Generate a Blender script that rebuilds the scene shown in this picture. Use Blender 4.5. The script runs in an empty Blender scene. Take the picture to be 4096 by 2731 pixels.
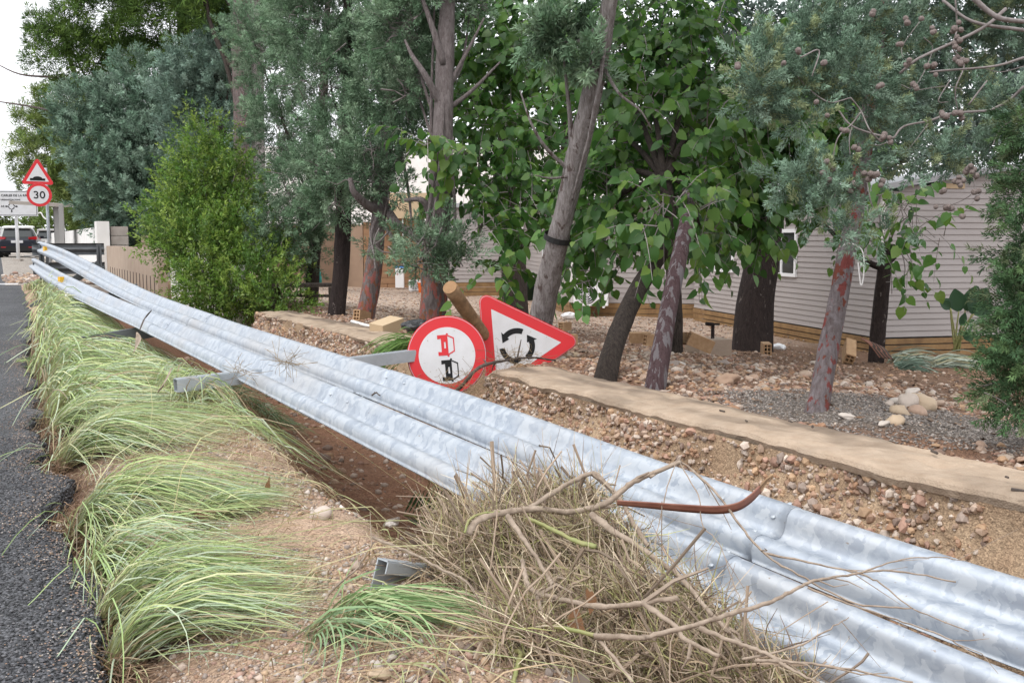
import bpy, math, random
import numpy as np
from math import radians as RAD, sin, cos, pi
random.seed(7)
rng = np.random.default_rng(11)
SC = bpy.context.scene
COL = SC.collection
# ------------------------------------------------------------------ camera
F = 983.0; CX, CY, HZ = 512.0, 341.0, 240.0
HC = 1.2
PITCH = math.atan((CY - HZ) / F)
cam_data = bpy.data.cameras.new('camera')
cam = bpy.data.objects.new('camera', cam_data)
COL.objects.link(cam)
cam.location = (0, 0, HC)
cam.rotation_euler = (pi / 2 - PITCH, 0, 0)
cam_data.sensor_width = 36.0
cam_data.lens = F / 1024.0 * 36.0
cam_data.clip_start = 0.05
cam_data.clip_end = 2000
SC.camera = cam
# ------------------------------------------------------------------ world, sun, exposure
SUN_EL, SUN_AZ = RAD(58), RAD(215)          # azimuth measured from +Y, clockwise
w = bpy.data.worlds.new('World'); SC.world = w; w.use_nodes = True
nt = w.node_tree
bg = nt.nodes['Background']
sky = nt.nodes.new('ShaderNodeTexSky'); sky.sky_type = 'NISHITA'; sky.sun_disc = False
sky.sun_elevation = SUN_EL; sky.sun_rotation = SUN_AZ
sky.dust_density = 6.0; sky.air_density = 1.0; sky.ozone_density = 1.0
hs = nt.nodes.new('ShaderNodeHueSaturation'); hs.inputs['Saturation'].default_value = 0.10
hs.inputs['Value'].default_value = 1.0
nt.links.new(sky.outputs[0], hs.inputs['Color'])
veil = nt.nodes.new('ShaderNodeMix'); veil.data_type = 'RGBA'; veil.inputs[0].default_value = 0.75   # an even cloud sheet over the sky
veil.inputs[7].default_value = (8.6, 8.8, 9.2, 1)
nt.links.new(hs.outputs[0], veil.inputs[6])
nt.links.new(veil.outputs[2], bg.inputs['Color'])
bg.inputs['Strength'].default_value = 0.15
sun_d = bpy.data.lights.new('sun', 'SUN'); sun_d.energy = 1.0; sun_d.angle = RAD(25); sun_d.color = (1.0, 0.97, 0.93)
sun = bpy.data.objects.new('sun', sun_d); COL.objects.link(sun)
sun.rotation_euler = (pi / 2 - SUN_EL, 0, -SUN_AZ + pi)
SC.view_settings.view_transform = 'Standard'
SC.view_settings.look = 'None'
SC.view_settings.gamma = 1.0
SC.view_settings.use_curve_mapping = False
SC.view_settings.exposure = 0.55
SC.render.engine = 'CYCLES'
SC.cycles.max_bounces = 6
SC.cycles.transparent_max_bounces = 4

# ------------------------------------------------------------------ coordinates
AL = RAD(27.5)
NV = np.array([cos(AL), sin(AL)]); AV = np.array([-sin(AL), cos(AL)])   # across and along the road
def ST(s, t, z):
    return np.stack(np.broadcast_arrays(s * AV[0] + t * NV[0], s * AV[1] + t * NV[1], z), -1).astype(float)
def to_st(x, y):
    return x * AV[0] + y * AV[1], x * NV[0] + y * NV[1]
_fw = np.array([0, cos(PITCH), -sin(PITCH)]); _up = np.array([0, sin(PITCH), cos(PITCH)]); _rt = np.array([1.0, 0, 0])
CAMP = np.array([0, 0, HC])
def P(u, v, d):
    return CAMP + d * (_fw + (u - CX) / F * _rt - (v - CY) / F * _up)
def PROJ(p):
    q = np.asarray(p) - CAMP
    d = q @ _fw
    return CX + F * (q @ _rt) / d, CY - F * (q @ _up) / d, d
# ------------------------------------------------------------------ noise
def _hash(ix, iy, seed):
    h = (ix.astype(np.int64) * 374761393 + iy.astype(np.int64) * 668265263 + seed * 1274126177) & 0x7fffffff
    h = ((h ^ (h >> 13)) * 1103515245) & 0x7fffffff
    return ((h ^ (h >> 16)) & 0xffff) / 65535.0
def vnoise(x, y, seed=0):
    x = np.asarray(x, float); y = np.asarray(y, float)
    ix = np.floor(x); iy = np.floor(y); fx = x - ix; fy = y - iy
    fx = fx * fx * (3 - 2 * fx); fy = fy * fy * (3 - 2 * fy)
    a = _hash(ix, iy, seed); b = _hash(ix + 1, iy, seed); c = _hash(ix, iy + 1, seed); d = _hash(ix + 1, iy + 1, seed)
    return (a * (1 - fx) + b * fx) * (1 - fy) + (c * (1 - fx) + d * fx) * fy - 0.5
def fbm(x, y, seed=0, o=3):
    r = 0; a = 1.0
    for i in range(o):
        r = r + a * vnoise(np.asarray(x) * 2 ** i, np.asarray(y) * 2 ** i, seed + i); a *= 0.5
    return r
def sstep(a, b, x):
    q = np.clip((np.asarray(x, float) - a) / (b - a), 0, 1); return q * q * (3 - 2 * q)
# ------------------------------------------------------------------ terrain
TK = [-200, .05, .16, .30, .5, .9, 1.16, 1.28, 1.43, 1.66, 2.5, 2.9, 3.1, 3.3, 3.7, 4.2, 5.0, 6.5, 8.5, 11, 14, 60, 400]
ZK = [-.25, -.12, -.10, -.07, .02, .10, .12, .06, -.16, -.42, -.52, -.46, -.36, -.2, .12, .18, .10, -.06, -.28, -.5, -.55, -.6, -.6]
def rise(s, t):
    return 0.0085 * np.clip(s - 12, 0, 40) * (1 - sstep(1.2, 3.0, t))
def ragged(s):
    return 0.2 + 0.16 * fbm(s * 1.7, 3.3, 5) + 0.07 * fbm(s * 7, 1.3, 9) + 0.05 * fbm(s * 23, 2.3, 12, 2)
def zg(s, t):
    s = np.asarray(s, float); t = np.asarray(t, float)
    z = np.interp(t + 0.1 * fbm(s * .9, t * .3, 31) * ((t > .9) & (t < 3)), TK, ZK)
    slab = sstep(26.4, 26.7, s) * (1 - sstep(5, 7, t)) * (t > .1)
    z = z * (1 - slab) + 0.0 * slab + rise(s, t)
    z = z + .045 * (1 - sstep(-.5, 6, s)) * sstep(3.5, 3.7, t) * (1 - sstep(4.6, 6, t))
    z = z - 0.10 * np.exp(-((s - 4.6) / 1.2) ** 2) * np.exp(-((t - 1.15) / .3) ** 2) * 0.4
    amp = np.where(t > 3.7, .07, np.where((t > 1.25) & (t < 3.0), .11, .05)) * (t > .2)
    z = z + amp * fbm(s * 1.3, t * 1.3, 2, 4) * (1 - slab)
    return z
def zxy(x, y):
    s, t = to_st(np.asarray(x, float), np.asarray(y, float)); return zg(s, t)
def G(u, v, dmin=1.5, dmax=80):
    """the point of the ground seen at a pixel"""
    ds = np.exp(np.linspace(math.log(dmin), math.log(dmax), 4000))
    pts = CAMP + ds[:, None] * (_fw + (u - CX) / F * _rt - (v - CY) / F * _up)
    below = pts[:, 2] <= zxy(pts[:, 0], pts[:, 1])
    i = int(np.argmax(below)) if below.any() else len(ds) - 1
    return pts[i]
# ------------------------------------------------------------------ materials
def lin(c):
    return tuple(c) + (1.0,) if len(c) == 3 else tuple(c)
def mat(name, base=(.5, .5, .5), rough=.8, metal=0.0, var=None, bump=None, attr=False, transl=0.0, spec=.5, wear=None, coord='Object', speckle=None):
    """var = (scale, second colour, contrast), bump = list of (scale, strength, kind), wear = (scale, colour, threshold)"""
    m = bpy.data.materials.new(name); m.use_nodes = True
    n = m.node_tree; N = n.nodes; L = n.links
    b = N['Principled BSDF']; out = N['Material Output']
    b.inputs['Roughness'].default_value = rough; b.inputs['Metallic'].default_value = metal
    b.inputs['Specular IOR Level'].default_value = spec
    tc = N.new('ShaderNodeTexCoord'); co = tc.outputs[coord]
    if attr:
        a = N.new('ShaderNodeAttribute'); a.attribute_name = 'Col'; c = a.outputs['Color']
    else:
        r = N.new('ShaderNodeRGB'); r.outputs[0].default_value = lin(base); c = r.outputs[0]
    if var:
        sc, c2, con = var
        t = N.new('ShaderNodeTexNoise'); t.inputs['Scale'].default_value = sc; t.inputs['Detail'].default_value = 6; t.inputs['Roughness'].default_value = .65
        L.new(co, t.inputs['Vector'])
        rm = N.new('ShaderNodeMapRange'); rm.inputs['From Min'].default_value = .5 - con; rm.inputs['From Max'].default_value = .5 + con
        L.new(t.outputs['Fac'], rm.inputs['Value'])
        mx = N.new('ShaderNodeMix'); mx.data_type = 'RGBA'
        L.new(rm.outputs[0], mx.inputs[0]); L.new(c, mx.inputs[6])
        if attr:
            mu = N.new('ShaderNodeMix'); mu.data_type = 'RGBA'; mu.blend_type = 'MULTIPLY'; mu.inputs[0].default_value = 1
            L.new(c, mu.inputs[6]); mu.inputs[7].default_value = lin(c2); L.new(mu.outputs[2], mx.inputs[7])
        else:
            mx.inputs[7].default_value = lin(c2)
        c = mx.outputs[2]
    if wear:
        sc, cw, th = wear
        t = N.new('ShaderNodeTexNoise'); t.inputs['Scale'].default_value = sc; t.inputs['Detail'].default_value = 4
        L.new(co, t.inputs['Vector'])
        rm = N.new('ShaderNodeMapRange'); rm.inputs['From Min'].default_value = th; rm.inputs['From Max'].default_value = th + .04
        L.new(t.outputs['Fac'], rm.inputs['Value'])
        mx = N.new('ShaderNodeMix'); mx.data_type = 'RGBA'
        L.new(rm.outputs[0], mx.inputs[0]); L.new(c, mx.inputs[6]); mx.inputs[7].default_value = lin(cw)
        c = mx.outputs[2]
    if speckle:                                            # grains of differing stone
        vo = N.new('ShaderNodeTexVoronoi'); vo.inputs['Scale'].default_value = speckle[0]; L.new(co, vo.inputs['Vector'])
        se = N.new('ShaderNodeSeparateColor'); L.new(vo.outputs['Color'], se.inputs[0])
        ra = N.new('ShaderNodeMapRange'); ra.inputs['To Min'].default_value = 1 - speckle[1]; ra.inputs['To Max'].default_value = 1 + speckle[1]; L.new(se.outputs[0], ra.inputs['Value'])
        mu = N.new('ShaderNodeMix'); mu.data_type = 'RGBA'; mu.blend_type = 'MULTIPLY'; mu.inputs[0].default_value = 1
        L.new(c, mu.inputs[6]); L.new(ra.outputs[0], mu.inputs[7]); c = mu.outputs[2]
    L.new(c, b.inputs['Base Color'])
    nrm = None
    for (sc, st, kind) in (bump or []):
        if kind == 'voronoi':
            t = N.new('ShaderNodeTexVoronoi'); t.inputs['Scale'].default_value = sc; h = t.outputs['Distance']
        else:
            t = N.new('ShaderNodeTexNoise'); t.inputs['Scale'].default_value = sc; t.inputs['Detail'].default_value = 5; h = t.outputs['Fac']
        L.new(co, t.inputs['Vector'])
        bp = N.new('ShaderNodeBump'); bp.inputs['Strength'].default_value = min(st, 1.0); bp.inputs['Distance'].default_value = 0.6 / sc
        if kind == 'voronoi': bp.invert = True
        L.new(h, bp.inputs['Height'])
        if nrm: L.new(nrm, bp.inputs['Normal'])
        nrm = bp.outputs[0]
    if nrm: L.new(nrm, b.inputs['Normal'])
    if transl > 0:
        tr = N.new('ShaderNodeBsdfTranslucent'); L.new(c, tr.inputs['Color'])
        ms = N.new('ShaderNodeMixShader'); ms.inputs[0].default_value = transl
        L.new(b.outputs[0], ms.inputs[1]); L.new(tr.outputs[0], ms.inputs[2]); L.new(ms.outputs[0], out.inputs['Surface'])
    return m
M = {}
M['leaf'] = mat('leaf', attr=True, rough=.42, transl=.45, spec=.45)
M['conifer'] = mat('conifer', attr=True, rough=.75, transl=.12, spec=.2)
M['grass'] = mat('grass_blade', attr=True, rough=.5, transl=.2, spec=.4)
M['straw'] = mat('straw', attr=True, rough=.75, transl=.1, spec=.2)
M['pebble'] = mat('pebble', attr=True, rough=.72, var=(90, (.7, .66, .62), .25), spec=.35)
M['ground'] = mat('ground', attr=True, rough=.92, var=(14, (.62, .56, .5), .22), bump=[(60, .6, 'noise'), (140, .9, 'voronoi')], spec=.2, speckle=(140, .42))
M['cap'] = mat('wall_concrete', attr=True, rough=.9, var=(9, (.78, .74, .70), .2), bump=[(28, .35, 'noise'), (120, .5, 'voronoi')], spec=.2)
M['earth'] = mat('wall_earth', (.43, .315, .21), .95, var=(5, (.27, .18, .115), .2), bump=[(45, .9, 'noise'), (160, .6, 'voronoi')], spec=.2, speckle=(150, .3))
M['concrete'] = mat('grey_concrete', (.42, .38, .34), .9, var=(4, (.32, .28, .25), .2), bump=[(50, .3, 'noise')])
M['tan_concrete'] = mat('tan_concrete', (.40, .31, .24), .9, var=(2.5, (.33, .25, .19), .2), bump=[(40, .3, 'noise')])
M['white_paint'] = mat('white_render', (.80, .78, .76), .8, var=(2, (.68, .66, .63), .2), bump=[(30, .15, 'noise')])
M['flaking'] = mat('flaking_white_render', (.74, .72, .69), .85, wear=(3.5, (.36, .28, .22), .55), bump=[(30, .3, 'noise')])
M['siding'] = mat('vinyl_siding', (.40, .365, .355), .6, var=(1.2, (.36, .325, .31), .25), spec=.2)
M['trim'] = mat('pale_trim', (.66, .63, .60), .5)
M['roofgrey'] = mat('grey_sheet_roof', (.33, .33, .34), .6)
M['plank'] = mat('skirt_plank', (.33, .20, .085), .75, var=(5, (.18, .10, .045), .2), bump=[(30, .3, 'noise')])
M['glass'] = mat('window_glass', (.03, .035, .035), .06, spec=.6)
M['white_plastic'] = mat('white_plastic', (.82, .82, .83), .4)
M['post_wood'] = mat('round_timber', (.34, .215, .115), .8, var=(14, (.17, .10, .05), .16), bump=[(35, .4, 'noise')])
M['end_wood'] = mat('sawn_end', (.33, .19, .09), .8, var=(25, (.24, .13, .06), .2))
M['branch'] = mat('pale_branch', (.36, .285, .22), .8, var=(28, (.20, .15, .11), .16), bump=[(120, .4, 'noise')])
M['darkbranch'] = mat('dark_branch', (.10, .075, .06), .85, var=(25, (.05, .04, .035), .2))
M['greystem'] = mat('grey_twig', (.26, .235, .23), .8, var=(40, (.16, .13, .12), .2))
M['greenstem'] = mat('green_stem', (.20, .24, .075), .6, var=(20, (.28, .25, .11), .2))
M['red'] = mat('sign_red', (.62, .014, .022), .5, var=(6, (.55, .02, .025), .3))
M['white_sign'] = mat('sign_white', (.64, .64, .66), .5, var=(6, (.56, .555, .56), .2), wear=(46, (.38, .33, .28), .70), spec=.3)
M['black'] = mat('sign_black', (.012, .012, .013), .6, spec=.2)
M['galv'] = mat('galvanised_steel', (.46, .49, .52), .45, .4, var=(12, (.36, .39, .42), .2))
M['darksteel'] = mat('shade_dark_steel', (.16, .17, .18), .6, .5, var=(6, (.10, .105, .11), .2))  # steel coloured darker to stand for its shaded side
M['amber'] = mat('amber_reflector', (.75, .42, .02), .25)
M['redlens'] = mat('red_lens', (.35, .01, .015), .2)
M['carpaint'] = mat('dark_blue_paint', (.010, .012, .022), .3, spec=.35)
M['carwhite'] = mat('white_car_paint', (.7, .7, .7), .25, spec=.6)
M['rubber'] = mat('black_rubber', (.012, .012, .012), .8)
M['grey_metal'] = mat('grey_painted_metal', (.30, .29, .28), .5, .2)
M['brownwall'] = mat('brown_render', (.33, .19, .105), .85, var=(3, (.28, .155, .085), .2), bump=[(20, .2, 'noise')])
M['tanwall'] = mat('tan_render', (.36, .25, .175), .85, var=(3, (.31, .21, .15), .2), bump=[(20, .2, 'noise')])
M['beige'] = mat('beige_render', (.52, .39, .25), .85)
M['brick'] = mat('hollow_brick', (.46, .30, .17), .9, var=(18, (.33, .19, .10), .2), bump=[(60, .3, 'noise')])
M['orange'] = mat('orange_plastic', (.75, .16, .03), .5)
M['blue'] = mat('blue_plastic', (.05, .22, .55), .4)
M['teal'] = mat('teal_cloth', (.03, .38, .33), .6)
M['darkgreen'] = mat('dark_green_plastic', (.012, .045, .03), .5)
M['blackcloth'] = mat('black_plastic_bag', (.02, .02, .022), .35, bump=[(25, .8, 'noise')])
M['sheath'] = mat('palm_sheath', (.34, .16, .11), .5, var=(14, (.22, .085, .06), .2))
M['thong'] = mat('pale_string', (.7, .68, .66), .6)
M['cone'] = mat('cypress_cone', (.27, .22, .20), .8, var=(60, (.17, .13, .12), .2), bump=[(120, .6, 'voronoi')])

def bark(name, c1, c2, patch=None, th=.56, vscale=(10, 10, 2.4), foot=None, pscale=.95):
    m = bpy.data.materials.new(name); m.use_nodes = True
    n = m.node_tree; N = n.nodes; L = n.links; b = N['Principled BSDF']; b.inputs['Roughness'].default_value = .85
    b.inputs['Specular IOR Level'].default_value = .25
    tc = N.new('ShaderNodeTexCoord'); mp = N.new('ShaderNodeMapping'); mp.inputs['Scale'].default_value = vscale
    L.new(tc.outputs['Object'], mp.inputs['Vector'])
    t = N.new('ShaderNodeTexNoise'); t.inputs['Scale'].default_value = 3.4; t.inputs['Detail'].default_value = 9; t.inputs['Roughness'].default_value = .78; t.inputs['Distortion'].default_value = .6
    L.new(mp.outputs[0], t.inputs['Vector'])
    cr = N.new('ShaderNodeValToRGB'); cr.color_ramp.elements[0].position = .36; cr.color_ramp.elements[0].color = lin(c2)
    cr.color_ramp.elements[1].position = .6; cr.color_ramp.elements[1].color = lin(c1)
    L.new(t.outputs['Fac'], cr.inputs[0]); c = cr.outputs[0]
    hgt = t.outputs['Fac']
    if patch:
        for k, (pc, off) in enumerate(patch):
            mp2 = N.new('ShaderNodeMapping'); mp2.inputs['Scale'].default_value = (vscale[0] * pscale, vscale[1] * pscale, vscale[2] * pscale * 2); mp2.inputs['Location'].default_value = (off, off * 2, off)
            L.new(tc.outputs['Object'], mp2.inputs['Vector'])
            v = N.new('ShaderNodeTexNoise'); v.inputs['Scale'].default_value = 1.6; v.inputs['Detail'].default_value = 5; v.inputs['Roughness'].default_value = .6
            L.new(mp2.outputs[0], v.inputs['Vector'])
            mr = N.new('ShaderNodeMapRange'); mr.inputs['From Min'].default_value = th; mr.inputs['From Max'].default_value = th + .025
            L.new(v.outputs['Fac'], mr.inputs['Value'])
            fac = mr.outputs[0]
            if foot:                                       # the outer bark has come off near the ground only
                sx = N.new('ShaderNodeSeparateXYZ'); L.new(tc.outputs['Object'], sx.inputs[0])
                fz = N.new('ShaderNodeMapRange'); fz.inputs['From Min'].default_value = foot * .6; fz.inputs['From Max'].default_value = foot; fz.inputs['To Min'].default_value = 1; fz.inputs['To Max'].default_value = 0
                L.new(sx.outputs[2], fz.inputs['Value'])
                ml = N.new('ShaderNodeMath'); ml.operation = 'MULTIPLY'; L.new(fac, ml.inputs[0]); L.new(fz.outputs[0], ml.inputs[1]); fac = ml.outputs[0]
            mx = N.new('ShaderNodeMix'); mx.data_type = 'RGBA'; L.new(fac, mx.inputs[0]); L.new(c, mx.inputs[6]); mx.inputs[7].default_value = lin(pc)
            c = mx.outputs[2]
    L.new(c, b.inputs['Base Color'])
    bp = N.new('ShaderNodeBump'); bp.inputs['Strength'].default_value = 1.0; bp.inputs['Distance'].default_value = .05
    L.new(hgt, bp.inputs['Height']); L.new(bp.outputs[0], b.inputs['Normal'])
    return m
M['bark_red'] = bark('flaking_red_bark', (.33, .29, .30), (.16, .12, .115), [((.24, .075, .05), 0.0), ((.30, .085, .075), 7.3)], .575)
M['bark_foot'] = bark('bark_red_at_foot', (.25, .215, .21), (.11, .085, .08), [((.27, .11, .06), 0.0), ((.38, .13, .11), 7.3)], .53, foot=1.0)
M['bark_pale'] = bark('pale_grey_bark', (.40, .365, .355), (.15, .12, .11), [((.13, .095, .085), 2.0)], .585)
M['bark_grey'] = bark('grey_fissured_bark', (.20, .165, .155), (.085, .06, .055), [((.25, .09, .06), 1.0)], .63)
M['bark_dark'] = bark('dark_furrowed_bark', (.085, .066, .055), (.025, .019, .016), None, vscale=(16, 16, 3))
M['bark_black'] = bark('wet_black_bark', (.05, .035, .032), (.018, .013, .012), [((.16, .13, .12), 4.0)], .64)
M['bark_purple'] = bark('purple_bare_bark', (.155, .10, .105), (.075, .04, .043), [((.25, .225, .235), 3.0)], .52, vscale=(16, 16, .9), pscale=1.0)

def asphalt():
    m = bpy.data.materials.new('asphalt'); m.use_nodes = True
    n = m.node_tree; N = n.nodes; L = n.links; b = N['Principled BSDF']
    tc = N.new('ShaderNodeTexCoord')
    v = N.new('ShaderNodeTexVoronoi'); v.inputs['Scale'].default_value = 85; v.inputs['Randomness'].default_value = 1
    L.new(tc.outputs['Object'], v.inputs['Vector'])
    sep = N.new('ShaderNodeSeparateColor'); L.new(v.outputs['Color'], sep.inputs[0])
    cr = N.new('ShaderNodeValToRGB'); cr.color_ramp.elements[0].color = (.02, .021, .024, 1); cr.color_ramp.elements[1].color = (.15, .152, .165, 1)
    cr.color_ramp.elements[0].position = .1; cr.color_ramp.elements[1].position = 1.0
    L.new(sep.outputs[0], cr.inputs[0])
    ns = N.new('ShaderNodeTexNoise'); ns.inputs['Scale'].default_value = 1.2; ns.inputs['Detail'].default_value = 6
    L.new(tc.outputs['Object'], ns.inputs['Vector'])
    mr = N.new('ShaderNodeMapRange'); mr.inputs['From Min'].default_value = .35; mr.inputs['From Max'].default_value = .7; mr.inputs['To Min'].default_value = .75; mr.inputs['To Max'].default_value = 1.25
    L.new(ns.outputs['Fac'], mr.inputs['Value'])
    mu = N.new('ShaderNodeMix'); mu.data_type = 'RGBA'; mu.blend_type = 'MULTIPLY'; mu.inputs[0].default_value = 1
    L.new(cr.outputs[0], mu.inputs[6]); L.new(mr.outputs[0], mu.inputs[7])
    # near-black colour between the chips
    d = N.new('ShaderNodeMapRange'); d.inputs['From Min'].default_value = .55; d.inputs['From Max'].default_value = .85; d.inputs['To Min'].default_value = 0; d.inputs['To Max'].default_value = 1
    L.new(v.outputs['Distance'], d.inputs['Value'])
    mb = N.new('ShaderNodeMix'); mb.data_type = 'RGBA'; L.new(d.outputs[0], mb.inputs[0]); L.new(mu.outputs[2], mb.inputs[6]); mb.inputs[7].default_value = (.012, .012, .014, 1)
    L.new(mb.outputs[2], b.inputs['Base Color'])
    b.inputs['Roughness'].default_value = .62; b.inputs['Specular IOR Level'].default_value = .35
    bp = N.new('ShaderNodeBump'); bp.invert = True; bp.inputs['Strength'].default_value = 1; bp.inputs['Distance'].default_value = .02
    L.new(v.outputs['Distance'], bp.inputs['Height']); L.new(bp.outputs[0], b.inputs['Normal'])
    return m
M['asphalt'] = asphalt()

def spangle():
    """bright zinc spangles; UV x runs along the rail in metres, y across it"""
    m = bpy.data.materials.new('galvanised_rail'); m.use_nodes = True
    n = m.node_tree; N = n.nodes; L = n.links; b = N['Principled BSDF']
    uv = N.new('ShaderNodeUVMap'); uv.uv_map = 'UVMap'
    nz = N.new('ShaderNodeTexNoise'); nz.inputs['Scale'].default_value = 22; nz.inputs['Detail'].default_value = 3
    L.new(uv.outputs[0], nz.inputs['Vector'])
    add = N.new('ShaderNodeMix'); add.data_type = 'RGBA'; add.blend_type = 'ADD'; add.inputs[0].default_value = .09
    L.new(uv.outputs[0], add.inputs[6]); L.new(nz.outputs['Color'], add.inputs[7])
    mp = N.new('ShaderNodeMapping'); mp.inputs['Scale'].default_value = (30, 17, 1); mp.inputs['Rotation'].default_value = (0, 0, .35)
    L.new(add.outputs[2], mp.inputs['Vector'])
    v = N.new('ShaderNodeTexVoronoi'); v.inputs['Scale'].default_value = 1.0; L.new(mp.outputs[0], v.inputs['Vector'])
    sep = N.new('ShaderNodeSeparateColor'); L.new(v.outputs['Color'], sep.inputs[0])
    mp2 = N.new('ShaderNodeMapping'); mp2.inputs['Scale'].default_value = (34, 20, 1); L.new(add.outputs[2], mp2.inputs['Vector'])
    v2 = N.new('ShaderNodeTexNoise'); v2.inputs['Scale'].default_value = 1.0; v2.inputs['Detail'].default_value = 6; L.new(mp2.outputs[0], v2.inputs['Vector'])
    mixf = N.new('ShaderNodeMath'); mixf.operation = 'MULTIPLY_ADD'; mixf.inputs[1].default_value = .45
    L.new(sep.outputs[0], mixf.inputs[0])
    h = N.new('ShaderNodeMath'); h.operation = 'MULTIPLY'; h.inputs[1].default_value = .75; L.new(v2.outputs['Fac'], h.inputs[0]); L.new(h.outputs[0], mixf.inputs[2])
    cr = N.new('ShaderNodeValToRGB'); cr.color_ramp.interpolation = 'EASE'
    e = cr.color_ramp.elements; e[0].position = .36; e[0].color = (.30, .335, .385, 1); e[1].position = .78; e[1].color = (.43, .46, .495, 1)
    e2 = e.new(.56); e2.color = (.36, .395, .44, 1)
    L.new(mixf.outputs[0], cr.inputs[0])
    # dirt and road film, in long soft patches
    dn = N.new('ShaderNodeTexNoise'); dn.inputs['Scale'].default_value = 1.4; dn.inputs['Detail'].default_value = 5; L.new(uv.outputs[0], dn.inputs['Vector'])
    dm = N.new('ShaderNodeMapRange'); dm.inputs['From Min'].default_value = .5; dm.inputs['From Max'].default_value = .74; dm.inputs['To Max'].default_value = .55; L.new(dn.outputs['Fac'], dm.inputs['Value'])
    mx = N.new('ShaderNodeMix'); mx.data_type = 'RGBA'; L.new(dm.outputs[0], mx.inputs[0]); L.new(cr.outputs[0], mx.inputs[6]); mx.inputs[7].default_value = (.40, .37, .34, 1)
    # mud splashes
    sp = N.new('ShaderNodeTexNoise'); sp.inputs['Scale'].default_value = 38; sp.inputs['Detail'].default_value = 3; L.new(uv.outputs[0], sp.inputs['Vector'])
    sm = N.new('ShaderNodeMapRange'); sm.inputs['From Min'].default_value = .70; sm.inputs['From Max'].default_value = .73; sm.inputs['To Max'].default_value = .7; L.new(sp.outputs['Fac'], sm.inputs['Value'])
    mx2 = N.new('ShaderNodeMix'); mx2.data_type = 'RGBA'; L.new(sm.outputs[0], mx2.inputs[0]); L.new(mx.outputs[2], mx2.inputs[6]); mx2.inputs[7].default_value = (.24, .18, .13, 1)
    mx = mx2
    L.new(mx.outputs[2], b.inputs['Base Color'])
    b.inputs['Metallic'].default_value = .5
    rr = N.new('ShaderNodeMapRange'); rr.inputs['To Min'].default_value = .48; rr.inputs['To Max'].default_value = .66; L.new(mixf.outputs[0], rr.inputs['Value'])
    L.new(rr.outputs[0], b.inputs['Roughness'])
    bp = N.new('ShaderNodeBump'); bp.inputs['Strength'].default_value = .04; bp.inputs['Distance'].default_value = .001; L.new(v2.outputs['Fac'], bp.inputs['Height']); L.new(bp.outputs[0], b.inputs['Normal'])
    return m
M['rail'] = spangle()

# ------------------------------------------------------------------ mesh helpers
WL = {}
def wl(o):
    return WL.get(o.name, np.zeros(3)) if o is not None else np.zeros(3)
def mesh(name, V, Fs, m=None, cols=None, smooth=False, uv=None):
    """V (n,3); Fs one (m,k) array or a list of such arrays"""
    V = np.ascontiguousarray(V, np.float32)
    if isinstance(Fs, np.ndarray): Fs = [Fs]
    Fs = [np.asarray(f, np.int32) for f in Fs if len(f)]
    me = bpy.data.meshes.new(name)
    me.vertices.add(len(V)); me.vertices.foreach_set('co', V.ravel())
    li = np.concatenate([f.ravel() for f in Fs]); tot = np.concatenate([np.full(len(f), f.shape[1], np.int32) for f in Fs])
    st = np.concatenate([[0], np.cumsum(tot)[:-1]]).astype(np.int32)
    me.loops.add(len(li)); me.loops.foreach_set('vertex_index', li)
    me.polygons.add(len(tot)); me.polygons.foreach_set('loop_start', st); me.polygons.foreach_set('loop_total', tot)
    me.polygons.foreach_set('use_smooth', np.full(len(tot), bool(smooth)))
    me.update(calc_edges=True)
    if cols is not None:
        c = np.ones((len(V), 4), np.float32); c[:, :3] = cols
        at = me.color_attributes.new('Col', 'FLOAT_COLOR', 'POINT'); at.data.foreach_set('color', c.ravel())
    if uv is not None:
        u = me.uv_layers.new(name='UVMap'); u.data.foreach_set('uv', np.asarray(uv, np.float32)[li].ravel())
    if m is not None: me.materials.append(m)
    return me
def obj(name, V, Fs, m, parent=None, cols=None, smooth=False, uv=None, kind=None):
    V = np.asarray(V, float)
    if parent is not None: V = V - wl(parent)
    me = mesh(name, V, Fs, m, cols, smooth, uv)
    o = bpy.data.objects.new(name, me); COL.objects.link(o)
    if parent is not None:
        o.parent = parent; WL[o.name] = wl(parent)
    if kind: o['kind'] = kind
    return o
def link(name, me, parent=None, loc=(0, 0, 0), rot=(0, 0, 0), scale=(1, 1, 1)):
    o = bpy.data.objects.new(name, me); COL.objects.link(o)
    if parent is not None:
        o.parent = parent; loc = np.asarray(loc, float) - wl(parent)
    o.location = [float(q) for q in loc]; o.rotation_euler = [float(q) for q in rot]; o.scale = [float(q) for q in scale]
    return o
def tag(o, label, cat, group=None, kind=None):
    o['label'] = label; o['category'] = cat
    if group: o['group'] = group
    if kind: o['kind'] = kind
    return o
def thing(name, label, cat, loc, group=None):
    o = bpy.data.objects.new(name, None); COL.objects.link(o); o.location = [float(q) for q in loc]
    o.empty_display_size = .1
    WL[o.name] = np.asarray(loc, float)
    return tag(o, label, cat, group)
class MB:
    def __init__(s): s.V = []; s.F = {}; s.n = 0; s.C = []
    def add(s, V, Fc, col=None):
        V = np.asarray(V, float); s.V.append(V)
        if isinstance(Fc, np.ndarray): Fc = [Fc]
        for f in Fc:
            f = np.asarray(f)
            if len(f): s.F.setdefault(f.shape[1], []).append(f + s.n)
        s.n += len(V)
        if col is not None: s.C.append(np.broadcast_to(col, (len(V), 3)))
        return s
    def arr(s):
        return np.concatenate(s.V), [np.concatenate(f) for f in s.F.values()], (np.concatenate(s.C) if s.C else None)
    def build(s, name, m, parent=None, smooth=False, kind=None):
        V, Fs, C = s.arr(); return obj(name, V, Fs, m, parent, C, smooth, kind=kind)
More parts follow.
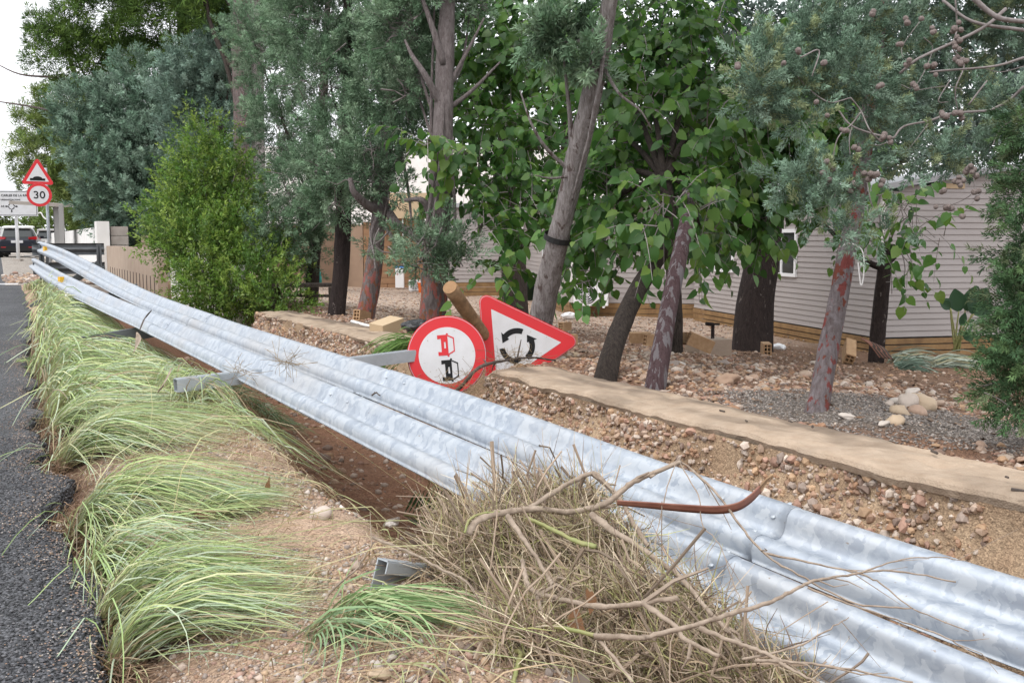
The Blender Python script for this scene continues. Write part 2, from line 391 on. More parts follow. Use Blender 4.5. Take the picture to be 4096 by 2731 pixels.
BOXF = np.array([[0, 3, 2, 1], [4, 5, 6, 7], [0, 1, 5, 4], [1, 2, 6, 5], [2, 3, 7, 6], [3, 0, 4, 7]])
def frame(ax, ay, az):
    return np.stack([ax, ay, az], 1)
def box(c, size, R=None):
    h = np.asarray(size, float) / 2
    b = np.array([[-1, -1, -1], [1, -1, -1], [1, 1, -1], [-1, 1, -1], [-1, -1, 1], [1, -1, 1], [1, 1, 1], [-1, 1, 1]]) * h
    if R is not None: b = b @ np.asarray(R).T
    return b + np.asarray(c, float), BOXF
def unit(v):
    v = np.asarray(v, float); return v / (np.linalg.norm(v, axis=-1, keepdims=True) + 1e-9)
def catmull(pts, n):
    p = np.asarray(pts, float); p = np.vstack([2 * p[0] - p[1], p, 2 * p[-1] - p[-2]])
    out = []
    for i in range(1, len(p) - 2):
        t = np.linspace(0, 1, n, endpoint=False)[:, None]
        a, b, c, d = p[i - 1], p[i], p[i + 1], p[i + 2]
        out.append(.5 * (2 * b + (c - a) * t + (2 * a - 5 * b + 4 * c - d) * t ** 2 + (3 * b - a - 3 * c + d) * t ** 3))
    out.append(p[-2][None]); return np.vstack(out)
def tube(pts, r, k=7, rough=0.0, caps=True, seed=0):
    p = np.asarray(pts, float); n = len(p); r = np.broadcast_to(np.asarray(r, float), (n,))
    T = unit(np.gradient(p, axis=0)); ref = np.array([0, 0, 1.0]) if abs(T[0][2]) < .8 else np.array([1.0, 0, 0])
    N0 = unit(np.cross(T[0], ref)); Ns = [N0]
    for i in range(1, n):
        v = Ns[-1] - T[i] * (Ns[-1] @ T[i]); Ns.append(unit(v))
    Ns = np.array(Ns); B = np.cross(T, Ns)
    a = np.linspace(0, 2 * pi, k, endpoint=False)
    rr = np.repeat(r[:, None], k, 1)
    if rough:
        L = np.concatenate([[0], np.cumsum(np.linalg.norm(np.diff(p, axis=0), axis=1))])
        rr = rr * (1 + rough * 1.2 * fbm(np.cos(a)[None] * 1.6 + L[:, None] * 2.2 / max(r.mean() * 12, .2) + seed * 3.1, np.sin(a)[None] * 1.6 + seed * 1.7 + 0 * L[:, None], seed + 40, 3))
    V = p[:, None] + rr[..., None] * (np.cos(a)[None, :, None] * Ns[:, None] + np.sin(a)[None, :, None] * B[:, None])
    i, j = np.meshgrid(np.arange(n - 1), np.arange(k), indexing='ij'); j2 = (j + 1) % k
    Fq = np.stack([i * k + j, i * k + j2, (i + 1) * k + j2, (i + 1) * k + j], -1).reshape(-1, 4)
    fs = [Fq]
    if caps: fs.append(np.array([np.arange(k)[::-1], (n - 1) * k + np.arange(k)]))
    return V.reshape(-1, 3), fs
def prism(poly, h0, h1, R, o):
    """polygon in local xz, thickness along local y (negative y faces the viewer)"""
    q = np.asarray(poly, float); n = len(q)
    a = np.column_stack([q[:, 0], np.full(n, h0), q[:, 1]]); b = np.column_stack([q[:, 0], np.full(n, h1), q[:, 1]])
    V = np.vstack([a, b]) @ np.asarray(R).T + np.asarray(o)
    i = np.arange(n); j = (i + 1) % n
    return V, [np.array([i]), np.array([i[::-1] + n]), np.column_stack([j, i, i + n, j + n])]
def ico(sub=0):
    t = (1 + 5 ** .5) / 2
    v = unit(np.array([[-1, t, 0], [1, t, 0], [-1, -t, 0], [1, -t, 0], [0, -1, t], [0, 1, t], [0, -1, -t], [0, 1, -t], [t, 0, -1], [t, 0, 1], [-t, 0, -1], [-t, 0, 1]]))
    f = np.array([[0, 11, 5], [0, 5, 1], [0, 1, 7], [0, 7, 10], [0, 10, 11], [1, 5, 9], [5, 11, 4], [11, 10, 2], [10, 7, 6], [7, 1, 8], [3, 9, 4], [3, 4, 2], [3, 2, 6], [3, 6, 8], [3, 8, 9], [4, 9, 5], [2, 4, 11], [6, 2, 10], [8, 6, 7], [9, 8, 1]])
    for _ in range(sub):
        vs = list(v); cache = {}; nf = []
        def mid(a, b):
            k = (min(a, b), max(a, b))
            if k not in cache:
                cache[k] = len(vs); vs.append(unit(vs[a] + vs[b]))
            return cache[k]
        for a, b, c in f:
            x, y, z = mid(a, b), mid(b, c), mid(c, a); nf += [[a, x, z], [b, y, x], [c, z, y], [x, y, z]]
        v = np.array(vs); f = np.array(nf)
    return v, f
OCT = (np.array([[1, 0, 0], [-1, 0, 0], [0, 1, 0], [0, -1, 0], [0, 0, 1], [0, 0, -1.]]), np.array([[0, 2, 4], [2, 1, 4], [1, 3, 4], [3, 0, 4], [2, 0, 5], [1, 2, 5], [3, 1, 5], [0, 3, 5]]))
ICO = ico(0)
PAL = np.array([(.46, .35, .27), (.52, .42, .35), (.38, .26, .19), (.58, .52, .47), (.42, .27, .18), (.33, .28, .25), (.50, .36, .24), (.62, .56, .50), (.26, .20, .17), (.45, .30, .24)])
def pebbles(pos, size, base=ICO, pal=PAL, flat=.65, seed=0):
    r = np.random.default_rng(seed); n = len(pos); bv, bf = base; k = len(bv)
    sc = size[:, None] * np.column_stack([r.uniform(.7, 1.25, n), r.uniform(.6, 1.0, n), r.uniform(.4, .8, n) * flat / .65])
    V = bv[None] * (1 + r.uniform(-.3, .22, (n, k)))[..., None] * sc[:, None]
    a = r.uniform(0, 2 * pi, n); b = r.normal(0, .35, n)
    ca, sa, cb, sb = np.cos(a), np.sin(a), np.cos(b), np.sin(b)
    y = V[..., 1] * cb[:, None] - V[..., 2] * sb[:, None]; z = V[..., 1] * sb[:, None] + V[..., 2] * cb[:, None]; x = V[..., 0]
    V = np.stack([x * ca[:, None] - y * sa[:, None], x * sa[:, None] + y * ca[:, None], z], -1) + pos[:, None]
    Fc = (bf[None] + (np.arange(n) * k)[:, None, None]).reshape(-1, 3)
    c = pal[r.integers(0, len(pal), n)] * r.uniform(.75, 1.15, (n, 1))
    return V.reshape(-1, 3), Fc, np.repeat(c, k, 0)
def cyl(a, b, r, k=12):
    return tube(np.array([a, b], float), r, k)
def rotz(a):
    return np.array([[cos(a), -sin(a), 0], [sin(a), cos(a), 0], [0, 0, 1.0]])
def euler(x, y, z):
    cx, sx, cy, sy = cos(x), sin(x), cos(y), sin(y)
    Rx = np.array([[1, 0, 0], [0, cx, -sx], [0, sx, cx]]); Ry = np.array([[cy, 0, sy], [0, 1, 0], [-sy, 0, cy]])
    return rotz(z) @ Ry @ Rx

# ================================================================== GROUND AND ROAD
def grid(sa, ta):
    S, T = np.meshgrid(sa, ta, indexing='ij'); ns, n_t = S.shape
    i, j = np.meshgrid(np.arange(ns - 1), np.arange(n_t - 1), indexing='ij')
    Fq = np.stack([i * n_t + j, i * n_t + j + 1, (i + 1) * n_t + j + 1, (i + 1) * n_t + j], -1).reshape(-1, 4)[:, ::-1]
    return S.ravel(), T.ravel(), Fq
def patch(s, t):
    x = s * AV[0] + t * NV[0]; y = s * AV[1] + t * NV[1]
    return np.clip(1 - ((x - 2.4) / 1.15) ** 2 - ((y - 6.0) / 1.2) ** 2, 0, 1) * sstep(3.8, 3.95, t)
def ground_col(s, t):
    n1 = fbm(s * 1.1, t * 1.6, 71, 4); n2 = fbm(s * 3.5, t * 3.5, 81, 3)
    sand = np.array([.39, .285, .21]); soil = np.array([.215, .118, .075]); yard = np.array([.215, .13, .09]); pale = np.array([.46, .36, .29]); grav = np.array([.19, .165, .145])
    dk = np.array([.16, .10, .07])
    def mixc(a, b, f): return a * (1 - f[:, None]) + b * f[:, None]
    c = np.broadcast_to(sand, (len(s), 3)) * (1 + .3 * n1[:, None])
    c = mixc(c, dk, (1 - sstep(.28, .5, t)))
    c = mixc(c, soil, sstep(1.36, 1.6, t + .15 * n1))
    c = mixc(c, np.array([.30, .20, .135]), sstep(2.75, 3.05, t + .1 * n1))
    c = mixc(c, yard * 1.0, sstep(3.7, 3.9, t))
    c = mixc(c, np.array([.20, .125, .085]), sstep(7.6, 9.0, t + 1.2 * n1) * (1 - sstep(16, 19, s + 2 * n1)))
    c = mixc(c, pale, sstep(11, 15, s + 2 * n1) * sstep(4.0, 5.0, t))
    g = sstep(.15, .4, patch(s, t) + .25 * n2 + .1 * n1)
    c = mixc(c, grav, g)
    c = mixc(c, np.array([.40, .37, .34]), sstep(26.4, 26.9, s) * (1 - sstep(5, 7, t)))
    return np.clip(c * (1 + .18 * n2[:, None]), .01, 1)
sa = np.concatenate([np.arange(-300, -4, 20), np.arange(-4, 1, .25), np.arange(1, 8.5, .04), np.arange(8.5, 15, .11), np.arange(15, 26.2, .35), np.arange(26.2, 27.2, .06), np.arange(27.2, 60, 1.2), np.arange(60, 700, 30)])
ta = np.concatenate([np.arange(-300, -10, 25), np.arange(-10, 0, 1), np.arange(0, 4.2, .038), np.arange(4.2, 12, .11), np.arange(12, 40, 1.4), np.arange(40, 420, 25)])
s_, t_, f_ = grid(sa, ta)
ground = obj('ground', ST(s_, t_, zg(s_, t_)), f_, M['ground'], cols=ground_col(s_, t_), smooth=True, kind='structure')
# road sheet with a broken edge of real thickness
sr = np.concatenate([np.arange(-60, 0, 4), np.arange(0, 9, .03), np.arange(9, 26, .12), np.arange(26, 60, 1), np.arange(60, 690, 20)])
tr = np.array([-8.0, -4, -1, -.4, -.1, 0])
S, K = np.meshgrid(sr, np.arange(len(tr) + 2), indexing='ij')
edge = ragged(sr) + .35 * sstep(8, 25, sr)
cols_t = [np.full(len(sr), q) for q in tr[:-1]] + [edge - .05, edge, edge + .03]
T = np.stack(cols_t, 1); Z = np.stack([np.zeros(len(sr))] * (len(tr) - 1) + [-.004 + 0 * sr, -.022 + .012 * fbm(sr * 9, 0 * sr, 4), -.16 + 0 * sr], 1) + rise(sr, 0)[:, None]
i, j = np.meshgrid(np.arange(len(sr) - 1), np.arange(T.shape[1] - 1), indexing='ij'); nt_ = T.shape[1]
fr = np.stack([i * nt_ + j, i * nt_ + j + 1, (i + 1) * nt_ + j + 1, (i + 1) * nt_ + j], -1).reshape(-1, 4)[:, ::-1]
road = obj('road', ST(np.repeat(sr[:, None], nt_, 1).ravel(), T.ravel(), Z.ravel()), fr, M['asphalt'], kind='structure')
# loose chippings along the broken edge and on the near road
n = 11000
s0 = 1.2 + 5.5 * rng.random(n) ** 1.4; t0 = ragged(s0) - np.abs(rng.normal(0, .45, n)) + .03
V, Fc, C = pebbles(ST(s0, t0, np.where(t0 < ragged(s0) - .02, .001, -.05)), rng.uniform(.003, .0075, n), OCT, np.array([(.07, .07, .078), (.12, .12, .13), (.19, .19, .2), (.05, .05, .055)]), .8, 3)
obj('road_chippings', V, Fc, M['pebble'], cols=C, smooth=False, kind='stuff')
tag(bpy.data.objects['road_chippings'], 'dark loose chippings on the rough asphalt along its broken edge', 'chippings', kind='stuff')

# culvert headwall and slab at the far end of the ditch
V, Fc = box(ST(26.55, 1.75, -.19), (3.1, .25, .5), rotz(AL))
hd = obj('culvert_headwall', V, Fc, M['concrete']); tag(hd, 'low concrete headwall across the far end of the ditch under the dark rail', 'headwall')

# pebbles: verge, ditch, yard
n = 36000
s0 = 1.6 + 6.5 * rng.random(n) ** 1.5; t0 = rng.uniform(.35, 1.5, n)
keep = vnoise(s0 * 2.2, t0 * 2.2, 55) > -.2; s0, t0 = s0[keep], t0[keep]
sz = np.clip(rng.lognormal(math.log(.0052), .6, len(s0)), .0025, .026)
V, Fc, C = pebbles(ST(s0, t0, zg(s0, t0) + sz * .15), sz, OCT, PAL, .7, 5)
tag(obj('verge_gravel', V, Fc, M['pebble'], cols=C, smooth=True), 'fine pinkish gravel and sand on the washed-out verge', 'gravel', kind='stuff')
n = 4200
s0 = 1.5 + 13 * rng.random(n) ** 1.3; t0 = rng.uniform(1.5, 3.2, n)
sz = np.clip(rng.lognormal(math.log(.012), .65, n), .004, .06)
V, Fc, C = pebbles(ST(s0, t0, zg(s0, t0) + sz * .1), sz, ICO, PAL * np.array([.72, .64, .58]), .7, 6)
tag(obj('ditch_gravel', V, Fc, M['pebble'], cols=C, smooth=True), 'scattered stones on the brown floor of the ditch', 'gravel', kind='stuff')
def yard_density(s, t):
    bank = 1.1 * np.exp(-((t - 5.0) / 1.7) ** 2) * sstep(4.2, 5.2, s) * (1 - sstep(11, 14, s))
    low = .18 + .2 * sstep(12, 15, s)
    near = np.exp(-((t - 4.1) / .45) ** 2) * (1 - sstep(3.0, 3.5, s)) * 1.2
    mid = .5 * np.exp(-((t - 7) / 1.4) ** 2) * sstep(0, 2, s) * (1 - sstep(8, 11, s))
    return bank + low + near + mid
n = 78000
s0 = rng.uniform(-1.0, 17, n); t0 = 3.78 + 9 * rng.random(n) ** 1.25
keep = rng.random(n) < yard_density(s0, t0) * (1.1 - .5 * (t0 > 8)); s0, t0 = s0[keep], t0[keep]
gpatch = patch(s0, t0) > .2
sz = np.clip(rng.lognormal(math.log(.0155), .5, len(s0)), .006, .04); sz = np.where(gpatch, np.clip(sz * .4, .005, .014), sz)
big = (sz > .02) & (s0 < 10)
mb_ = MB_later = []
for sel, bs_m, sd in ((big, ICO, 7), (~big, OCT, 77)):
    mb_.append(pebbles(ST(s0[sel], t0[sel], zg(s0[sel], t0[sel]) + sz[sel] * .15), sz[sel], bs_m, PAL * np.array([.86, .78, .72]), .6, sd))
V = np.vstack([mb_[0][0], mb_[1][0]]); C = np.vstack([mb_[0][2], mb_[1][2]]); Fc = np.vstack([mb_[0][1], mb_[1][1] + len(mb_[0][0])])
tag(obj('yard_pebbles', V, Fc, M['pebble'], cols=C, smooth=False), 'pinkish river pebbles washed over the yard behind the low wall', 'pebbles', kind='stuff')
n = 16000
ang = rng.uniform(0, 2 * pi, n); rad_ = np.sqrt(rng.random(n))
s0, t0 = to_st(2.45 + 1.25 * rad_ * np.cos(ang), 6.0 + 1.25 * rad_ * np.sin(ang)); sz = rng.uniform(.005, .013, n)
k_ = t0 > 3.85; s0, t0, sz = s0[k_], t0[k_], sz[k_]
V, Fc, C = pebbles(ST(s0, t0, zg(s0, t0) + sz * .2), sz, OCT, np.array([(.2, .18, .165), (.30, .27, .25), (.14, .12, .11), (.42, .38, .35), (.26, .22, .19)]), .6, 8)
tag(obj('grey_gravel', V, Fc, M['pebble'], cols=C, smooth=True), 'grey fine gravel patch behind the low wall at right', 'gravel', kind='stuff')
n = 8000
s0 = rng.uniform(13, 34, n); t0 = 4.2 + 10 * rng.random(n); sz = rng.uniform(.012, .04, n)
V, Fc, C = pebbles(ST(s0, t0, zg(s0, t0) + sz * .2), sz, OCT, PAL, .5, 9)
tag(obj('far_yard_gravel', V, Fc, M['pebble'], cols=C, smooth=True), 'pale gravel spread over the far yard in front of the brown block', 'gravel', kind='stuff')
n = 9000
s0 = rng.uniform(2, 16, n); t0 = 3.9 + 7 * rng.random(n); ok = rng.random(n) < .25 + .75 * sstep(6.5, 8.5, t0); s0, t0 = s0[ok], t0[ok]; sz = rng.uniform(.008, .026, len(s0))
V, Fc, C = pebbles(ST(s0, t0, zg(s0, t0) + .012), sz, OCT, np.array([(.13, .08, .05), (.20, .12, .075), (.09, .06, .045), (.26, .17, .11)]), .22, 15)
tag(obj('leaf_litter', V, Fc, M['straw'], cols=C), 'brown leaf litter and bark crumbs over the yard in front of the homes', 'litter', kind='stuff')
n = 6000
s0 = 1.2 + 12 * rng.random(n) ** 1.4; t0 = ragged(s0) - np.abs(rng.normal(0, .10, n)); sz = rng.uniform(.002, .006, n)
V, Fc, C = pebbles(ST(s0, t0, .002 + rise(s0, t0)), sz, OCT, PAL * .8, .5, 16)
tag(obj('road_grit', V, Fc, M['pebble'], cols=C), 'sandy grit washed onto the asphalt along its edge', 'grit', kind='stuff')
# cobbles one could pick up
rock_meshes = []
iv, if_ = ico(2)
for k in range(7):
    r = np.random.default_rng(100 + k)
    d = r.normal(size=(4, 3)); amp = r.uniform(-.22, .22, 4)
    v = iv * (1 + sum(a * np.sin(1.8 * (iv @ q) + a * 9) for q, a in zip(d, amp)))[:, None] * np.array([1, r.uniform(.65, .9), r.uniform(.45, .7)]); v = v * (1 + .28 * fbm(v[:, 0] * 2.6 + k, v[:, 1] * 2.6 + v[:, 2] * 2, k, 3))[:, None]
    col = np.array([(.50, .38, .30), (.56, .48, .42), (.42, .29, .21), (.60, .54, .49), (.47, .33, .25), (.36, .30, .27), (.54, .42, .30)][k])
    rock_meshes.append(mesh('cobble', v, if_, M['pebble'], cols=np.broadcast_to(col, (len(v), 3)), smooth=True))
cnt = 0; tries = 0
while cnt < 210 and tries < 4000:
    tries += 1
    s0 = random.uniform(-.3, 11); t0 = random.uniform(3.9, 9)
    if random.random() > yard_density(np.array(s0), np.array(t0)) * .8: continue
    if patch(np.array(s0), np.array(t0)) > .1: continue
    r = min(max(random.lognormvariate(math.log(.034), .3), .024), .07)
    mi = random.randrange(7); o = link('cobble', rock_meshes[mi], None, ST(s0, t0, float(zg(s0, t0)) + r * .3), (random.uniform(-.4, .4), random.uniform(-.4, .4), random.uniform(0, 6.3)), (r,) * 3)
    hue = ['pinkish buff', 'pale cream', 'brown', 'whitish', 'rosy tan', 'grey', 'sandy'][mi]
    where = 'by the wall at the far right' if s0 < 3.6 else 'behind the red-patched trunk' if s0 < 5.2 else 'behind the purple trunk' if s0 < 6.6 else 'behind the leaning mulberry trunk' if s0 < 8.2 else 'in the yard beyond the triangular sign'
    tag(o, f'{hue} cobble among the washed-out stones {where}', 'cobble', 'cobbles washed into the yard'); cnt += 1
def rock(u, v, r, label, k=0, sq=1.0, lift=.3, g=None, d=None):
    p = G(u, v) if d is None else P(u, v, d)
    o = link('rock', rock_meshes[k], None, (p[0], p[1], p[2] + r * lift), (random.uniform(-.2, .2), random.uniform(-.2, .2), random.uniform(0, 6.3)), (r, r, r * sq))
    return tag(o, label, 'rock', g)
for u, v, r, k, l, q in [(902, 404, .10, 3, .3, 'whitish rock at the back left'), (920, 407, .14, 6, .35, 'largest sandy rock at the right'), (909, 407, .11, 1, .5, 'cream rock in the middle'), (912, 399, .09, 3, .9, 'topmost whitish rock'), (918, 413, .09, 4, .2, 'rosy tan rock at the front right'), (899, 413, .10, 6, .2, 'sandy rock at the front left'), (890, 405, .05, 1, .3, 'smallest rock at the left end')]:
    rock(u, v, r * .72, q + ' of the small heap on the grey gravel', k, 1, l, 'heaped rocks on the grey gravel')
rock(727, 383, .095, 'largest brown angular stone in the cobble bank behind the purple trunk', 2, 1.2)
rock(896, 423, .055, 'buff knobbly stone on grey gravel below the heap of rocks', 6)
rock(884, 425, .035, 'small white stone beside the buff stone on the grey gravel', 3)
rock(847, 418, .04, 'white oval stone on the grey gravel beside the red-patched trunk', 3)
rock(1010, 490, .09, 'largest white flat stone by the wall at the right edge', 3, .6)
rock(66, 361, .17, 'tan rock lying in the flattened grass by the road', 6, .7, .5)
rock(151, 374, .07, 'small pale rock at the far grass tip by the ditch', 3, .9, .5)
rock(392, 525, .045, 'white upright stone at the lip of the ditch', 3, 1.4, .4)
rock(322, 517, .045, 'whitish stone on the verge among long grass tips', 1)
rock(52, 516, .025, 'grey pebble in the broken asphalt edge', 5)
rock(60, 527, .025, 'white flat pebble in the broken asphalt edge', 3)
for u, v, r, q in [(235, 590, .10, 'largest'), (222, 600, .09, 'nearest'), (248, 583, .07, 'smallest')]:
    rock(u, v, r, q + ' flat slab of pinkish stone half buried in the verge sand', 4, .45, .2, 'slabs of stone in the verge')
rock(380, 676, .032, 'tan broken stone at the bottom of the verge below the loose grass clump', 6, .8)

# ================================================================== LOW WALL
def low_wall(s0, s1, label, seed, broken_near=False):
    w_ = thing('low_wall', label, 'wall', ST(s0, 3.4, -.4))
    sv = np.arange(s0, s1 + .001, .035); n = len(sv)
    prof_t = np.array([3.215, 3.20, 3.212, 3.24, 3.29, 3.34, 3.39, 3.44, 3.48, 3.52, 3.56, 3.60, 3.64, 3.675, 3.70, 3.715]); prof_z = np.array([.19, .222, .240, .248, .252, .25, .25, .246, .25, .254, .252, .25, .25, .245, .232, .0])
    T = prof_t[None] + .07 * fbm(sv[:, None] * 3.5, prof_t[None] * 2, seed, 4) * np.interp(prof_t, [3.2, 3.24, 3.3, 3.6, 3.70, 3.72], [1, .9, .2, .2, 1.2, .5])[None]
    Z = prof_z[None] - .05 * (sv[:, None] > 8) * sstep(8, 14, sv)[:, None] + .022 * fbm(sv[:, None] * 4, prof_t[None] * 7, seed + 5, 4) + .007 * fbm(sv[:, None] * 19, prof_t[None] * 21, seed + 6, 2)
    ends = np.minimum(sstep(s0 - .02, s0 + .18, sv), 1 - sstep(s1 - .18, s1 + .02, sv))[:, None]
    lift = .05 * (1 - sstep(-.5, 6, sv))[:, None]; Z = Z - (1 - ends) * .05 + lift
    k = len(prof_t); Sg = np.repeat(sv[:, None], k, 1) + .05 * fbm(T * 9, sv[:, None] * 0 + prof_t[None] * 7, seed + 2) * (1 - ends)
    i, j = np.meshgrid(np.arange(n - 1), np.arange(k - 1), indexing='ij')
    Fq = np.stack([i * k + j, i * k + j + 1, (i + 1) * k + j + 1, (i + 1) * k + j], -1).reshape(-1, 4)[:, ::-1]
    cap = [Fq, np.array([np.arange(k), ((n - 1) * k + np.arange(k))[::-1]])]
    sg, tg = Sg.ravel(), T.ravel()
    stain = sstep(.0, .3, fbm(sg * 1.1, tg * 5, seed + 30, 4) + 1.5 * (tg - 3.47)); blot = sstep(.1, .35, fbm(sg * 3, tg * 8, seed + 33, 3))
    cc = np.array([.42, .33, .25]) * (1 - stain[:, None]) + np.array([.225, .175, .135]) * stain[:, None]; cc = cc * (1 - .28 * blot[:, None]) * (1 + .2 * fbm(sg * 9, tg * 9, seed + 35, 2)[:, None])
    obj('coping', ST(sg, tg, Z.ravel()), cap, M['cap'], w_, cc, smooth=False)
    # eroded earth face under the coping
    hz = np.linspace(0, 1, 16)
    Zf = .20 - hz * .95
    face_t = 3.215 + np.interp(hz, [0, .12, .3, .6, 1], [.0, -.01, -.07, -.20, -.42])
    Tf = face_t[None] + .09 * fbm(sv[:, None] * 2.2, hz[None] * 4, seed + 9, 4) * sstep(0, .15, hz)[None]
    kz = len(hz); Sf = np.repeat(sv[:, None], kz, 1)
    Zf2 = np.repeat(Zf[None], n, 0) - (1 - ends) * .04 + lift
    i, j = np.meshgrid(np.arange(n - 1), np.arange(kz - 1), indexing='ij')
    Fq = np.stack([i * kz + j, i * kz + j + 1, (i + 1) * kz + j + 1, (i + 1) * kz + j], -1).reshape(-1, 4)
    V = [ST(Sf.ravel(), Tf.ravel(), Zf2.ravel())]; Fs = [Fq]; off = n * kz
    for q in (0, n - 1):                                    # the broken ends
        tt = np.linspace(0, 1, 8)
        Te = Tf[q][:, None] * (1 - tt) + 3.74 * tt; Ze = np.repeat(Zf2[q][:, None], 8, 1); Se = sv[q] + .12 * fbm(Te * 5, Ze * 5, seed + 13) * np.sin(pi * tt)[None]
        i2, j2 = np.meshgrid(np.arange(kz - 1), np.arange(7), indexing='ij')
        f2 = np.stack([i2 * 8 + j2, i2 * 8 + j2 + 1, (i2 + 1) * 8 + j2 + 1, (i2 + 1) * 8 + j2], -1).reshape(-1, 4) + off
        V.append(ST(Se.ravel(), Te.ravel(), Ze.ravel())); Fs.append(f2 if q else f2[:, ::-1]); off += kz * 8
    obj('earth_face', np.vstack(V), Fs, M['earth'], w_, smooth=True)
    # stones set in the face
    r = np.random.default_rng(seed)
    N_ = int((s1 - s0) * 2600)
    si = r.uniform(s0, s1, N_); hi = r.uniform(.02, .9, N_) ** 1.15
    patch = vnoise(si * 1.3, hi * 2.2, seed + 21) + .3 * vnoise(si * 5, hi * 7, seed + 22)
    kp = patch > -.22 + .25 * (r.random(N_) < .5); si, hi = si[kp], hi[kp]
    ii = np.clip(((si - s0) / .035).astype(int), 0, n - 1)
    ti = np.array([np.interp(h, hz, Tf[a]) for h, a in zip(hi, ii)])
    sz = np.clip(r.lognormal(math.log(.0105), .5, len(si)), .005, .036)
    big = sz > .0125; prt = [pebbles(ST(si[q], ti[q] - sz[q] * .15, .20 - hi[q] * .95 + .05 * (1 - sstep(-.5, 6, si[q]))), sz[q], bm_, PAL * np.array([1.04, .98, .93]), .9, seed + w0) for q, bm_, w0 in ((big, ICO, 0), (~big, OCT, 1))]
    V = np.vstack([prt[0][0], prt[1][0]]); C = np.vstack([prt[0][2], prt[1][2]]); Fc = np.vstack([prt[0][1], prt[1][1] + len(prt[0][0])])
    obj('embedded_stones', V, Fc, M['pebble'], w_, C, False, kind='stuff')
    return w_
low_wall(-1.6, 6.62, 'low wall with beige concrete coping over eroded pebbly earth, right of the fallen signs', 21)
low_wall(8.0, 14.1, 'short broken stretch of low beige wall between the bush and the fallen signs', 22)
# crumbs and bits lying on the coping
for k in range(16):
    s0 = random.uniform(.4, 4.2); t0 = random.uniform(3.25, 3.75)
    V, Fc = tube(ST(np.array([s0, s0 + random.uniform(.01, .05)]), np.array([t0, t0 + random.uniform(-.02, .02)]), .264 + .05 * float(1 - sstep(-.5, 6, s0)) + 0 * np.zeros(2)), random.uniform(.004, .008), 5)
    tag(obj('bark_chip', V, Fc, M['darkbranch']), 'dark chip of bark lying on the beige wall coping', 'bark chip', 'bark chips on the coping')

# ================================================================== GUARD RAIL
KS = np.array([1.0, 2.0, 3.0, 4.5, 6.5, 9, 13, 19, 28.])
KT = np.array([2.949, 2.319, 1.954, 1.611, 1.361, 1.171, .971, .809, .705])
KZ = np.array([-.527, -.213, 0.0, .189, .325, .403, .441, .473, .529])
KP = np.radians([68.1, 36.1, 23.5, 16.4, 9.7, 6.9, 13.0, 36.4, 69.5])
def hermite(s, k):
    x = np.log(KS); q = np.log(np.clip(s, .5, 40)); m = np.gradient(k, x)
    i = np.clip(np.searchsorted(x, q) - 1, 0, len(x) - 2); h = x[i + 1] - x[i]; t = np.clip((q - x[i]) / h, -.4, 1)
    return (2 * t ** 3 - 3 * t ** 2 + 1) * k[i] + (t ** 3 - 2 * t ** 2 + t) * h * m[i] + (-2 * t ** 3 + 3 * t ** 2) * k[i + 1] + (t ** 3 - t ** 2) * h * m[i + 1]
def railpt(s, w_, h):
    """s along, w up the face, h out of the face"""
    t0, z0, ph = hermite(s, KT), hermite(s, KZ), hermite(s, KP)
    h = h - .04; w_ = w_ - .05 * sstep(9, 24, s) + np.where(w_ > .32, .10 * sstep(9, 24, s) - .032 * (1 - sstep(2.6, 5.5, s)), 0)
    return ST(s, t0 + w_ * np.cos(ph) - h * np.sin(ph), z0 + w_ * np.sin(ph) + h * np.cos(ph))
def wprofile():
    k = np.array([(0, .0), (.006, .02), (.018, .048), (.038, .066), (.062, .070), (.085, .060), (.105, .036), (.125, .012), (.150, .002), (.172, .012), (.192, .036), (.212, .060), (.235, .070), (.259, .066), (.279, .048), (.291, .02), (.297, .0)])
    return k[:, 0], k[:, 1]
RW, RH = wprofile()
GAP = .040
gr = thing('fallen_guardrail', 'long twin-beam galvanised crash barrier fallen over the ditch along the road', 'guardrail', ST(6, 1.6, .2))
splices = [0.75, 2.82, 5.35, 9.5, 13.6, 17.8, 22.0, 28.0]
ridge_w = (.078, .232)
def beam(s0, s1, w0, lift):
    sv = np.exp(np.linspace(math.log(s0), math.log(s1), max(48, int((s1 - s0) * 14))))
    k = len(RW); n = len(sv)
    Sg = np.repeat(sv[:, None], k, 1)
    def sheet(dh): return railpt(Sg.ravel(), np.tile(RW, n) + w0, np.tile(RH, n) + dh)
    V = np.vstack([sheet(lift), sheet(lift - .004)])
    i, j = np.meshgrid(np.arange(n - 1), np.arange(k - 1), indexing='ij')
    A = np.stack([i * k + j, i * k + j + 1, (i + 1) * k + j + 1, (i + 1) * k + j], -1).reshape(-1, 4)
    o_ = n * k; e = np.arange(n - 1)
    rim = [np.column_stack([e * k, (e + 1) * k, (e + 1) * k + o_, e * k + o_]), np.column_stack([(e + 1) * k + k - 1, e * k + k - 1, e * k + k - 1 + o_, (e + 1) * k + k - 1 + o_])]
    c = np.arange(k - 1)
    rim += [np.column_stack([c + 1, c, c + o_, c + 1 + o_]), np.column_stack([(n - 1) * k + c, (n - 1) * k + c + 1, (n - 1) * k + c + 1 + o_, (n - 1) * k + c + o_])]
    arc = np.concatenate([[0], np.cumsum(np.hypot(np.diff(RW), np.diff(RH)))])
    uv = np.column_stack([np.tile(Sg.ravel(), 2), np.tile(np.tile(arc + w0 * 3, n), 2)])
    return obj('rail_beam', V, [A[:, ::-1], A + o_] + rim, M['rail'], gr, smooth=True, uv=uv)
bolt_v, bolt_f = ico(1)
bolt_me = mesh('bolt', bolt_v * np.array([1, 1, .5]), bolt_f, M['galv'], smooth=True)
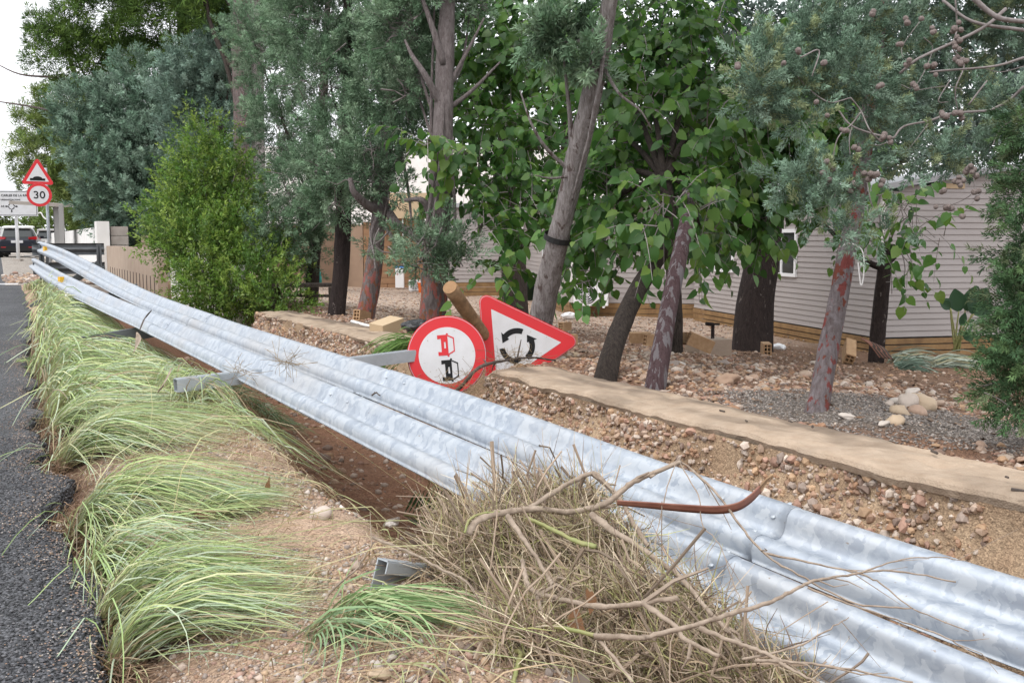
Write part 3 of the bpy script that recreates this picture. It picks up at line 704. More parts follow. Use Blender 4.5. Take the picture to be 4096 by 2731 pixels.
def bolt(par, s, w_, h=.0, r=.012):
    p = railpt(np.array([s]), np.array([w_]), np.array([h]))[0]
    ph = float(hermite(np.array([s]), KP)[0])
    b = link('bolt', bolt_me, par, p, (0, 0, 0), (r, r, r))
    nrm = np.array([-sin(ph) * NV[0], -sin(ph) * NV[1], cos(ph)]); ax = np.array([AV[0], AV[1], 0])
    R = frame(ax, np.cross(nrm, ax), nrm)
    from mathutils import Matrix
    b.rotation_euler = Matrix(R.tolist()).to_euler()
    return b
for w0 in (0.0, .31 + GAP):
    for k in range(len(splices) - 1):
        s0, s1 = splices[k], splices[k + 1]
        lift = .0042 if k % 2 else 0.0
        b = beam(s0 - (.16 if k else 0), s1 + (.16 if k < len(splices) - 2 else 0), w0, lift)
        if s1 < 20:
            for ds in (-.11, .11):
                for ww, hh in ((.10, .040), (.197, .040), (.283, .040))[:2 if ds > 0 else 3]:
                    if k % 2: bolt(b, s1 + ds, w0 + ww, hh + .008, .0105)
                    elif s1 < 27: bolt(b, s1 + ds, w0 + ww, hh + .008, .0105)
def sigma_post(a, b, parent, m=None, name='post', wdt=.11, dep=.055, up=None):
    """rolled C-section post from a to b"""
    a, b = np.asarray(a, float), np.asarray(b, float); d = unit(b - a); up = np.array([0, 0, 1.0]) if up is None else up
    x = unit(np.cross(d, up)); y = np.cross(x, d)
    th = .005
    mb = MB(); L = np.linalg.norm(b - a); R = frame(d, x, y); c = (a + b) / 2
    mb.add(*box(c, (L, th, wdt), R))
    for sg in (-1, 1):
        mb.add(*box(c + y * sg * (wdt / 2 + .0025) - x * (dep / 2), (L, dep + th, th), R))
        mb.add(*box(c + y * sg * (wdt / 2 - .018) - x * (dep + .005), (L, th, .036), R))
    return mb.build(name, m or M['galv'], parent)
sigma_post(P(176, 391, 6.3), P(414, 360, 7.35), gr, up=np.array([-AV[0], -AV[1], 0.0]), wdt=.065, dep=.075)
sigma_post(P(374, 574, 3.12), P(545, 592, 3.75), gr, M['galv'], up=np.array([0, 0, -1.0]), wdt=.10, dep=.045)
for sp in (10.2, 14.4, 18.5):
    a = railpt(np.array([sp]), np.array([-.5]), np.array([-.10]))[0]; b = railpt(np.array([sp]), np.array([.75]), np.array([-.10]))[0]
    sigma_post(a, b, gr, M['darksteel'])
p0 = railpt(np.array([27.0]), np.array([.65]), np.array([-.10]))[0]
sigma_post((p0[0], p0[1], p0[2]), (p0[0] - .1, p0[1] + .05, -.15), gr, M['darksteel'], up=np.array([AV[0], AV[1], 0]))
for sp, ww in ((25.6, .31 + GAP + .155), (18.2, .155)):
    p = railpt(np.array([sp]), np.array([ww]), np.array([.04]))[0]
    mb = MB(); mb.add(*box(p, (.09, .10, .11), rotz(AL + .3))); mb.build('reflector', M['amber'], gr)
# the stretch still standing, seen from behind; its shade is put into the colour
gs = thing('standing_guardrail', 'stretch of crash barrier, coloured dark for its shaded side, still standing behind the fallen rail ends', 'guardrail', ST(27.2, 1.6, .1))
for zb in (.83, .35):
    tv = np.linspace(.75, 2.42, 20); k = len(RW); n = len(tv)
    Tg = np.repeat(tv[:, None], k, 1).ravel(); Wg = np.tile(RW, n); Hg = np.tile(RH, n)
    sc = 27.3 - .6 * ((Tg - .75) / 1.67) * 0 + Hg
    V = np.vstack([ST(sc, Tg, zb + Wg), ST(sc + .006, Tg, zb + Wg)])
    i, j = np.meshgrid(np.arange(n - 1), np.arange(k - 1), indexing='ij')
    A = np.stack([i * k + j, i * k + j + 1, (i + 1) * k + j + 1, (i + 1) * k + j], -1).reshape(-1, 4)
    obj('rail_beam', V, [A, A[:, ::-1] + n * k], M['darksteel'], gs, smooth=True)
for tp in (.95, 2.28):
    sigma_post(ST(27.22, tp, -.25), ST(27.22, tp, 1.1), gs, M['darksteel'], up=np.array([NV[0], NV[1], 0]))

# ================================================================== FALLEN SIGNS
def ngon(r, n=48, c=(0, 0), a0=0.0):
    a = np.linspace(0, 2 * pi, n, endpoint=False) + a0
    return np.column_stack([c[0] + r * np.cos(a), c[1] + r * np.sin(a)])
def round_tri(side, rad, inset=0.0):
    """point-up equilateral triangle with round corners, centred on its centroid"""
    R0 = side / math.sqrt(3) - 2 * inset
    rad = max(rad - inset, .001)
    pts = []
    for k in range(3):
        a = pi / 2 + k * 2 * pi / 3
        c = (R0 - 2 * rad) * np.array([cos(a), sin(a)])
        for q in np.linspace(-pi / 3, pi / 3, 9):
            pts.append(c + rad * np.array([cos(a + q), sin(a + q)]))
    return np.array(pts)
def rotp(p, a):
    c, s = cos(a), sin(a); p = np.asarray(p); return np.column_stack([p[:, 0] * c - p[:, 1] * s, p[:, 0] * s + p[:, 1] * c])
def sign_basis(yaw, tilt, roll):
    """local x right, y away from the viewer, z up on the sign; roll turns it in its own plane"""
    ax = np.array([cos(yaw), sin(yaw), 0]); ay = np.array([-sin(yaw), cos(yaw), 0]); az = np.array([0, 0, 1.0])
    ay2 = ay * cos(tilt) - az * sin(tilt); az2 = az * cos(tilt) + ay * sin(tilt)
    ax3 = ax * cos(roll) + az2 * sin(roll); az3 = az2 * cos(roll) - ax * sin(roll)
    return frame(ax3, ay2, az3)
def layer(parent, name, poly, y, R, o, m, th=.0015):
    V, Fc = prism(poly, y - th, y, R, o); return obj(name, V, Fc, m, parent)
def multi(parent, name, polys, y, R, o, m, th=.0015):
    mb = MB()
    for q in polys: mb.add(*prism(q, y - th, y, R, o))
    return mb.build(name, m, parent)
def car_polys(cx, cz, s=1.0):
    """rear view of a car as the sign prints it"""
    q = [[(-.077, -.024), (.077, -.024), (.077, -.003), (-.077, -.003)], [(-.077, .010), (.077, .010), (.074, .026), (-.074, .026)], [(-.077, -.003), (-.024, -.003), (-.024, .010), (-.077, .010)], [(.024, -.003), (.077, -.003), (.077, .010), (.024, .010)],
         [(-.077, -.050), (-.047, -.050), (-.050, -.024), (-.077, -.024)], [(.047, -.050), (.077, -.050), (.077, -.024), (.050, -.024)],
         [(-.076, .026), (-.066, .026), (-.044, .066), (-.052, .074)], [(.066, .026), (.076, .026), (.052, .074), (.044, .066)], [(-.052, .074), (-.044, .066), (.044, .066), (.052, .074)],
         [(-.088, .020), (-.077, .014), (-.076, .03), (-.086, .032)], [(.077, .014), (.088, .020), (.086, .032), (.076, .03)]]
    return [np.array(k) * s + np.array([cx, cz]) for k in q]
c0 = P(447, 355, 7.35)
sg = thing('no_overtaking_sign', 'round red-rimmed no-overtaking sign lying on its side by the gap in the wall', 'road sign', c0)
R = sign_basis(RAD(6), RAD(8), RAD(-86))
RS = .287
layer(sg, 'back_plate', ngon(RS + .004, 64), .0, R, c0, M['galv'], .012)
V, Fc = tube(np.vstack([np.column_stack([(RS + .002) * np.cos(np.linspace(0, 2 * pi, 65)), np.full(65, .004), (RS + .002) * np.sin(np.linspace(0, 2 * pi, 65))])]) @ R.T + c0, .009, 6, caps=False)
obj('rim', V, Fc, M['red'], sg, smooth=True)
layer(sg, 'red_border', ngon(RS, 64), -.0125, R, c0, M['red'])
layer(sg, 'white_field', ngon(RS * .735, 64), -.0145, R, c0, M['white_sign'])
multi(sg, 'red_car', car_polys(-.078, -.013, 1.0), -.0165, R, c0, M['red'])
multi(sg, 'black_car', car_polys(.111, .003, 1.0), -.0165, R, c0, M['black'])
# roundabout warning triangle, standing behind the wall
c1 = P(516.5, 345.5, 8.35)
tg = thing('roundabout_sign', 'red triangular roundabout warning sign tipped on its side behind the low wall', 'road sign', c1)
R = sign_basis(RAD(1), RAD(5), RAD(-85.5))
TS = .955
layer(tg, 'back_plate', round_tri(TS + .01, .055), .0, R, c1, M['galv'], .014)
tp = round_tri(TS + .006, .055); tp = np.vstack([tp, tp[:1]])
V, Fc = tube(np.column_stack([tp[:, 0], np.full(len(tp), .004), tp[:, 1]]) @ R.T + c1, .010, 6, caps=False)
obj('rim', V, Fc, M['red'], tg, smooth=True)
layer(tg, 'red_border', round_tri(TS, .053), -.0145, R, c1, M['red'])
layer(tg, 'white_field', round_tri(TS * .69, .004), -.0165, R, c1, M['white_sign'])
arcs = []
cz = .005; r0, r1 = .106, .152
for k in range(3):
    a0 = RAD(35) + k * 2 * pi / 3; a1 = a0 + 1.22
    aa = np.linspace(a0, a1, 12)
    for q in range(11):
        arcs.append(np.array([(r0 * cos(aa[q]), cz + r0 * sin(aa[q])), (r1 * cos(aa[q]), cz + r1 * sin(aa[q])), (r1 * cos(aa[q + 1]), cz + r1 * sin(aa[q + 1])), (r0 * cos(aa[q + 1]), cz + r0 * sin(aa[q + 1]))]))
    h = a1; arcs.append(np.array([(.088 * cos(h), cz + .088 * sin(h)), (.178 * cos(h), cz + .178 * sin(h)), (.126 * cos(h + .52), cz + .126 * sin(h + .52))]))
multi(tg, 'circular_arrows', arcs, -.0185, R, c1, M['black'])
# round timber post leaning out of the gap
a = P(450, 287, 7.75); b = P(502, 362, 8.75)
pt = thing('timber_post', 'round brown timber post leaning up behind the two fallen signs', 'post', b)
d = unit(b - a); L = np.linalg.norm(b - a)
V, Fc = tube(np.array([a + d * x for x in np.linspace(0.004, L, 14)]), .060, 18, rough=.03, seed=3); obj('shaft', V, Fc, M['post_wood'], pt, smooth=True)
V, Fc = tube(np.array([a - d * .004, a + d * .004]), .0588, 18); obj('sawn_end', V, Fc, M['end_wood'], pt)

# ================================================================== BUILDINGS
def boards(parent, A, B, z0, z1, pitch, name, m, lap=.017, top=None, gap=0.0, thick=.012, jit=0.0):
    """horizontal boards from A to B (xy), facing the right-hand side of A->B; top(x) limits the height along the run"""
    A = np.asarray(A, float); B = np.asarray(B, float); L = np.linalg.norm(B - A); d = (B - A) / L; nrm = np.array([d[1], -d[0]])
    z = z0; out = []
    while z < z1 - .01:
        zt = min(z + pitch - gap, z1)
        x0, x1 = 0.0, L
        if top:
            xs = np.linspace(0, L, 200); ok = top(xs) >= zt - .5 * pitch
            if not ok.any(): break
            x0, x1 = xs[ok][0], xs[ok][-1]
        j = random.uniform(-jit, jit)
        q = [(x0, 0.0, z), (x1, 0.0, z), (x1, 0.0, zt), (x0, 0.0, zt), (x0, lap + j, z), (x1, lap + j, z), (x1, thick * .15 + j if not gap else lap + j, zt), (x0, thick * .15 + j if not gap else lap + j, zt)]
        V = np.array([[A[0] + d[0] * x + nrm[0] * y, A[1] + d[1] * x + nrm[1] * y, zz] for x, y, zz in q])
        out.append(obj(name, V, np.array([[0, 1, 2, 3], [7, 6, 5, 4], [4, 5, 1, 0], [3, 2, 6, 7], [5, 6, 2, 1], [0, 3, 7, 4]]), m, parent)); z += pitch
    return out
def panel(parent, name, A, B, x0, x1, z0, z1, y0, y1, m):
    A = np.asarray(A, float); B = np.asarray(B, float); d = (B - A) / np.linalg.norm(B - A); nrm = np.array([d[1], -d[0]])
    c = A + d * (x0 + x1) / 2 + nrm * (y0 + y1) / 2
    V, Fc = box((c[0], c[1], (z0 + z1) / 2), (x1 - x0, abs(y1 - y0), z1 - z0), np.array([[d[0], nrm[0], 0], [d[1], nrm[1], 0], [0, 0, 1.0]]))
    return obj(name, V, Fc, m, parent)
def window(parent, A, B, x0, x1, z0, z1, mull=True):
    f = thing_part('window', parent)
    for (a, b, c, d_) in ((x0, x1, z0, z0 + .06), (x0, x1, z1 - .06, z1)): panel(f, 'frame', A, B, a, b, c, d_, .013, .05, M['white_plastic'])
    for a in (x0, x1 - .06) + (((x0 + x1) / 2 - .03,) if mull else ()): panel(f, 'frame', A, B, a, a + .06, z0 + .06, z1 - .06, .013, .048, M['white_plastic'])
    panel(f, 'pane', A, B, x0 + .02, x1 - .02, z0 + .02, z1 - .02, .014, .03, M['glass'])
    return f
def thing_part(name, parent):
    o = bpy.data.objects.new(name, None); COL.objects.link(o); o.parent = parent; WL[o.name] = wl(parent); o.empty_display_size = .1
    return o
def core(parent, pts, z0, z1, m, name='wall_core'):
    pts = np.asarray(pts, float); n = len(pts)
    zt = z1 if hasattr(z1, '__len__') else [z1] * n
    V = np.vstack([np.column_stack([pts, np.full(n, z0)]), np.column_stack([pts, zt])]); i = np.arange(n); j = (i + 1) % n
    return obj(name, V, [np.array([i[::-1]]), np.array([i + n]), np.column_stack([i, j, j + n, i + n])], m, parent)
def perp(A, B):
    d = unit(np.asarray(B, float) - np.asarray(A, float)); return np.array([d[1], -d[0]])
# nearest home
A = np.array([5.50, 14.7]); Bl = np.array([3.98, 21.4]); dg = unit(np.array([1.0, .235])); Ar = A + dg * 4.2
ZS, ZE = -.25, 1.93
nh = thing('mobile_home', 'nearest grey clapboard mobile home with timber skirt at right, gable end showing', 'mobile home', (A[0], A[1], -.5))
ins = .02
core(nh, [A + np.array([.02, .03]), Ar + np.array([0, .03]), Ar + (Bl - A), Bl + np.array([.02, 0])], -.2, [ZE] * 4, M['siding'])
gable = lambda x: ZE + .155 * np.minimum(x, 4.2 - x)
boards(nh, Bl, A, ZS, ZE, .0905, 'siding_board', M['siding'])
boards(nh, A, Ar, ZS, ZE + .33, .0905, 'siding_board', M['siding'], top=gable)
bk = boards(nh, Bl + np.array([0, 0]), A, ZS - .30, ZS - .005, .098, 'skirt_board', M['plank'], lap=.03, gap=.018, jit=.008)
boards(nh, A, Ar, ZS - .40, ZS - .005, .098, 'skirt_board', M['plank'], lap=.03, gap=.018, jit=.008)
core(nh, [A + np.array([.15, .25]), Ar + np.array([0, .25]), Ar + (Bl - A), Bl + np.array([.2, 0])], -.8, ZS - .02, M['darksteel'], 'underfloor')
V, Fc = box((A[0] - .004, A[1] - .006, (ZS + ZE) / 2), (.05, .05, ZE - ZS), rotz(.23)); obj('corner_trim', V, Fc, M['trim'], nh)
# gable roof
mid = A + dg * 2.1; ev = Bl - A; ez = unit(np.array([ev[0], ev[1], 0]))
for q, (p0, p1, za, zb) in enumerate(((A - dg * .18, mid, ZE - .005, ZE + .33), (mid, Ar + dg * .18, ZE + .33, ZE - .005))):
    o0 = -ez[:2] * .16; o1 = ev + ez[:2] * .2; T_ = .085
    c = [(*(p0 + o0), za), (*(p1 + o0), zb), (*(p1 + o1), zb), (*(p0 + o1), za)]
    V = np.array(c + [(x, y, z + T_) for x, y, z in c]); obj('roof_slope', V, BOXF, M['roofgrey'], nh)
xv = 1.02; panel(nh, 'vent', A, Ar, xv, xv + .34, ZE + .045, ZE + .12, .013, .03, M['beige'])
LB = np.linalg.norm(Bl - A)
def along(u):   # distance from Bl where the pixel column meets the wall
    k = (u - 512) / F; d0 = (A - Bl) / LB
    return (k * Bl[1] - Bl[0]) / (d0[0] - k * d0[1])
zpix = lambda v, y: HC - (v - 240) * y / F
x0, x1 = along(778), along(797); yw = 16.0
window(nh, Bl, A, x0 - .35, x1, zpix(279, yw), zpix(228, yw))
x0, x1 = along(716), along(734); window(nh, Bl, A, x0, x1, zpix(272, 19.5), zpix(235, 19.5), False)
# second home
Cc = np.array([1.36, 22.6]); Cr = np.array([4.3, 22.15]); Cl = np.array([.36, 31.0])
mh = thing('mobile_home', 'middle pale clapboard mobile home with brown plank skirt and an air conditioner', 'mobile home', (Cc[0], Cc[1], -.5))
zs, ze = -.22, 2.0
core(mh, [Cc + .03, Cr + np.array([0, .03]), Cr + (Cl - Cc), Cl + .03], -.2, ze, M['siding'])
boards(mh, Cc, Cr, zs, ze, .115, 'siding_board', M['siding']); boards(mh, Cl, Cc, zs + .02, ze, .115, 'siding_board', M['siding'])
boards(mh, Cc, Cr, zs - .36, zs - .004, .12, 'skirt_board', M['plank'], lap=.03, gap=.012); boards(mh, Cl, Cc, zs - .34, zs + .016, .12, 'skirt_board', M['plank'], lap=.03, gap=.012)
core(mh, [Cc + .2, Cr + np.array([0, .2]), Cr + (Cl - Cc), Cl + .2], -.75, zs - .02, M['darksteel'], 'underfloor')
V, Fc = box((Cc[0], Cc[1], (zs + ze) / 2), (.09, .09, ze - zs), rotz(-.15)); obj('corner_trim', V, Fc, M['trim'], mh)
V, Fc = box((*((Cc + Cr + Cl + Cr + (Cl - Cc)) / 4), ze + .06), (3.4, 9.4, .12), rotz(.115)); obj('roof_slope', V, Fc, M['roofgrey'], mh)
LL = np.linalg.norm(Cc - Cl); window(mh, Cl, Cc, LL * .50, LL * .72, zpix(262, 26), zpix(240, 26), False)
def aircon(p, yaw, label, w=.8, h=.55, dp=.28, bracket=True):
    a = thing('air_conditioner', label, 'air conditioner', p); R = rotz(yaw)
    V, Fc = box(p + np.array([0, 0, h / 2]), (w, dp, h), R); obj('casing', V, Fc, M['white_plastic'], a)
    fr = p + R @ np.array([-.08 * w / .8, -dp / 2 - .004, h / 2])
    V, Fc = prism(ngon(.23 * h / .55, 24), -.004, .003, R, fr); obj('fan_opening', V, Fc, M['black'], a)
    mb = MB()
    for r_ in (.05, .10, .15, .20):
        q = np.linspace(0, 2 * pi, 25); mb.add(*tube(np.column_stack([r_ * h / .55 * np.cos(q), np.full(25, -.012), r_ * h / .55 * np.sin(q)]) @ R.T + fr, .006, 4, caps=False))
    for q in np.linspace(0, pi, 5)[:-1]:
        e = np.array([cos(q), 0, sin(q)]) * .23 * h / .55; mb.add(*cyl(R @ (e + [0, -.012, 0]) + fr, R @ (-e + [0, -.012, 0]) + fr, .005, 4))
    mb.build('fan_grille', M['white_plastic'], a)
    for sx in (-.3, .3):
        V, Fc = box(p + R @ np.array([sx * w / .8, .02, -.025]), (.05, dp * 1.1, .045), R); obj('bracket', V, Fc, M['white_plastic'], a)
    return a
aircon(P(591, 305, 22.2), -.15, 'white air conditioner unit on the plank-skirted wall of the middle home', .78, .52)
# third home, far
D0 = np.array([-2.02, 30.6]); D1 = np.array([.30, 31.1])
fh = thing('mobile_home', 'farthest grey clapboard mobile home seen between the red-patched trunk and the hanging leaves', 'mobile home', (D0[0], D0[1], -.5))
core(fh, [D0 + .03, D1 + np.array([0, .03]), D1 + np.array([0, 5]), D0 + np.array([0, 5])], -.2, 2.2, M['siding'])
boards(fh, D0, D1, -.1, 2.2, .118, 'siding_board', M['siding']); boards(fh, D0, D1, -.55, -.105, .15, 'skirt_board', M['plank'], lap=.03, gap=.015)
V, Fc = box((D0[0] - .03, D0[1], 1.05), (.07, .07, 2.3)); obj('corner_trim', V, Fc, M['trim'], fh)
V, Fc = box(((D0[0] + D1[0]) / 2, 33.4, 2.27), (2.8, 5.8, .13)); obj('roof_slope', V, Fc, M['roofgrey'], fh)
# brown block: rendered left part and coursed right part
p = lambda u, v, d: P(u, v, d)
b0, bm, b1 = P(318, 286, 37), P(364, 286.5, 36.3), P(436, 287, 35.8)
bb = thing('brown_block', 'low brown building of painted blocks beside the white machine at the back of the yard', 'building', (b0[0], b0[1], -.55))
core(bb, [bm[:2] + [.0, .05], b1[:2] + [0, .05], b1[:2] + [0, 5], bm[:2] + [0, 5]], -.7, 1.85, M['brownwall'])
for k in range(11):
    zz = -.6 + k * .225
    m_ = np.linalg.norm(b1[:2] - bm[:2])
    for q in range(3):
        xa = m_ * q / 3 + (.3 if k % 2 and q else 0); xb = m_ * (q + 1) / 3 + (.3 if k % 2 and q < 2 else 0)
        panel(bb, 'block', bm[:2], b1[:2], xa + .01, xb - .01, zz, zz + .21, -.03, .012, M['brownwall'])
tb = P(336, 287, 36.5)
core(bb, [tb[:2], bm[:2] - [.02, -.02], bm[:2] + [-.02, 4.5], tb[:2] + [0, 4.5]], -.7, 1.78, M['tanwall'], 'rendered_wall')
V, Fc = box(P(411, 206, 35.7) + np.array([0, -.25, 0]), (2.3, .9, .9)); obj('canopy', V, Fc, M['beige'], bb)
V, Fc = box(P(409, 221, 35.4), (1.0, .1, .5)); obj('shutter', V, Fc, M['end_wood'], bb)
g0 = P(300, 287, 40); V, Fc = box((g0[0] + .6, 40, .5), (3.6, .3, 2.6))
gw = obj('boundary_wall', V, Fc, M['tanwall']); tag(gw, 'dull pinkish brown wall left of the brown block behind the dark trunk', 'wall')
V, Fc = box(P(338, 258, 36), (.16, .2, 2.0)); tag(obj('gate_pillar', V, Fc, M['tan_concrete']), 'slim grey brown gate pillar between the tan and pinkish walls', 'pillar')
# white building behind
wb = thing('white_building', 'large white rendered building behind the brown block, glimpsed through branches', 'building', P(430, 220, 62))
o_ = P(420, 200, 62); V, Fc = box((o_[0], 66, 3.2), (30, 8, 7.6)); obj('wall', V, Fc, M['white_paint'], wb)
for x in (-5, -1.5, 2, 5.5):
    V, Fc = box((o_[0] + x, 61.97, 2.2), (1.1, .1, 1.3)); wn = obj('window', V, Fc, M['glass'], wb); V, Fc = box((o_[0] + x, 61.93, 1.5), (1.3, .16, .1)); obj('sill', V, Fc, M['white_paint'], wn)
# small things by the brown block
q = P(400, 286.5, 35.2); q[2] = float(zxy(q[0], q[1]))
vm = thing('drinks_machine', 'slim white cabinet with blue top against the brown wall', 'cabinet', q)
V, Fc = box(q + np.array([0, 0, .37]), (.30, .28, .70)); obj('cabinet', V, Fc, M['white_plastic'], vm)
V, Fc = box(q + np.array([0, 0, .757]), (.31, .29, .07)); obj('blue_top', V, Fc, M['blue'], vm)
V, Fc = prism(ngon(.03, 16), -.003, 0, np.eye(3), q + np.array([-.07, -.143, .50])); obj('round_mark', V, Fc, M['red'], vm)
V, Fc = prism(ngon(.02, 16), -.005, -.0035, np.eye(3), q + np.array([-.07, -.143, .50])); obj('mark_centre', V, Fc, M['white_sign'], vm)
V, Fc = box(q + np.array([-.07, -.1425, .60]), (.03, .005, .04)); obj('dark_mark', V, Fc, M['black'], vm)
V, Fc = cyl(q + np.array([.15, .02, .8]), q + np.array([.10, .2, 2.5]), .025, 8); tag(obj('white_pipe', V, Fc, M['white_plastic']), 'thin white pipe rising up the brown wall behind the blue-topped cabinet', 'pipe')
q = P(416.5, 290, 33.5); q[2] = float(zxy(q[0], q[1])); aircon(q + np.array([0, 0, .05]), 0, 'small white air conditioner box standing on the ground by the brown wall', .50, .36, .25)
q = P(421, 292, 32.6); q[2] = float(zxy(q[0], q[1]))
bk = thing('orange_bucket', 'orange bucket on the ground beside the red-patched trunk in mid yard', 'bucket', q)
V, Fc = tube(q + np.array([(0, 0, 0), (0, 0, .30)]), [.075, .11], 14); obj('pail', V, Fc, M['orange'], bk, smooth=False)
V, Fc = tube(q + np.array([(0, 0, .30), (0, 0, .325)]), [.118, .118], 14); obj('rim', V, Fc, M['orange'], bk)
qa = np.linspace(0, pi, 9); V, Fc = tube(q + np.column_stack([.11 * np.cos(qa), 0 * qa, .32 + .08 * np.sin(qa)]), .008, 5); obj('handle', V, Fc, M['orange'], bk)
q = P(526, 299, 29); q[2] = float(zxy(q[0], q[1]))
gb = thing('green_crate', 'dark green plastic box on the ground under the hanging leaves', 'box', q)
V, Fc = tube(q + np.array([(0, 0, 0.), (0, 0, .42)]), [.62, .72], 4, caps=True); obj('tub', V, Fc, M['darkgreen'], gb)
V, Fc = tube(q + np.array([(0, 0, .422), (0, 0, .50), (0, 0, .55)]), [.76, .74, .5], 4); obj('lid', V, Fc, M['darkgreen'], gb)
# teal umbrella and cart among the trunks
q = P(316, 303, 16.6); q[2] = float(zxy(q[0], q[1]))
um = thing('folded_parasol', 'folded teal parasol standing behind the dark trunks beside the bush', 'parasol', q)
a = np.linspace(0, 1, 8); V, Fc = tube(q + np.column_stack([0 * a + .02 * a, 0 * a, .35 + .75 * a]), .085 * (1 - a) + .015, 9, rough=.3, seed=4); obj('canopy', V, Fc, M['teal'], um, smooth=True)
V, Fc = cyl(q, q + np.array([.02, 0, 1.2]), .018, 6); obj('pole', V, Fc, M['grey_metal'], um)
q = P(321, 312, 15); q[2] = float(zxy(q[0], q[1]))
ct = thing('timber_bench', 'dark timber bench stand beside the teal parasol behind the trunks', 'bench', q)
V, Fc = box(q + np.array([-.25, 0, .36]), (1.0, .35, .05)); obj('seat', V, Fc, M['bark_dark'], ct)
for sx in (-.68, .18):
    for sy in (-.14, .14): V, Fc = box(q + np.array([sx, sy, .165]), (.06, .05, .33)); obj('leg', V, Fc, M['bark_dark'], ct)
V, Fc = box(q + np.array([.22, .16, .62]), (.035, .035, .5)); obj('upright', V, Fc, M['bark_dark'], ct)
V, Fc = box(q + np.array([-.25, -.1, .2]), (.8, .03, .04)); obj('stretcher', V, Fc, M['bark_dark'], ct)

# hollow bricks
def brick_mesh():
    mb = MB(); W, H, Dp = .24, .115, .09; t = .012
    for z in (-H / 2 + t / 2, H / 2 - t / 2): mb.add(*box((0, 0, z), (W, Dp, t)))
    mb.add(*box((0, 0, 0), (W, Dp - .001, t)))
    for y in (-Dp / 2 + t / 2, Dp / 2 - t / 2, -.014, .016): pass
    return mb
def hollow_brick(p, rot, label, group=None, sc=1.0):
    b = thing('hollow_brick', label, 'brick', p, group)
    R = euler(*rot); sc = sc * .74; W, H, Dp = .26 * sc, .13 * sc, .09 * sc; t = .014 * sc
    mb = MB()                                                          # bores run along local x
    for z in (-H / 2 + t / 2, H / 2 - t / 2): mb.add(*box(p + R @ np.array([0, 0, z]), (W, Dp, t), R))
    for y in (-Dp / 2 + t / 2, Dp / 2 - t / 2): mb.add(*box(p + R @ np.array([0, y, 0]), (W, t, H - 2 * t), R))
    mb.build('shell', M['brick'], b)
    mb = MB()
    mb.add(*box(p, (W - .006, t * .8, H - 2 * t), R))
    for z in (-H / 6, H / 6):
        for y in (-(Dp - 2 * t) / 4 - t * .2, (Dp - 2 * t) / 4 + t * .2): mb.add(*box(p + R @ np.array([0, y, z]), (W - .006, (Dp - 2 * t) / 2 - t * .4, t * .8), R))
    mb.build('web', M['brick'], b)
    mb = MB(); mb.add(*box(p, (W * .5, Dp - 2 * t - .004, H - 2 * t - .004), R)); mb.build('bore_shade', M['black'], b)  # black block stands in for the shade inside the bores
    return b
def onground(u, v, lift): 
    q = G(u, v); q[2] += lift; return q
hollow_brick(onground(439, 321, .07) if False else P(441, 320, 12.7), (0, .1, 1.2), 'pale hollow brick at the foot of the middle grey trunk behind the wall', sc=1.5)
hollow_brick(P(565, 326, 11.2), (.0, .05, 1.0), 'small hollow brick on the ground right of the triangle sign', sc=1.0)
hollow_brick(P(567, 339, 10.2), (.0, .0, .2), 'flat brick lying in the stones just right of the triangle tip', sc=1.1)
hollow_brick(P(655, 340, 10.6), (0, .1, .4), 'flat brick lying in the gap between the two crossing trunks', 'loose bricks in a row behind the crossing trunks', 1.3)
hollow_brick(P(684, 338, 11), (.3, .1, 1.9), 'brick turned end-on just right of the thin dark trunk', 'loose bricks in a row behind the crossing trunks', 1.3)
hollow_brick(P(700, 342, 10.8), (.1, .4, .1), 'split brick with layered pieces, right of the purple trunk', sc=1.5)
hollow_brick(P(640, 337, 11), (.1, .0, .1), 'leftmost brick of the row, beside the leaning mulberry trunk', 'loose bricks in a row behind the crossing trunks', 1.2)
hollow_brick(P(766, 348, 12.3), (.0, .0, 1.45), 'reddish brick standing by the foot of the thick black trunk', sc=1.5)
hollow_brick(P(849, 352, 12.6), (.3, -.5, 1.25), 'tilted brick showing its six holes beside the cut stump', sc=1.9)
hollow_brick(P(390, 327, 10.9), (.1, -.1, 1.35), 'brick showing round bores beside the coping near the fallen signs', sc=1.5)
hollow_brick(P(362, 316, 12.8), (0, .2, 1.2), 'yellowish hollow brick leaning on the foot of the orange-footed trunk', sc=1.5)
# concrete block with tap
q = onground(707, 352, 0) if False else P(708, 352, 11.6); q[2] = float(zxy(q[0], q[1]))
tb_ = thing('water_point', 'square concrete block with a dark tap pipe, by the thick black trunk', 'water point', q)
V, Fc = box(q + np.array([0, 0, .08]), (.42, .36, .22), rotz(.3)); obj('block', V, Fc, M['tan_concrete'], tb_)
V, Fc = tube(q + np.array([(0.05, 0, .18), (.05, 0, .33), (.05, -.02, .36), (-.04, -.05, .37)]), .022, 7); obj('pipe', V, Fc, M['bark_black'], tb_)
V, Fc = cyl(q + np.array([-.03, -.0, .36]), q + np.array([.13, .0, .36]), .014, 6); obj('tap_handle', V, Fc, M['bark_black'], tb_)
V, Fc = box(q + np.array([-.06, -.20, .11]), (.05, .03, .06)); obj('tap', V, Fc, M['galv'], tb_)
def crumple(p, size, name, label, cat, m, seed, flat=.5):
    v, f = ico(2); r = np.random.default_rng(seed)
    v = v * (1 + .5 * fbm(v[:, 0] * 2 + seed, v[:, 1] * 2 + v[:, 2] * 1.3, seed, 3))[:, None] * np.array([1, .8, flat]) * size + np.asarray(p) + np.array([0, 0, size * flat * .6])
    return tag(obj(name, v, f, m), label, cat)
crumple(P(416, 330, 9.4), .13, 'plastic_bag', 'crumpled black plastic bag behind the round sign by the broken wall', 'bag', M['blackcloth'], 3)
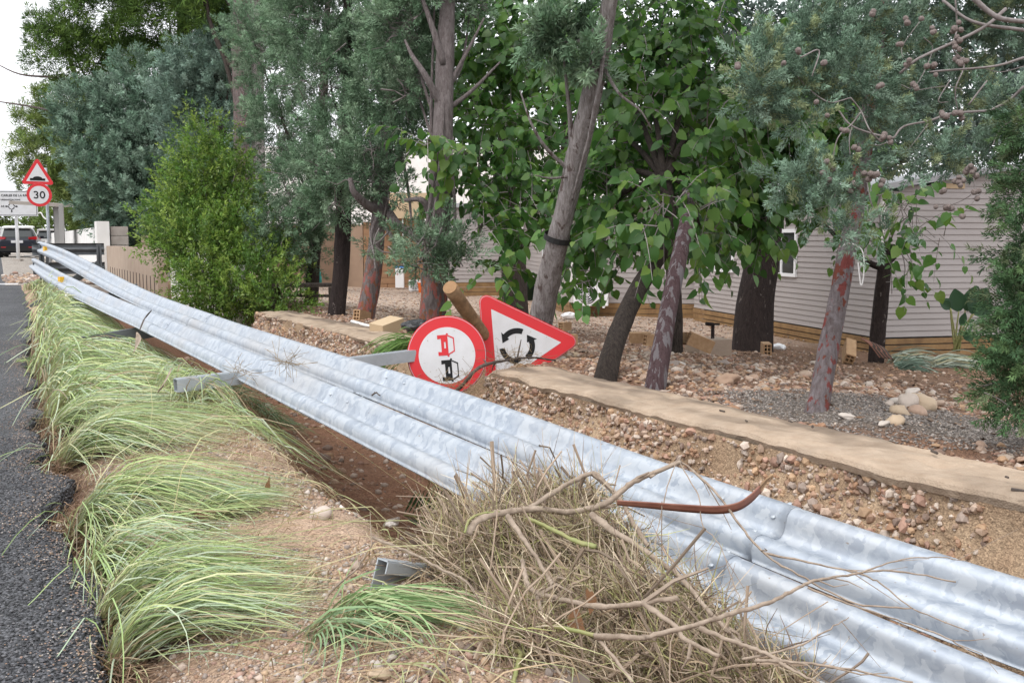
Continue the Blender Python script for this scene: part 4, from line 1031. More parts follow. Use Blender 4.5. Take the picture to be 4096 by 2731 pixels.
crumple(onground(778, 349, 0), .11, 'plastic_bag', 'scrap of white plastic beside the thick black trunk', 'bag', M['white_plastic'], 5)
crumple(P(570, 318, 20), .2, 'plastic_bag', 'small white plastic scrap at the corner of the middle home', 'bag', M['white_plastic'], 6, .4)
V, Fc = tube(catmull([P(352, 321, 11.9), P(366, 325, 11.3), P(380, 327, 10.9), P(392, 327, 10.6)], 5), .022, 6); tag(obj('white_hose', V, Fc, M['thong']), 'white plastic pipe lying beside the wall coping near the bricks', 'pipe')
V, Fc = box(P(387, 326, 10.5), (.32, .20, .13), euler(.1, -.2, .9)); tag(obj('timber_offcut', V, Fc, M['beige']), 'pale timber offcut lying behind the broken wall end', 'timber')

# ================================================================== FAR LEFT: walls, sign posts, shelter, cars
def wallseg(name, label, s0, s1, t0, z0, z1, th, m, holes=None):
    a = ST(np.array([s0, s1]), t0, 0)
    w_ = thing(name, label, 'wall', ST(s0, t0, z0)); V, Fc = box((*((a[0] + a[1])[:2] / 2 + NV * th / 2), (z0 + z1) / 2), (abs(s1 - s0), th, z1 - z0), rotz(AL + pi / 2)); obj('panel', V, Fc, m, w_); return w_
bw = wallseg('brown_wall', 'tall bare grey-brown concrete wall with narrow vertical slots behind the fallen rails', 21.8, 32.6, 2.95, -.75, 1.03, .2, M['tan_concrete'])
for k in range(16):
    for row, (zb, h) in enumerate(((.0, .42), (-.55, .40))):
        s0 = 22.3 + k * .62 + .3 * row
        V, Fc = box(ST(s0, 2.95, zb + h / 2) , (.035, .02, h), rotz(AL + pi / 2)); obj('slot', V, Fc, M['rubber'], bw)
ww = wallseg('flaking_wall', 'white wall with peeling render between the slotted wall and the bush', 15.5, 21.7, 3.19, -.75, .82, .2, M['flaking'])
for k in range(9):
    V, Fc = box(ST(16.0 + k * .62, 3.19, .3), (.04, .02, .5), rotz(AL + pi / 2)); obj('slot', V, Fc, M['rubber'], ww)
wl_ = wallseg('white_wall', 'long white rendered wall with a square end pillar running beside the road', 33.4, 66, 2.82, -.3, 1.62, .25, M['white_paint'])
V, Fc = box(ST(33.0, 2.88, .62), (.75, .36, 2.32), rotz(AL + pi / 2)); obj('end_pillar', V, Fc, M['white_paint'], wl_)
gp = thing('block_pillar', 'grey bare block pillar beside the white wall end', 'pillar', ST(33, 3.4, 0))
for k in range(7):
    V, Fc = box(ST(33.0, 3.36, -.25 + k * .29), (.45, .50, .275), rotz(AL + pi / 2)); obj('block', V, Fc, M['concrete'], gp)
V, Fc = box(ST(32, 4.0, .65), (.2, .16, 1.4), rotz(AL)); tag(obj('wall_stub', V, Fc, M['tan_concrete']), 'short pinkish stub of wall right of the grey block pillar', 'wall stub')
def text(parent, s, size, o, R, m, bold=0.0, align='CENTER', name='lettering', th=.002):
    cu = bpy.data.curves.new(name, 'FONT'); cu.body = s; cu.size = size; cu.align_x = align; cu.align_y = 'CENTER'; cu.extrude = th / 2; cu.offset = bold; cu.space_character = 1.05
    ob = bpy.data.objects.new(name, cu); COL.objects.link(ob); cu.materials.append(m)
    from mathutils import Matrix
    Rm = np.stack([R[:, 0], R[:, 2], -R[:, 1]], 1)        # text x, text up, text normal
    me = bpy.data.meshes.new_from_object(ob); bpy.data.objects.remove(ob); ob = bpy.data.objects.new(name, me); COL.objects.link(ob)
    ob.parent = parent; ob.location = [float(q) for q in np.asarray(o) - wl(parent)]; ob.rotation_euler = Matrix(Rm.tolist()).to_euler()
    return ob
# speed hump and limit 30 on one post
pp = P(39.5, 262, 28.5); zb = float(zxy(pp[0], pp[1]))
sp = thing('sign_post', 'grey post with speed hump triangle above a round 30 limit sign', 'road sign', (pp[0], pp[1], zb))
so = P(39.3, 194.6, 28.4)
V, Fc = cyl((so[0] + .02, so[1] + .42, zb - .1), (so[0] + .02, so[1] + .42, so[2] + .8), .045, 10); obj('post', V, Fc, M['galv'], sp, smooth=True)
R = sign_basis(RAD(20), 0, RAD(-1)); o = P(38.5, 175.2, 28.4); o[1] = P(39.3, 194.6, 28.4)[1]
tr_ = thing_part('hump_sign', sp)
layer(tr_, 'back_plate', round_tri(.90, .06), .0, R, o, M['galv'], .012); layer(tr_, 'red_border', round_tri(.895, .058), -.014, R, o, M['red'], .003); layer(tr_, 'white_field', round_tri(.60, .008), -.019, R, o, M['white_sign'], .003)
hump = [(-.20, -.15), (.20, -.15), (.20, -.085), (.13, -.085)] + [(.12 * cos(q), -.085 + .055 * sin(q)) for q in np.linspace(0.1, pi - .1, 9)] + [(-.13, -.085), (-.20, -.085)]
layer(tr_, 'hump_symbol', np.array(hump), -.024, R, o, M['black'], .003)
o = P(39.3, 194.6, 28.4); R = sign_basis(RAD(20), 0, 0)
sl = thing_part('limit_sign', sp)
layer(sl, 'back_plate', ngon(.335, 40), .0, R, o, M['galv'], .012); layer(sl, 'red_border', ngon(.333, 40), -.014, R, o, M['red'], .003); layer(sl, 'white_field', ngon(.255, 40), -.019, R, o, M['white_sign'], .003)
def stroke(pts, wd):
    pts = np.asarray(pts, float); T_ = unit(np.gradient(pts, axis=0)); nn = np.column_stack([-T_[:, 1], T_[:, 0]]) * wd / 2
    return [np.array([pts[i_] + nn[i_], pts[i_] - nn[i_], pts[i_ + 1] - nn[i_ + 1], pts[i_ + 1] + nn[i_ + 1]]) for i_ in range(len(pts) - 1)]
qa = np.linspace(0, 2 * pi, 29); zero = np.column_stack([.085 + .055 * np.cos(qa), .088 * np.sin(qa)])
qa = np.linspace(RAD(155), RAD(-90), 13); up3 = np.column_stack([-.09 + .048 * np.cos(qa), .048 + .044 * np.sin(qa)])
qa = np.linspace(RAD(90), RAD(-155), 13); lo3 = np.column_stack([-.09 + .052 * np.cos(qa), -.044 + .048 * np.sin(qa)])
multi(sl, 'lettering', stroke(zero, .036) + stroke(up3, .036) + stroke(lo3, .036), -.024, R, o, M['black'], .003)
V, Fc = tube(catmull([P(38.6, 213, 28.3), P(41, 212.5, 28.2), P(43, 216, 28.2), P(46, 219, 28.2)], 5), .02, 5); tag(obj('white_ribbon', V, Fc, M['thong']), 'torn white ribbon tied round the speed limit post', 'ribbon')
# direction board
o = P(-2, 203, 42.0); R = sign_basis(RAD(8), 0, 0)
zb = 0.28
ds = thing('direction_board', 'white direction board with town names and a roundabout symbol beside the road', 'road sign', (P(11.5, 240, 42)[0], 42.1, zb))
def rect(w_, h): return np.array([(-w_ / 2, -h / 2), (w_ / 2, -h / 2), (w_ / 2, h / 2), (-w_ / 2, h / 2)])
BW, BH = 3.2, 1.08
layer(ds, 'board', rect(BW, BH), 0, R, o, M['white_sign'], .04)
multi(ds, 'dark_edge', [rect(BW - .06, .02) + [0, BH / 2 - .04], rect(BW - .06, .02) + [0, -BH / 2 + .04], rect(.02, BH - .1) + [BW / 2 - .04, 0], rect(.02, BH - .1) + [-BW / 2 + .04, 0]], -.043, R, o, M['black'], .002)
text(ds, 'ST. CARLES DE LA RÀPITA', .125, o + R @ np.array([1.46, -.048, .33]), R, M['black'], .003, 'RIGHT')
text(ds, 'URBANITZACIONS', .09, o + R @ np.array([.92, -.048, .15]), R, M['black'], .002, 'RIGHT')
text(ds, 'AR', .11, o + R @ np.array([.27, -.048, -.13]), R, M['black'], .002, 'RIGHT')
rp = []
qa = np.linspace(0, 2 * pi, 25)
for k in range(24):
    if k % 6 in (5,): continue
    rp.append(np.array([(.10 * cos(qa[k]), .10 * sin(qa[k])), (.135 * cos(qa[k]), .135 * sin(qa[k])), (.135 * cos(qa[k + 1]), .135 * sin(qa[k + 1])), (.10 * cos(qa[k + 1]), .10 * sin(qa[k + 1]))]) + [.55, -.13])
for a in (0, pi / 2, pi, 3 * pi / 2):
    rp.append(rotp([(.135, -.02), (.2, -.02), (.2, .02), (.135, .02)], a) + [.55, -.13]); rp.append(rotp([(.2, -.05), (.26, 0), (.2, .05)], a) + [.55, -.13])
multi(ds, 'roundabout_symbol', rp, -.043, R, o, M['black'], .003)
pc = P(11.5, 240, 42.1)
by = o[1] + .45
V, Fc = cyl((pc[0], by, zb), (pc[0], by, o[2] + .3), .07, 12); obj('post', V, Fc, M['white_plastic'], ds, smooth=True)
V, Fc = box((pc[0], by, zb + .04), (.3, .3, .16)); obj('foot', V, Fc, M['concrete'], ds)
# bus shelter
q = P(60, 262, 39); zb = float(zxy(q[0], q[1]))
bs = thing('bus_shelter', 'small grey bus shelter with a flat roof behind the speed limit sign', 'bus shelter', (q[0], q[1], zb)); R = rotz(RAD(14))
zr = P(40, 205, 39)[2]
for du, dd in ((58, 39), (62.5, 38.6), (57, 40.4)):
    w_ = P(du, 240, dd); V, Fc = box((w_[0], w_[1], (zb + zr) / 2), (.16, .16, zr - zb - .01), R); obj('post', V, Fc, M['grey_metal'], bs)
cc = (P(19, 205, 39.3) + P(66, 205, 39.3)) / 2
V, Fc = box((cc[0], cc[1], zr + .06), (1.95, 2.2, .13), R @ euler(.03, .05, 0)); obj('roof', V, Fc, M['concrete'], bs)
w_ = P(60, 240, 39.8); V, Fc = box((w_[0], w_[1], (zb + zr) / 2 + .2), (.02, 1.6, zr - zb - .5), R); obj('side_pane', V, Fc, M['glass'], bs)
w_ = P(42, 253, 40.4); V, Fc = box((w_[0], w_[1], zb + .45), (1.3, .35, .06), R); obj('seat', V, Fc, M['grey_metal'], bs)

def loft(secs):
    """closed skin through equal-length rings"""
    n, k = len(secs), len(secs[0]); V = np.vstack(secs)
    i, j = np.meshgrid(np.arange(n - 1), np.arange(k), indexing='ij'); j2 = (j + 1) % k
    return V, [np.stack([i * k + j, i * k + j2, (i + 1) * k + j2, (i + 1) * k + j], -1).reshape(-1, 4), np.array([np.arange(k)[::-1]]), np.array([(n - 1) * k + np.arange(k)])]
def car(o, yaw, label, paint, roofm, sc=1.0):
    c = thing('parked_car', label, 'car', o); R = rotz(yaw) * sc; o = np.asarray(o, float)
    def tr(V): return np.asarray(V) @ R.T + o
    def ring(y, w0, w1, z0, z1):       # rounded body section
        return np.array([(-w0 * .94, y, z0), (w0 * .94, y, z0), (w0, y, z0 + .12), (w1, y, (z0 + z1) * .6), (w1 * .97, y, z1 - .05), (w1 * .9, y, z1), (-w1 * .9, y, z1), (-w1 * .97, y, z1 - .05), (-w1, y, (z0 + z1) * .6), (-w0, y, z0 + .12)])
    V, Fc = loft([ring(0.02, .80, .78, .34, .85), ring(.12, .88, .87, .26, .98), ring(.6, .91, .91, .24, 1.02), ring(2.2, .92, .91, .22, 1.0), ring(3.6, .91, .89, .24, .93), ring(4.15, .86, .82, .28, .80), ring(4.36, .72, .68, .36, .66)]); obj('body', tr(V), Fc, paint, c, smooth=False)
    def cab(y, w0, w1, z0, z1): return np.array([(-w0, y, z0), (w0, y, z0), (w1, y, z1), (w1 * .85, y, z1 + .03), (-w1 * .85, y, z1 + .03), (-w1, y, z1)])
    V, Fc = loft([cab(.16, .84, .80, .96, 1.02), cab(.42, .85, .68, .99, 1.46), cab(.7, .86, .68, 1.0, 1.53), cab(2.0, .86, .68, 1.0, 1.56), cab(2.6, .86, .66, .99, 1.48), cab(3.35, .82, .78, .94, .98)]); obj('cabin', tr(V), Fc, M['glass'], c)
    V, Fc = loft([cab(.40, .70, .69, 1.44, 1.50), cab(.7, .70, .69, 1.50, 1.56), cab(2.0, .70, .69, 1.53, 1.585), cab(2.5, .68, .67, 1.47, 1.515)]); obj('roof', tr(V), Fc, roofm, c)
    V, Fc = box(tr([(0, .37, 1.50)])[0], (1.2 * sc, .2 * sc, .035 * sc), rotz(yaw)); obj('spoiler', V, Fc, roofm, c)
    for sx in (-1, 1):
        V, Fc = loft([np.array([(sx * .89, .10, .90), (sx * .52, .02, .93), (sx * .52, .02, 1.03), (sx * .89, .14, 1.07)]), np.array([(sx * .925, .42, .93), (sx * .5, .2, .95), (sx * .5, .2, 1.03), (sx * .925, .42, 1.06)])]); obj('tail_light', tr(V), Fc, M['redlens'], c)
        for y in (.75, 3.45):
            wv, wf = cyl((sx * .72, y, .335), (sx * .93, y, .335), .335, 20); wh = obj('wheel', tr(wv), wf, M['rubber'], c)
            hv, hf = cyl((sx * .925, y, .335), (sx * .94, y, .335), .20, 14); obj('hub', tr(hv), hf, M['galv'], wh)
        V, Fc = box(tr([(sx * 1.0, 2.55, 1.03)])[0], (.18 * sc, .12 * sc, .13 * sc), rotz(yaw)); obj('wing_mirror', V, Fc, paint, c)
        V, Fc = loft([np.array([(sx * .86, .45, 1.04), (sx * .72, .55, 1.40), (sx * .72, .68, 1.42), (sx * .865, .62, 1.03)]), np.array([(sx * .9, .45, 1.04), (sx * .745, .55, 1.40), (sx * .745, .68, 1.42), (sx * .9, .62, 1.03)])]); obj('rear_pillar', tr(V), Fc, roofm, c)
    V, Fc = box(tr([(0, .03, .46)])[0], (1.66 * sc, .16 * sc, .26 * sc), rotz(yaw)); bp = obj('bumper', V, Fc, M['rubber'], c)
    for sx in (-.62, .62): V, Fc = box(tr([(sx, -.055, .52)])[0], (.22 * sc, .02 * sc, .05 * sc), rotz(yaw)); obj('rear_reflector', V, Fc, M['redlens'], bp)
    V, Fc = box(tr([(0, .0, .80)])[0], (.54 * sc, .06 * sc, .13 * sc), rotz(yaw)); obj('number_plate', V, Fc, M['white_sign'], c)
    V, Fc = prism(ngon(.06 * sc, 18), -.03, .06, rotz(yaw), tr([(0, .02, .95)])[0]); obj('badge', V, Fc, M['galv'], c)
    return c
q = P(23.5, 257, 50); zb = .335
car((q[0], 49.6, zb), RAD(22), 'dark blue SUV with a pale roof edge seen from behind, beyond the direction board', M['carpaint'], M['carwhite'])
q = P(-12, 257, 55); car((q[0], 55, .36), RAD(22), 'white car mostly cut off by the left edge of the picture', M['carwhite'], M['carwhite'])
q = P(52, 257, 58); car((q[0], 58, .36), RAD(24), 'grey car half hidden behind the bus shelter posts', M['grey_metal'], M['grey_metal'], .95)
# rubble on the culvert slab
n = 700; s0 = rng.normal(29, 1.6, n); t0 = rng.normal(.6, .9, n); sz = rng.uniform(.03, .10, n); ok = s0 > 27.4; s0, t0, sz = s0[ok], t0[ok], sz[ok]
V, Fc, C = pebbles(ST(s0, t0, zg(s0, t0) + sz * .3), sz, ICO, PAL, .65, 19)
tag(obj('rubble', V, Fc, M['pebble'], cols=C), 'tan rubble washed onto the road end behind the fallen rail', 'rubble', kind='stuff')
V, Fc = box(ST(27.1, -1.2, .13) , (3.2, .05, .05), rotz(AL - .04)); tag(obj('white_pole', V, Fc, M['white_plastic']), 'white plastic pole lying across the road end', 'pole')
V, Fc = tube(catmull([P(60, 314, 14), P(64, 308, 14.2), P(70, 302, 14.2), P(66, 296, 14.3), P(71, 292, 14.4)], 5), .022, 6); tag(obj('white_rag', V, Fc, M['thong']), 'white cable tangle hanging under the fallen rail by the grass', 'cable')

# ================================================================== VEGETATION
def ell(u, v, ru, rv, d, rd=None):
    c = P(u, v, d); return np.concatenate([c, [ru * d / F, (rd if rd else .5 * (ru + rv) * d / F), rv * d / F]])
def rand_unit(n, r=rng):
    return unit(r.normal(size=(n, 3)))
def in_ells(ells, n, shell=.5, r=rng):
    e = np.array(ells); wgt = (e[:, 3] * e[:, 5]) ** .95; k = r.choice(len(e), n, p=wgt / wgt.sum())
    q = rand_unit(n, r); rad = shell + (1 - shell) * r.random(n) ** .6
    return e[k, :3] + q * e[k, 3:] * rad[:, None], unit(q / e[k, 3:] * e[k, 3:].mean(1, keepdims=True))
def rhombs(p, d, side, L, wd, col):
    n = len(p); L = np.broadcast_to(L, (n,))[:, None]; wd = np.broadcast_to(wd, (n,))[:, None]
    V = np.stack([p + side * wd * 1.5, p + d * L, p - side * wd * 1.5], 1).reshape(-1, 3)
    return V, np.arange(3 * n).reshape(n, 3), np.repeat(col, 3, 0)
def sprays(ells, n, length, fat, leaf, lw, per, pal, up=.5, shell=.45, spread=.7, r=rng):
    """feathery plumes of short scale-leaf shoots"""
    base, out = in_ells(ells, n, shell, r)
    ax = unit(out + np.array([0, 0, up]) + .45 * r.normal(size=(n, 3)))
    ln = length * r.uniform(.6, 1.3, n)
    pal = np.array(pal); pc = pal[r.integers(0, len(pal), n)] * r.uniform(.72, 1.28, (n, 1))
    k = np.repeat(np.arange(n), per); m_ = len(k)
    tau = r.random(m_) ** .85
    rad = rand_unit(m_, r); rad = unit(rad - ax[k] * (rad * ax[k]).sum(1, keepdims=True))
    off = fat * (1 - tau * .8) * r.random(m_) ** .6
    p = base[k] + ax[k] * (ln[k] * tau)[:, None] + rad * off[:, None]
    d = unit(ax[k] * .9 + rad * spread + .25 * r.normal(size=(m_, 3)))
    side = unit(np.cross(d, unit(out[k] * .6 + np.array([0, -.15, .45]) + .55 * r.normal(size=(m_, 3)))))
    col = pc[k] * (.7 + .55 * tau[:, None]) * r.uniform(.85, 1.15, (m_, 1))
    return rhombs(p, d, side, leaf * r.uniform(.7, 1.3, m_), lw, col)
LEAF = np.array([(0, 0, 0), (.36, 0, -.04), (.70, 0, -.06), (1, 0, -.16), (-.10, .20, .02), (.16, .43, .05), (.50, .38, .01), (.79, .18, -.07), (-.10, -.20, .02), (.16, -.43, .05), (.50, -.38, .01), (.79, -.18, -.07)])
LEAFF = np.array([[0, 1, 5, 4], [1, 2, 6, 5], [2, 3, 7, 6], [1, 0, 8, 9], [2, 1, 9, 10], [3, 2, 10, 11]])
def leaf_set(ells, n_shoot, per, size, pal, r=rng, droop=1.0):
    """broad leaves strung along drooping shoots; gives positions, frames, sizes and colours, and the shoots"""
    base, out = in_ells(ells, n_shoot, .25, r)
    d0 = unit(out + .7 * r.normal(size=(n_shoot, 3)) + np.array([0, 0, .25])); ln = size * r.uniform(3.2, 5.5, n_shoot)
    k = np.repeat(np.arange(n_shoot), per); tau = np.tile((np.arange(per) + .6) / per, n_shoot); m_ = len(k)
    p = base[k] + d0[k] * (ln[k] * tau)[:, None] - np.array([0, 0, 1]) * (ln[k] * .35 * tau ** 2)[:, None]
    sd = unit(np.cross(d0[k], np.array([0, 0, 1.0]))) * np.where(np.arange(m_) % 2, 1, -1)[:, None]
    ax = unit(sd * .55 + out[k] * .35 + d0[k] * .3 + np.array([0, 0, -.85 * droop]) + .3 * r.normal(size=(m_, 3)))
    nr = unit(out[k] * .7 + np.array([0, 0, .55]) + np.array([0, -.25, 0]) + .4 * r.normal(size=(m_, 3)))
    nr = unit(nr - ax * (nr * ax).sum(1, keepdims=True)); tv = np.cross(nr, ax)
    sz = size * r.uniform(.45, 1.3, m_); p = p + sd * (sz * .25)[:, None]
    pal = np.array(pal); col = pal[r.integers(0, len(pal), m_)] * r.uniform(.75, 1.25, (m_, 1)) * np.repeat(r.uniform(.8, 1.2, n_shoot), per)[:, None]
    return p, ax, tv, nr, sz, col, (base, d0, ln)
leaf_protos = []
for c in ((.078, .18, .036), (.06, .15, .033), (.112, .22, .04), (.048, .125, .03), (.15, .25, .048)):
    v = LEAF.copy(); v[:, 2] *= random.uniform(.2, 2.4); v[:, 1] *= random.uniform(.8, 1.1); leaf_protos.append(mesh('leaf', v, LEAFF, M['leaf'], cols=np.broadcast_to(c, (len(v), 3)), smooth=True))
def broadleaf(tree, ells, n_shoot, per, size, pal, n_single=0, seed=1, droop=1.0, twig=None):
    from mathutils import Matrix
    r = np.random.default_rng(seed)
    p, ax, tv, nr, sz, col, sh = leaf_set(ells, n_shoot, per, size, pal, r, droop)
    idx = np.arange(len(p)); single = np.zeros(len(p), bool)
    if n_single:
        u, v, d = PROJ(p); vis = (u > 5) & (u < 1019) & (v > 3) & (v < 670)
        c = np.array([e[:3] for e in ells]).mean(0)
        # the ones nearest the camera show largest
        key = np.where(vis, -d, -1e9); single[np.argsort(-key)[:n_single]] = True
        for i in np.nonzero(single)[0]:
            o = bpy.data.objects.new('leaf', leaf_protos[r.integers(0, 5)]); COL.objects.link(o); o.parent = tree
            Rm = Matrix(np.stack([ax[i], tv[i], nr[i]], 1).tolist()).to_4x4(); sc = Matrix.Diagonal((sz[i],) * 3 + (1,))
            o.matrix_local = Matrix.Translation([float(q) for q in p[i] - wl(tree)]) @ Rm @ sc
    rest = idx[~single]; n = len(rest)
    V = p[rest][:, None] + sz[rest][:, None, None] * (LEAF[None, :, :1] * ax[rest][:, None] + LEAF[None, :, 1:2] * tv[rest][:, None] + LEAF[None, :, 2:] * (r.uniform(-.4, 2.6, n)[:, None, None] * nr[rest][:, None]))
    Fq = (LEAFF[None] + (np.arange(n) * 12)[:, None, None]).reshape(-1, 4)
    obj('foliage', V.reshape(-1, 3), Fq, M['leaf'], tree, np.repeat(col[rest], 12, 0), True, kind='stuff' if n_single else None)
    mb = MB(); base, d0, ln = sh
    for i in range(len(base)):
        q = np.linspace(-.25, 1, 5)[:, None]; pts = base[i] + d0[i] * ln[i] * q - np.array([0, 0, 1]) * ln[i] * .35 * q ** 2 * (q > 0)
        mb.add(*tube(pts, np.linspace(.006, .002, 5), 3, caps=False))
    mb.build('twigs', twig or M['greystem'], tree, kind='stuff')
def limb(parent, pts, r0, r1, m, k=8, rough=.12, seed=0, name='limb', n=5):
    c = catmull(pts, n); V, Fc = tube(c, np.linspace(r0, r1, len(c)), k, rough, seed=seed); return obj(name, V, Fc, m, parent, smooth=True)
def trunk(parent, pxs, radii, m, seed=0, base_z=None, rough=.2, k=20):
    pts = [P(*q) for q in pxs]
    if base_z is not None: pts[0][2] = base_z
    c = catmull(pts, 16); r = np.interp(np.linspace(0, 1, len(c)), np.linspace(0, 1, len(radii)), radii)
    V, Fc = tube(c, r, k, rough, seed=seed); return obj('trunk', V, Fc, m, parent, smooth=True), c
def tree_at(name, label, cat, base_px, d, group=None):
    p_ = P(base_px[0], base_px[1], d); return thing(name, label, cat, p_, group)
CYP = [(.16, .245, .15), (.135, .22, .13), (.185, .27, .175), (.115, .19, .112), (.22, .305, .20)]
CYPD = [(.07, .105, .085), (.085, .125, .10), (.06, .095, .075), (.10, .14, .12), (.12, .16, .14)]
PINE = [(.085, .15, .03), (.065, .12, .025), (.11, .18, .035), (.05, .095, .022)]
PINEL = [(.16, .22, .055), (.14, .20, .05), (.19, .24, .075), (.115, .17, .05)]
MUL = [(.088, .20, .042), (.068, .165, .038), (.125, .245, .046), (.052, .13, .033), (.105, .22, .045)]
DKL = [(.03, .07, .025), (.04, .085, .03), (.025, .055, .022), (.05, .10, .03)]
SHR = [(.155, .265, .048), (.12, .22, .04), (.20, .30, .058), (.09, .175, .035), (.24, .33, .07)]
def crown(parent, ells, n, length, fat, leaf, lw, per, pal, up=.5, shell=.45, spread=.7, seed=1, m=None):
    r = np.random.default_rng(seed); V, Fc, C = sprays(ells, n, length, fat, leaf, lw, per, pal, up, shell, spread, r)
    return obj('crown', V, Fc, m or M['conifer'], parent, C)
def twiggy(parent, c, ells, n, m, seed):
    """bare inner twigs that show through the sprays"""
    rr = np.random.default_rng(seed + 900); mb = MB(); base, out = in_ells(ells, n, .2, rr)
    for b, o in zip(base, out):
        d = unit(o + rr.normal(0, .7, 3)); L = rr.uniform(.2, .7); q = np.linspace(-.6, .4, 5)[:, None]
        mb.add(*tube(b + d * L * q + rr.normal(0, .02, (5, 3)), np.linspace(.011, .003, 5), 4, caps=False))
    mb.build('twigs', M['greystem'], parent, kind='stuff')
def limbs_to(parent, c, ells, r, m, seed, n=None, lo=.35):
    rr = np.random.default_rng(seed)
    for e in ells[:n] if n else ells:
        i = int(len(c) * rr.uniform(lo, .95)); i = min(i, len(c) - 1)
        # leave the trunk below the target
        a = c[i]; b = np.array(e[:3]); mid_ = (a + b) / 2 + np.array([0, 0, -.12 * np.linalg.norm(b - a)]) + rr.normal(0, .06, 3)
        limb(parent, [a, mid_, b], r, r * .3, m, 6, .1, seed, n=4)

# --- pines at far left
pn = tree_at('pine_tree', 'tall dark pine filling the top left, with a bare limb against the sky', 'pine', (176, 262), 36)
_, c = trunk(pn, [(176, 262, 36), (178, 200, 36), (185, 100, 36), (180, -60, 36)], [.34, .28, .24, .16], M['bark_dark'], 1, .1)
e_ = [ell(*q) for q in [(105, 15, 60, 45, 35), (170, 25, 60, 50, 35), (75, 60, 55, 28, 36), (150, 80, 60, 40, 36), (215, 60, 45, 55, 36), (230, 5, 45, 45, 35), (120, -50, 120, 50, 35), (60, 30, 35, 22, 37), (200, 115, 50, 40, 37), (180, 160, 60, 45, 38), (165, 205, 35, 30, 38)]]
crown(pn, e_, 2600, .50, .34, .20, .0105, 56, PINE, .6, .35, 1.2, 2)
limbs_to(pn, c, e_, .09, M['bark_dark'], 3)
limb(pn, [P(150, 150, 36), P(90, 120, 36), P(40, 108, 36), P(-10, 100, 36)], .07, .02, M['bark_grey'])
limb(pn, [P(120, 90, 36), P(60, 78, 36), P(20, 74, 36), P(-10, 60, 36)], .06, .015, M['bark_grey'])
pn = tree_at('pine_tree', 'lighter yellowish green pine leaning in from the left behind the hump sign', 'pine', (118, 258), 46)
_, c = trunk(pn, [(118, 258, 46), (112, 200, 46), (90, 120, 46), (70, 60, 46)], [.26, .22, .18, .1], M['bark_dark'], 2, .2)
e_ = [ell(*q) for q in [(40, 125, 32, 18, 46), (65, 105, 32, 22, 46), (50, 155, 42, 20, 45), (85, 140, 35, 25, 46), (78, 175, 32, 22, 45), (95, 195, 35, 30, 45), (60, 190, 24, 18, 47), (110, 215, 35, 22, 46), (30, 175, 14, 14, 46)]]
crown(pn, e_, 1250, .50, .36, .22, .0125, 54, PINEL, .5, .35, 1.2, 4)
limbs_to(pn, c, e_, .08, M['bark_grey'], 5)
pn = tree_at('pine_tree', 'pine with bare paired trunks rising against the white sky at upper left', 'pine', (241, 262), 25)
_, c = trunk(pn, [(241, 262, 25), (241, 130, 25), (239, 30, 25), (244, -60, 25)], [.21, .20, .19, .15], M['bark_grey'], 3, .0)
limb(pn, [P(258, 262, 25.4), P(258, 130, 25.4), P(257, 60, 25.4), P(250, -50, 25.4)], .185, .14, M['bark_pale'], 12)
e_ = [ell(*q) for q in [(215, -30, 50, 45, 26), (270, -40, 50, 45, 26), (225, 25, 22, 22, 28), (200, -10, 30, 25, 26), (240, 20, 14, 16, 26), (280, 10, 30, 30, 27)]]
crown(pn, e_, 650, .5, .3, .17, .009, 50, PINE, .5, .35, 1.2, 6); limbs_to(pn, c, e_, .07, M['bark_dark'], 7)
limb(pn, [P(241, 120, 25), P(225, 60, 25.3), P(210, 20, 25.5), P(205, -20, 25.5)], .07, .03, M['bark_dark'])
# low distant trees behind the car and the board
ft = tree_at('roadside_tree', 'low hazy green trees far along the road behind the parked cars', 'tree', (30, 250), 85)
trunk(ft, [(30, 252, 85), (32, 215, 85)], [.3, .2], M['bark_dark'], 4, .3)
e_ = [ell(*q) for q in [(15, 222, 28, 17, 85), (60, 228, 30, 20, 84), (100, 225, 35, 24, 83), (75, 205, 25, 14, 86), (-20, 225, 30, 20, 85), (130, 232, 30, 20, 82)]]
crown(ft, e_, 800, .8, .5, .36, .05, 26, PINEL, .3, .3, 1.1, 8)
# --- blue cypress
bc = tree_at('blue_cypress', 'large dense blue-green cypress behind the slotted wall and bright bush', 'cypress', (134, 266), 33)
_, c = trunk(bc, [(134, 266, 33), (134, 190, 33), (132, 70, 33)], [.3, .22, .08], M['bark_dark'], 5, -.2)
e_ = [ell(*q) for q in [(132, 72, 12, 24, 32.5), (130, 105, 42, 22, 32), (85, 112, 32, 22, 32), (165, 120, 30, 30, 33), (100, 140, 42, 25, 32), (150, 150, 40, 28, 31.5), (105, 175, 36, 26, 31.5), (150, 190, 42, 30, 31.5), (115, 205, 36, 24, 32), (160, 225, 32, 28, 32), (130, 235, 25, 25, 32.5)]]
crown(bc, e_, 2300, .52, .17, .10, .0115, 62, [(.155, .235, .17), (.13, .205, .145), (.185, .265, .20), (.105, .175, .12), (.23, .315, .24)], .9, .6, .8, 9)
limbs_to(bc, c, e_, .05, M['bark_dark'], 9)
b2 = tree_at('blue_cypress', 'pale silvery cypress with sparse spreading sprays right of the dense blue one', 'cypress', (212, 262), 27)
_, c = trunk(b2, [(212, 262, 27), (216, 160, 27), (222, 60, 27)], [.2, .15, .05], M['bark_dark'], 6, -.2)
e_ = [ell(*q) for q in [(195, 65, 28, 20, 27), (232, 52, 22, 26, 26.5), (180, 88, 26, 18, 27), (222, 85, 24, 20, 27), (205, 110, 30, 20, 27.5), (190, 135, 28, 22, 28), (228, 125, 14, 14, 27), (215, 165, 22, 24, 28), (235, 175, 24, 25, 27)]]
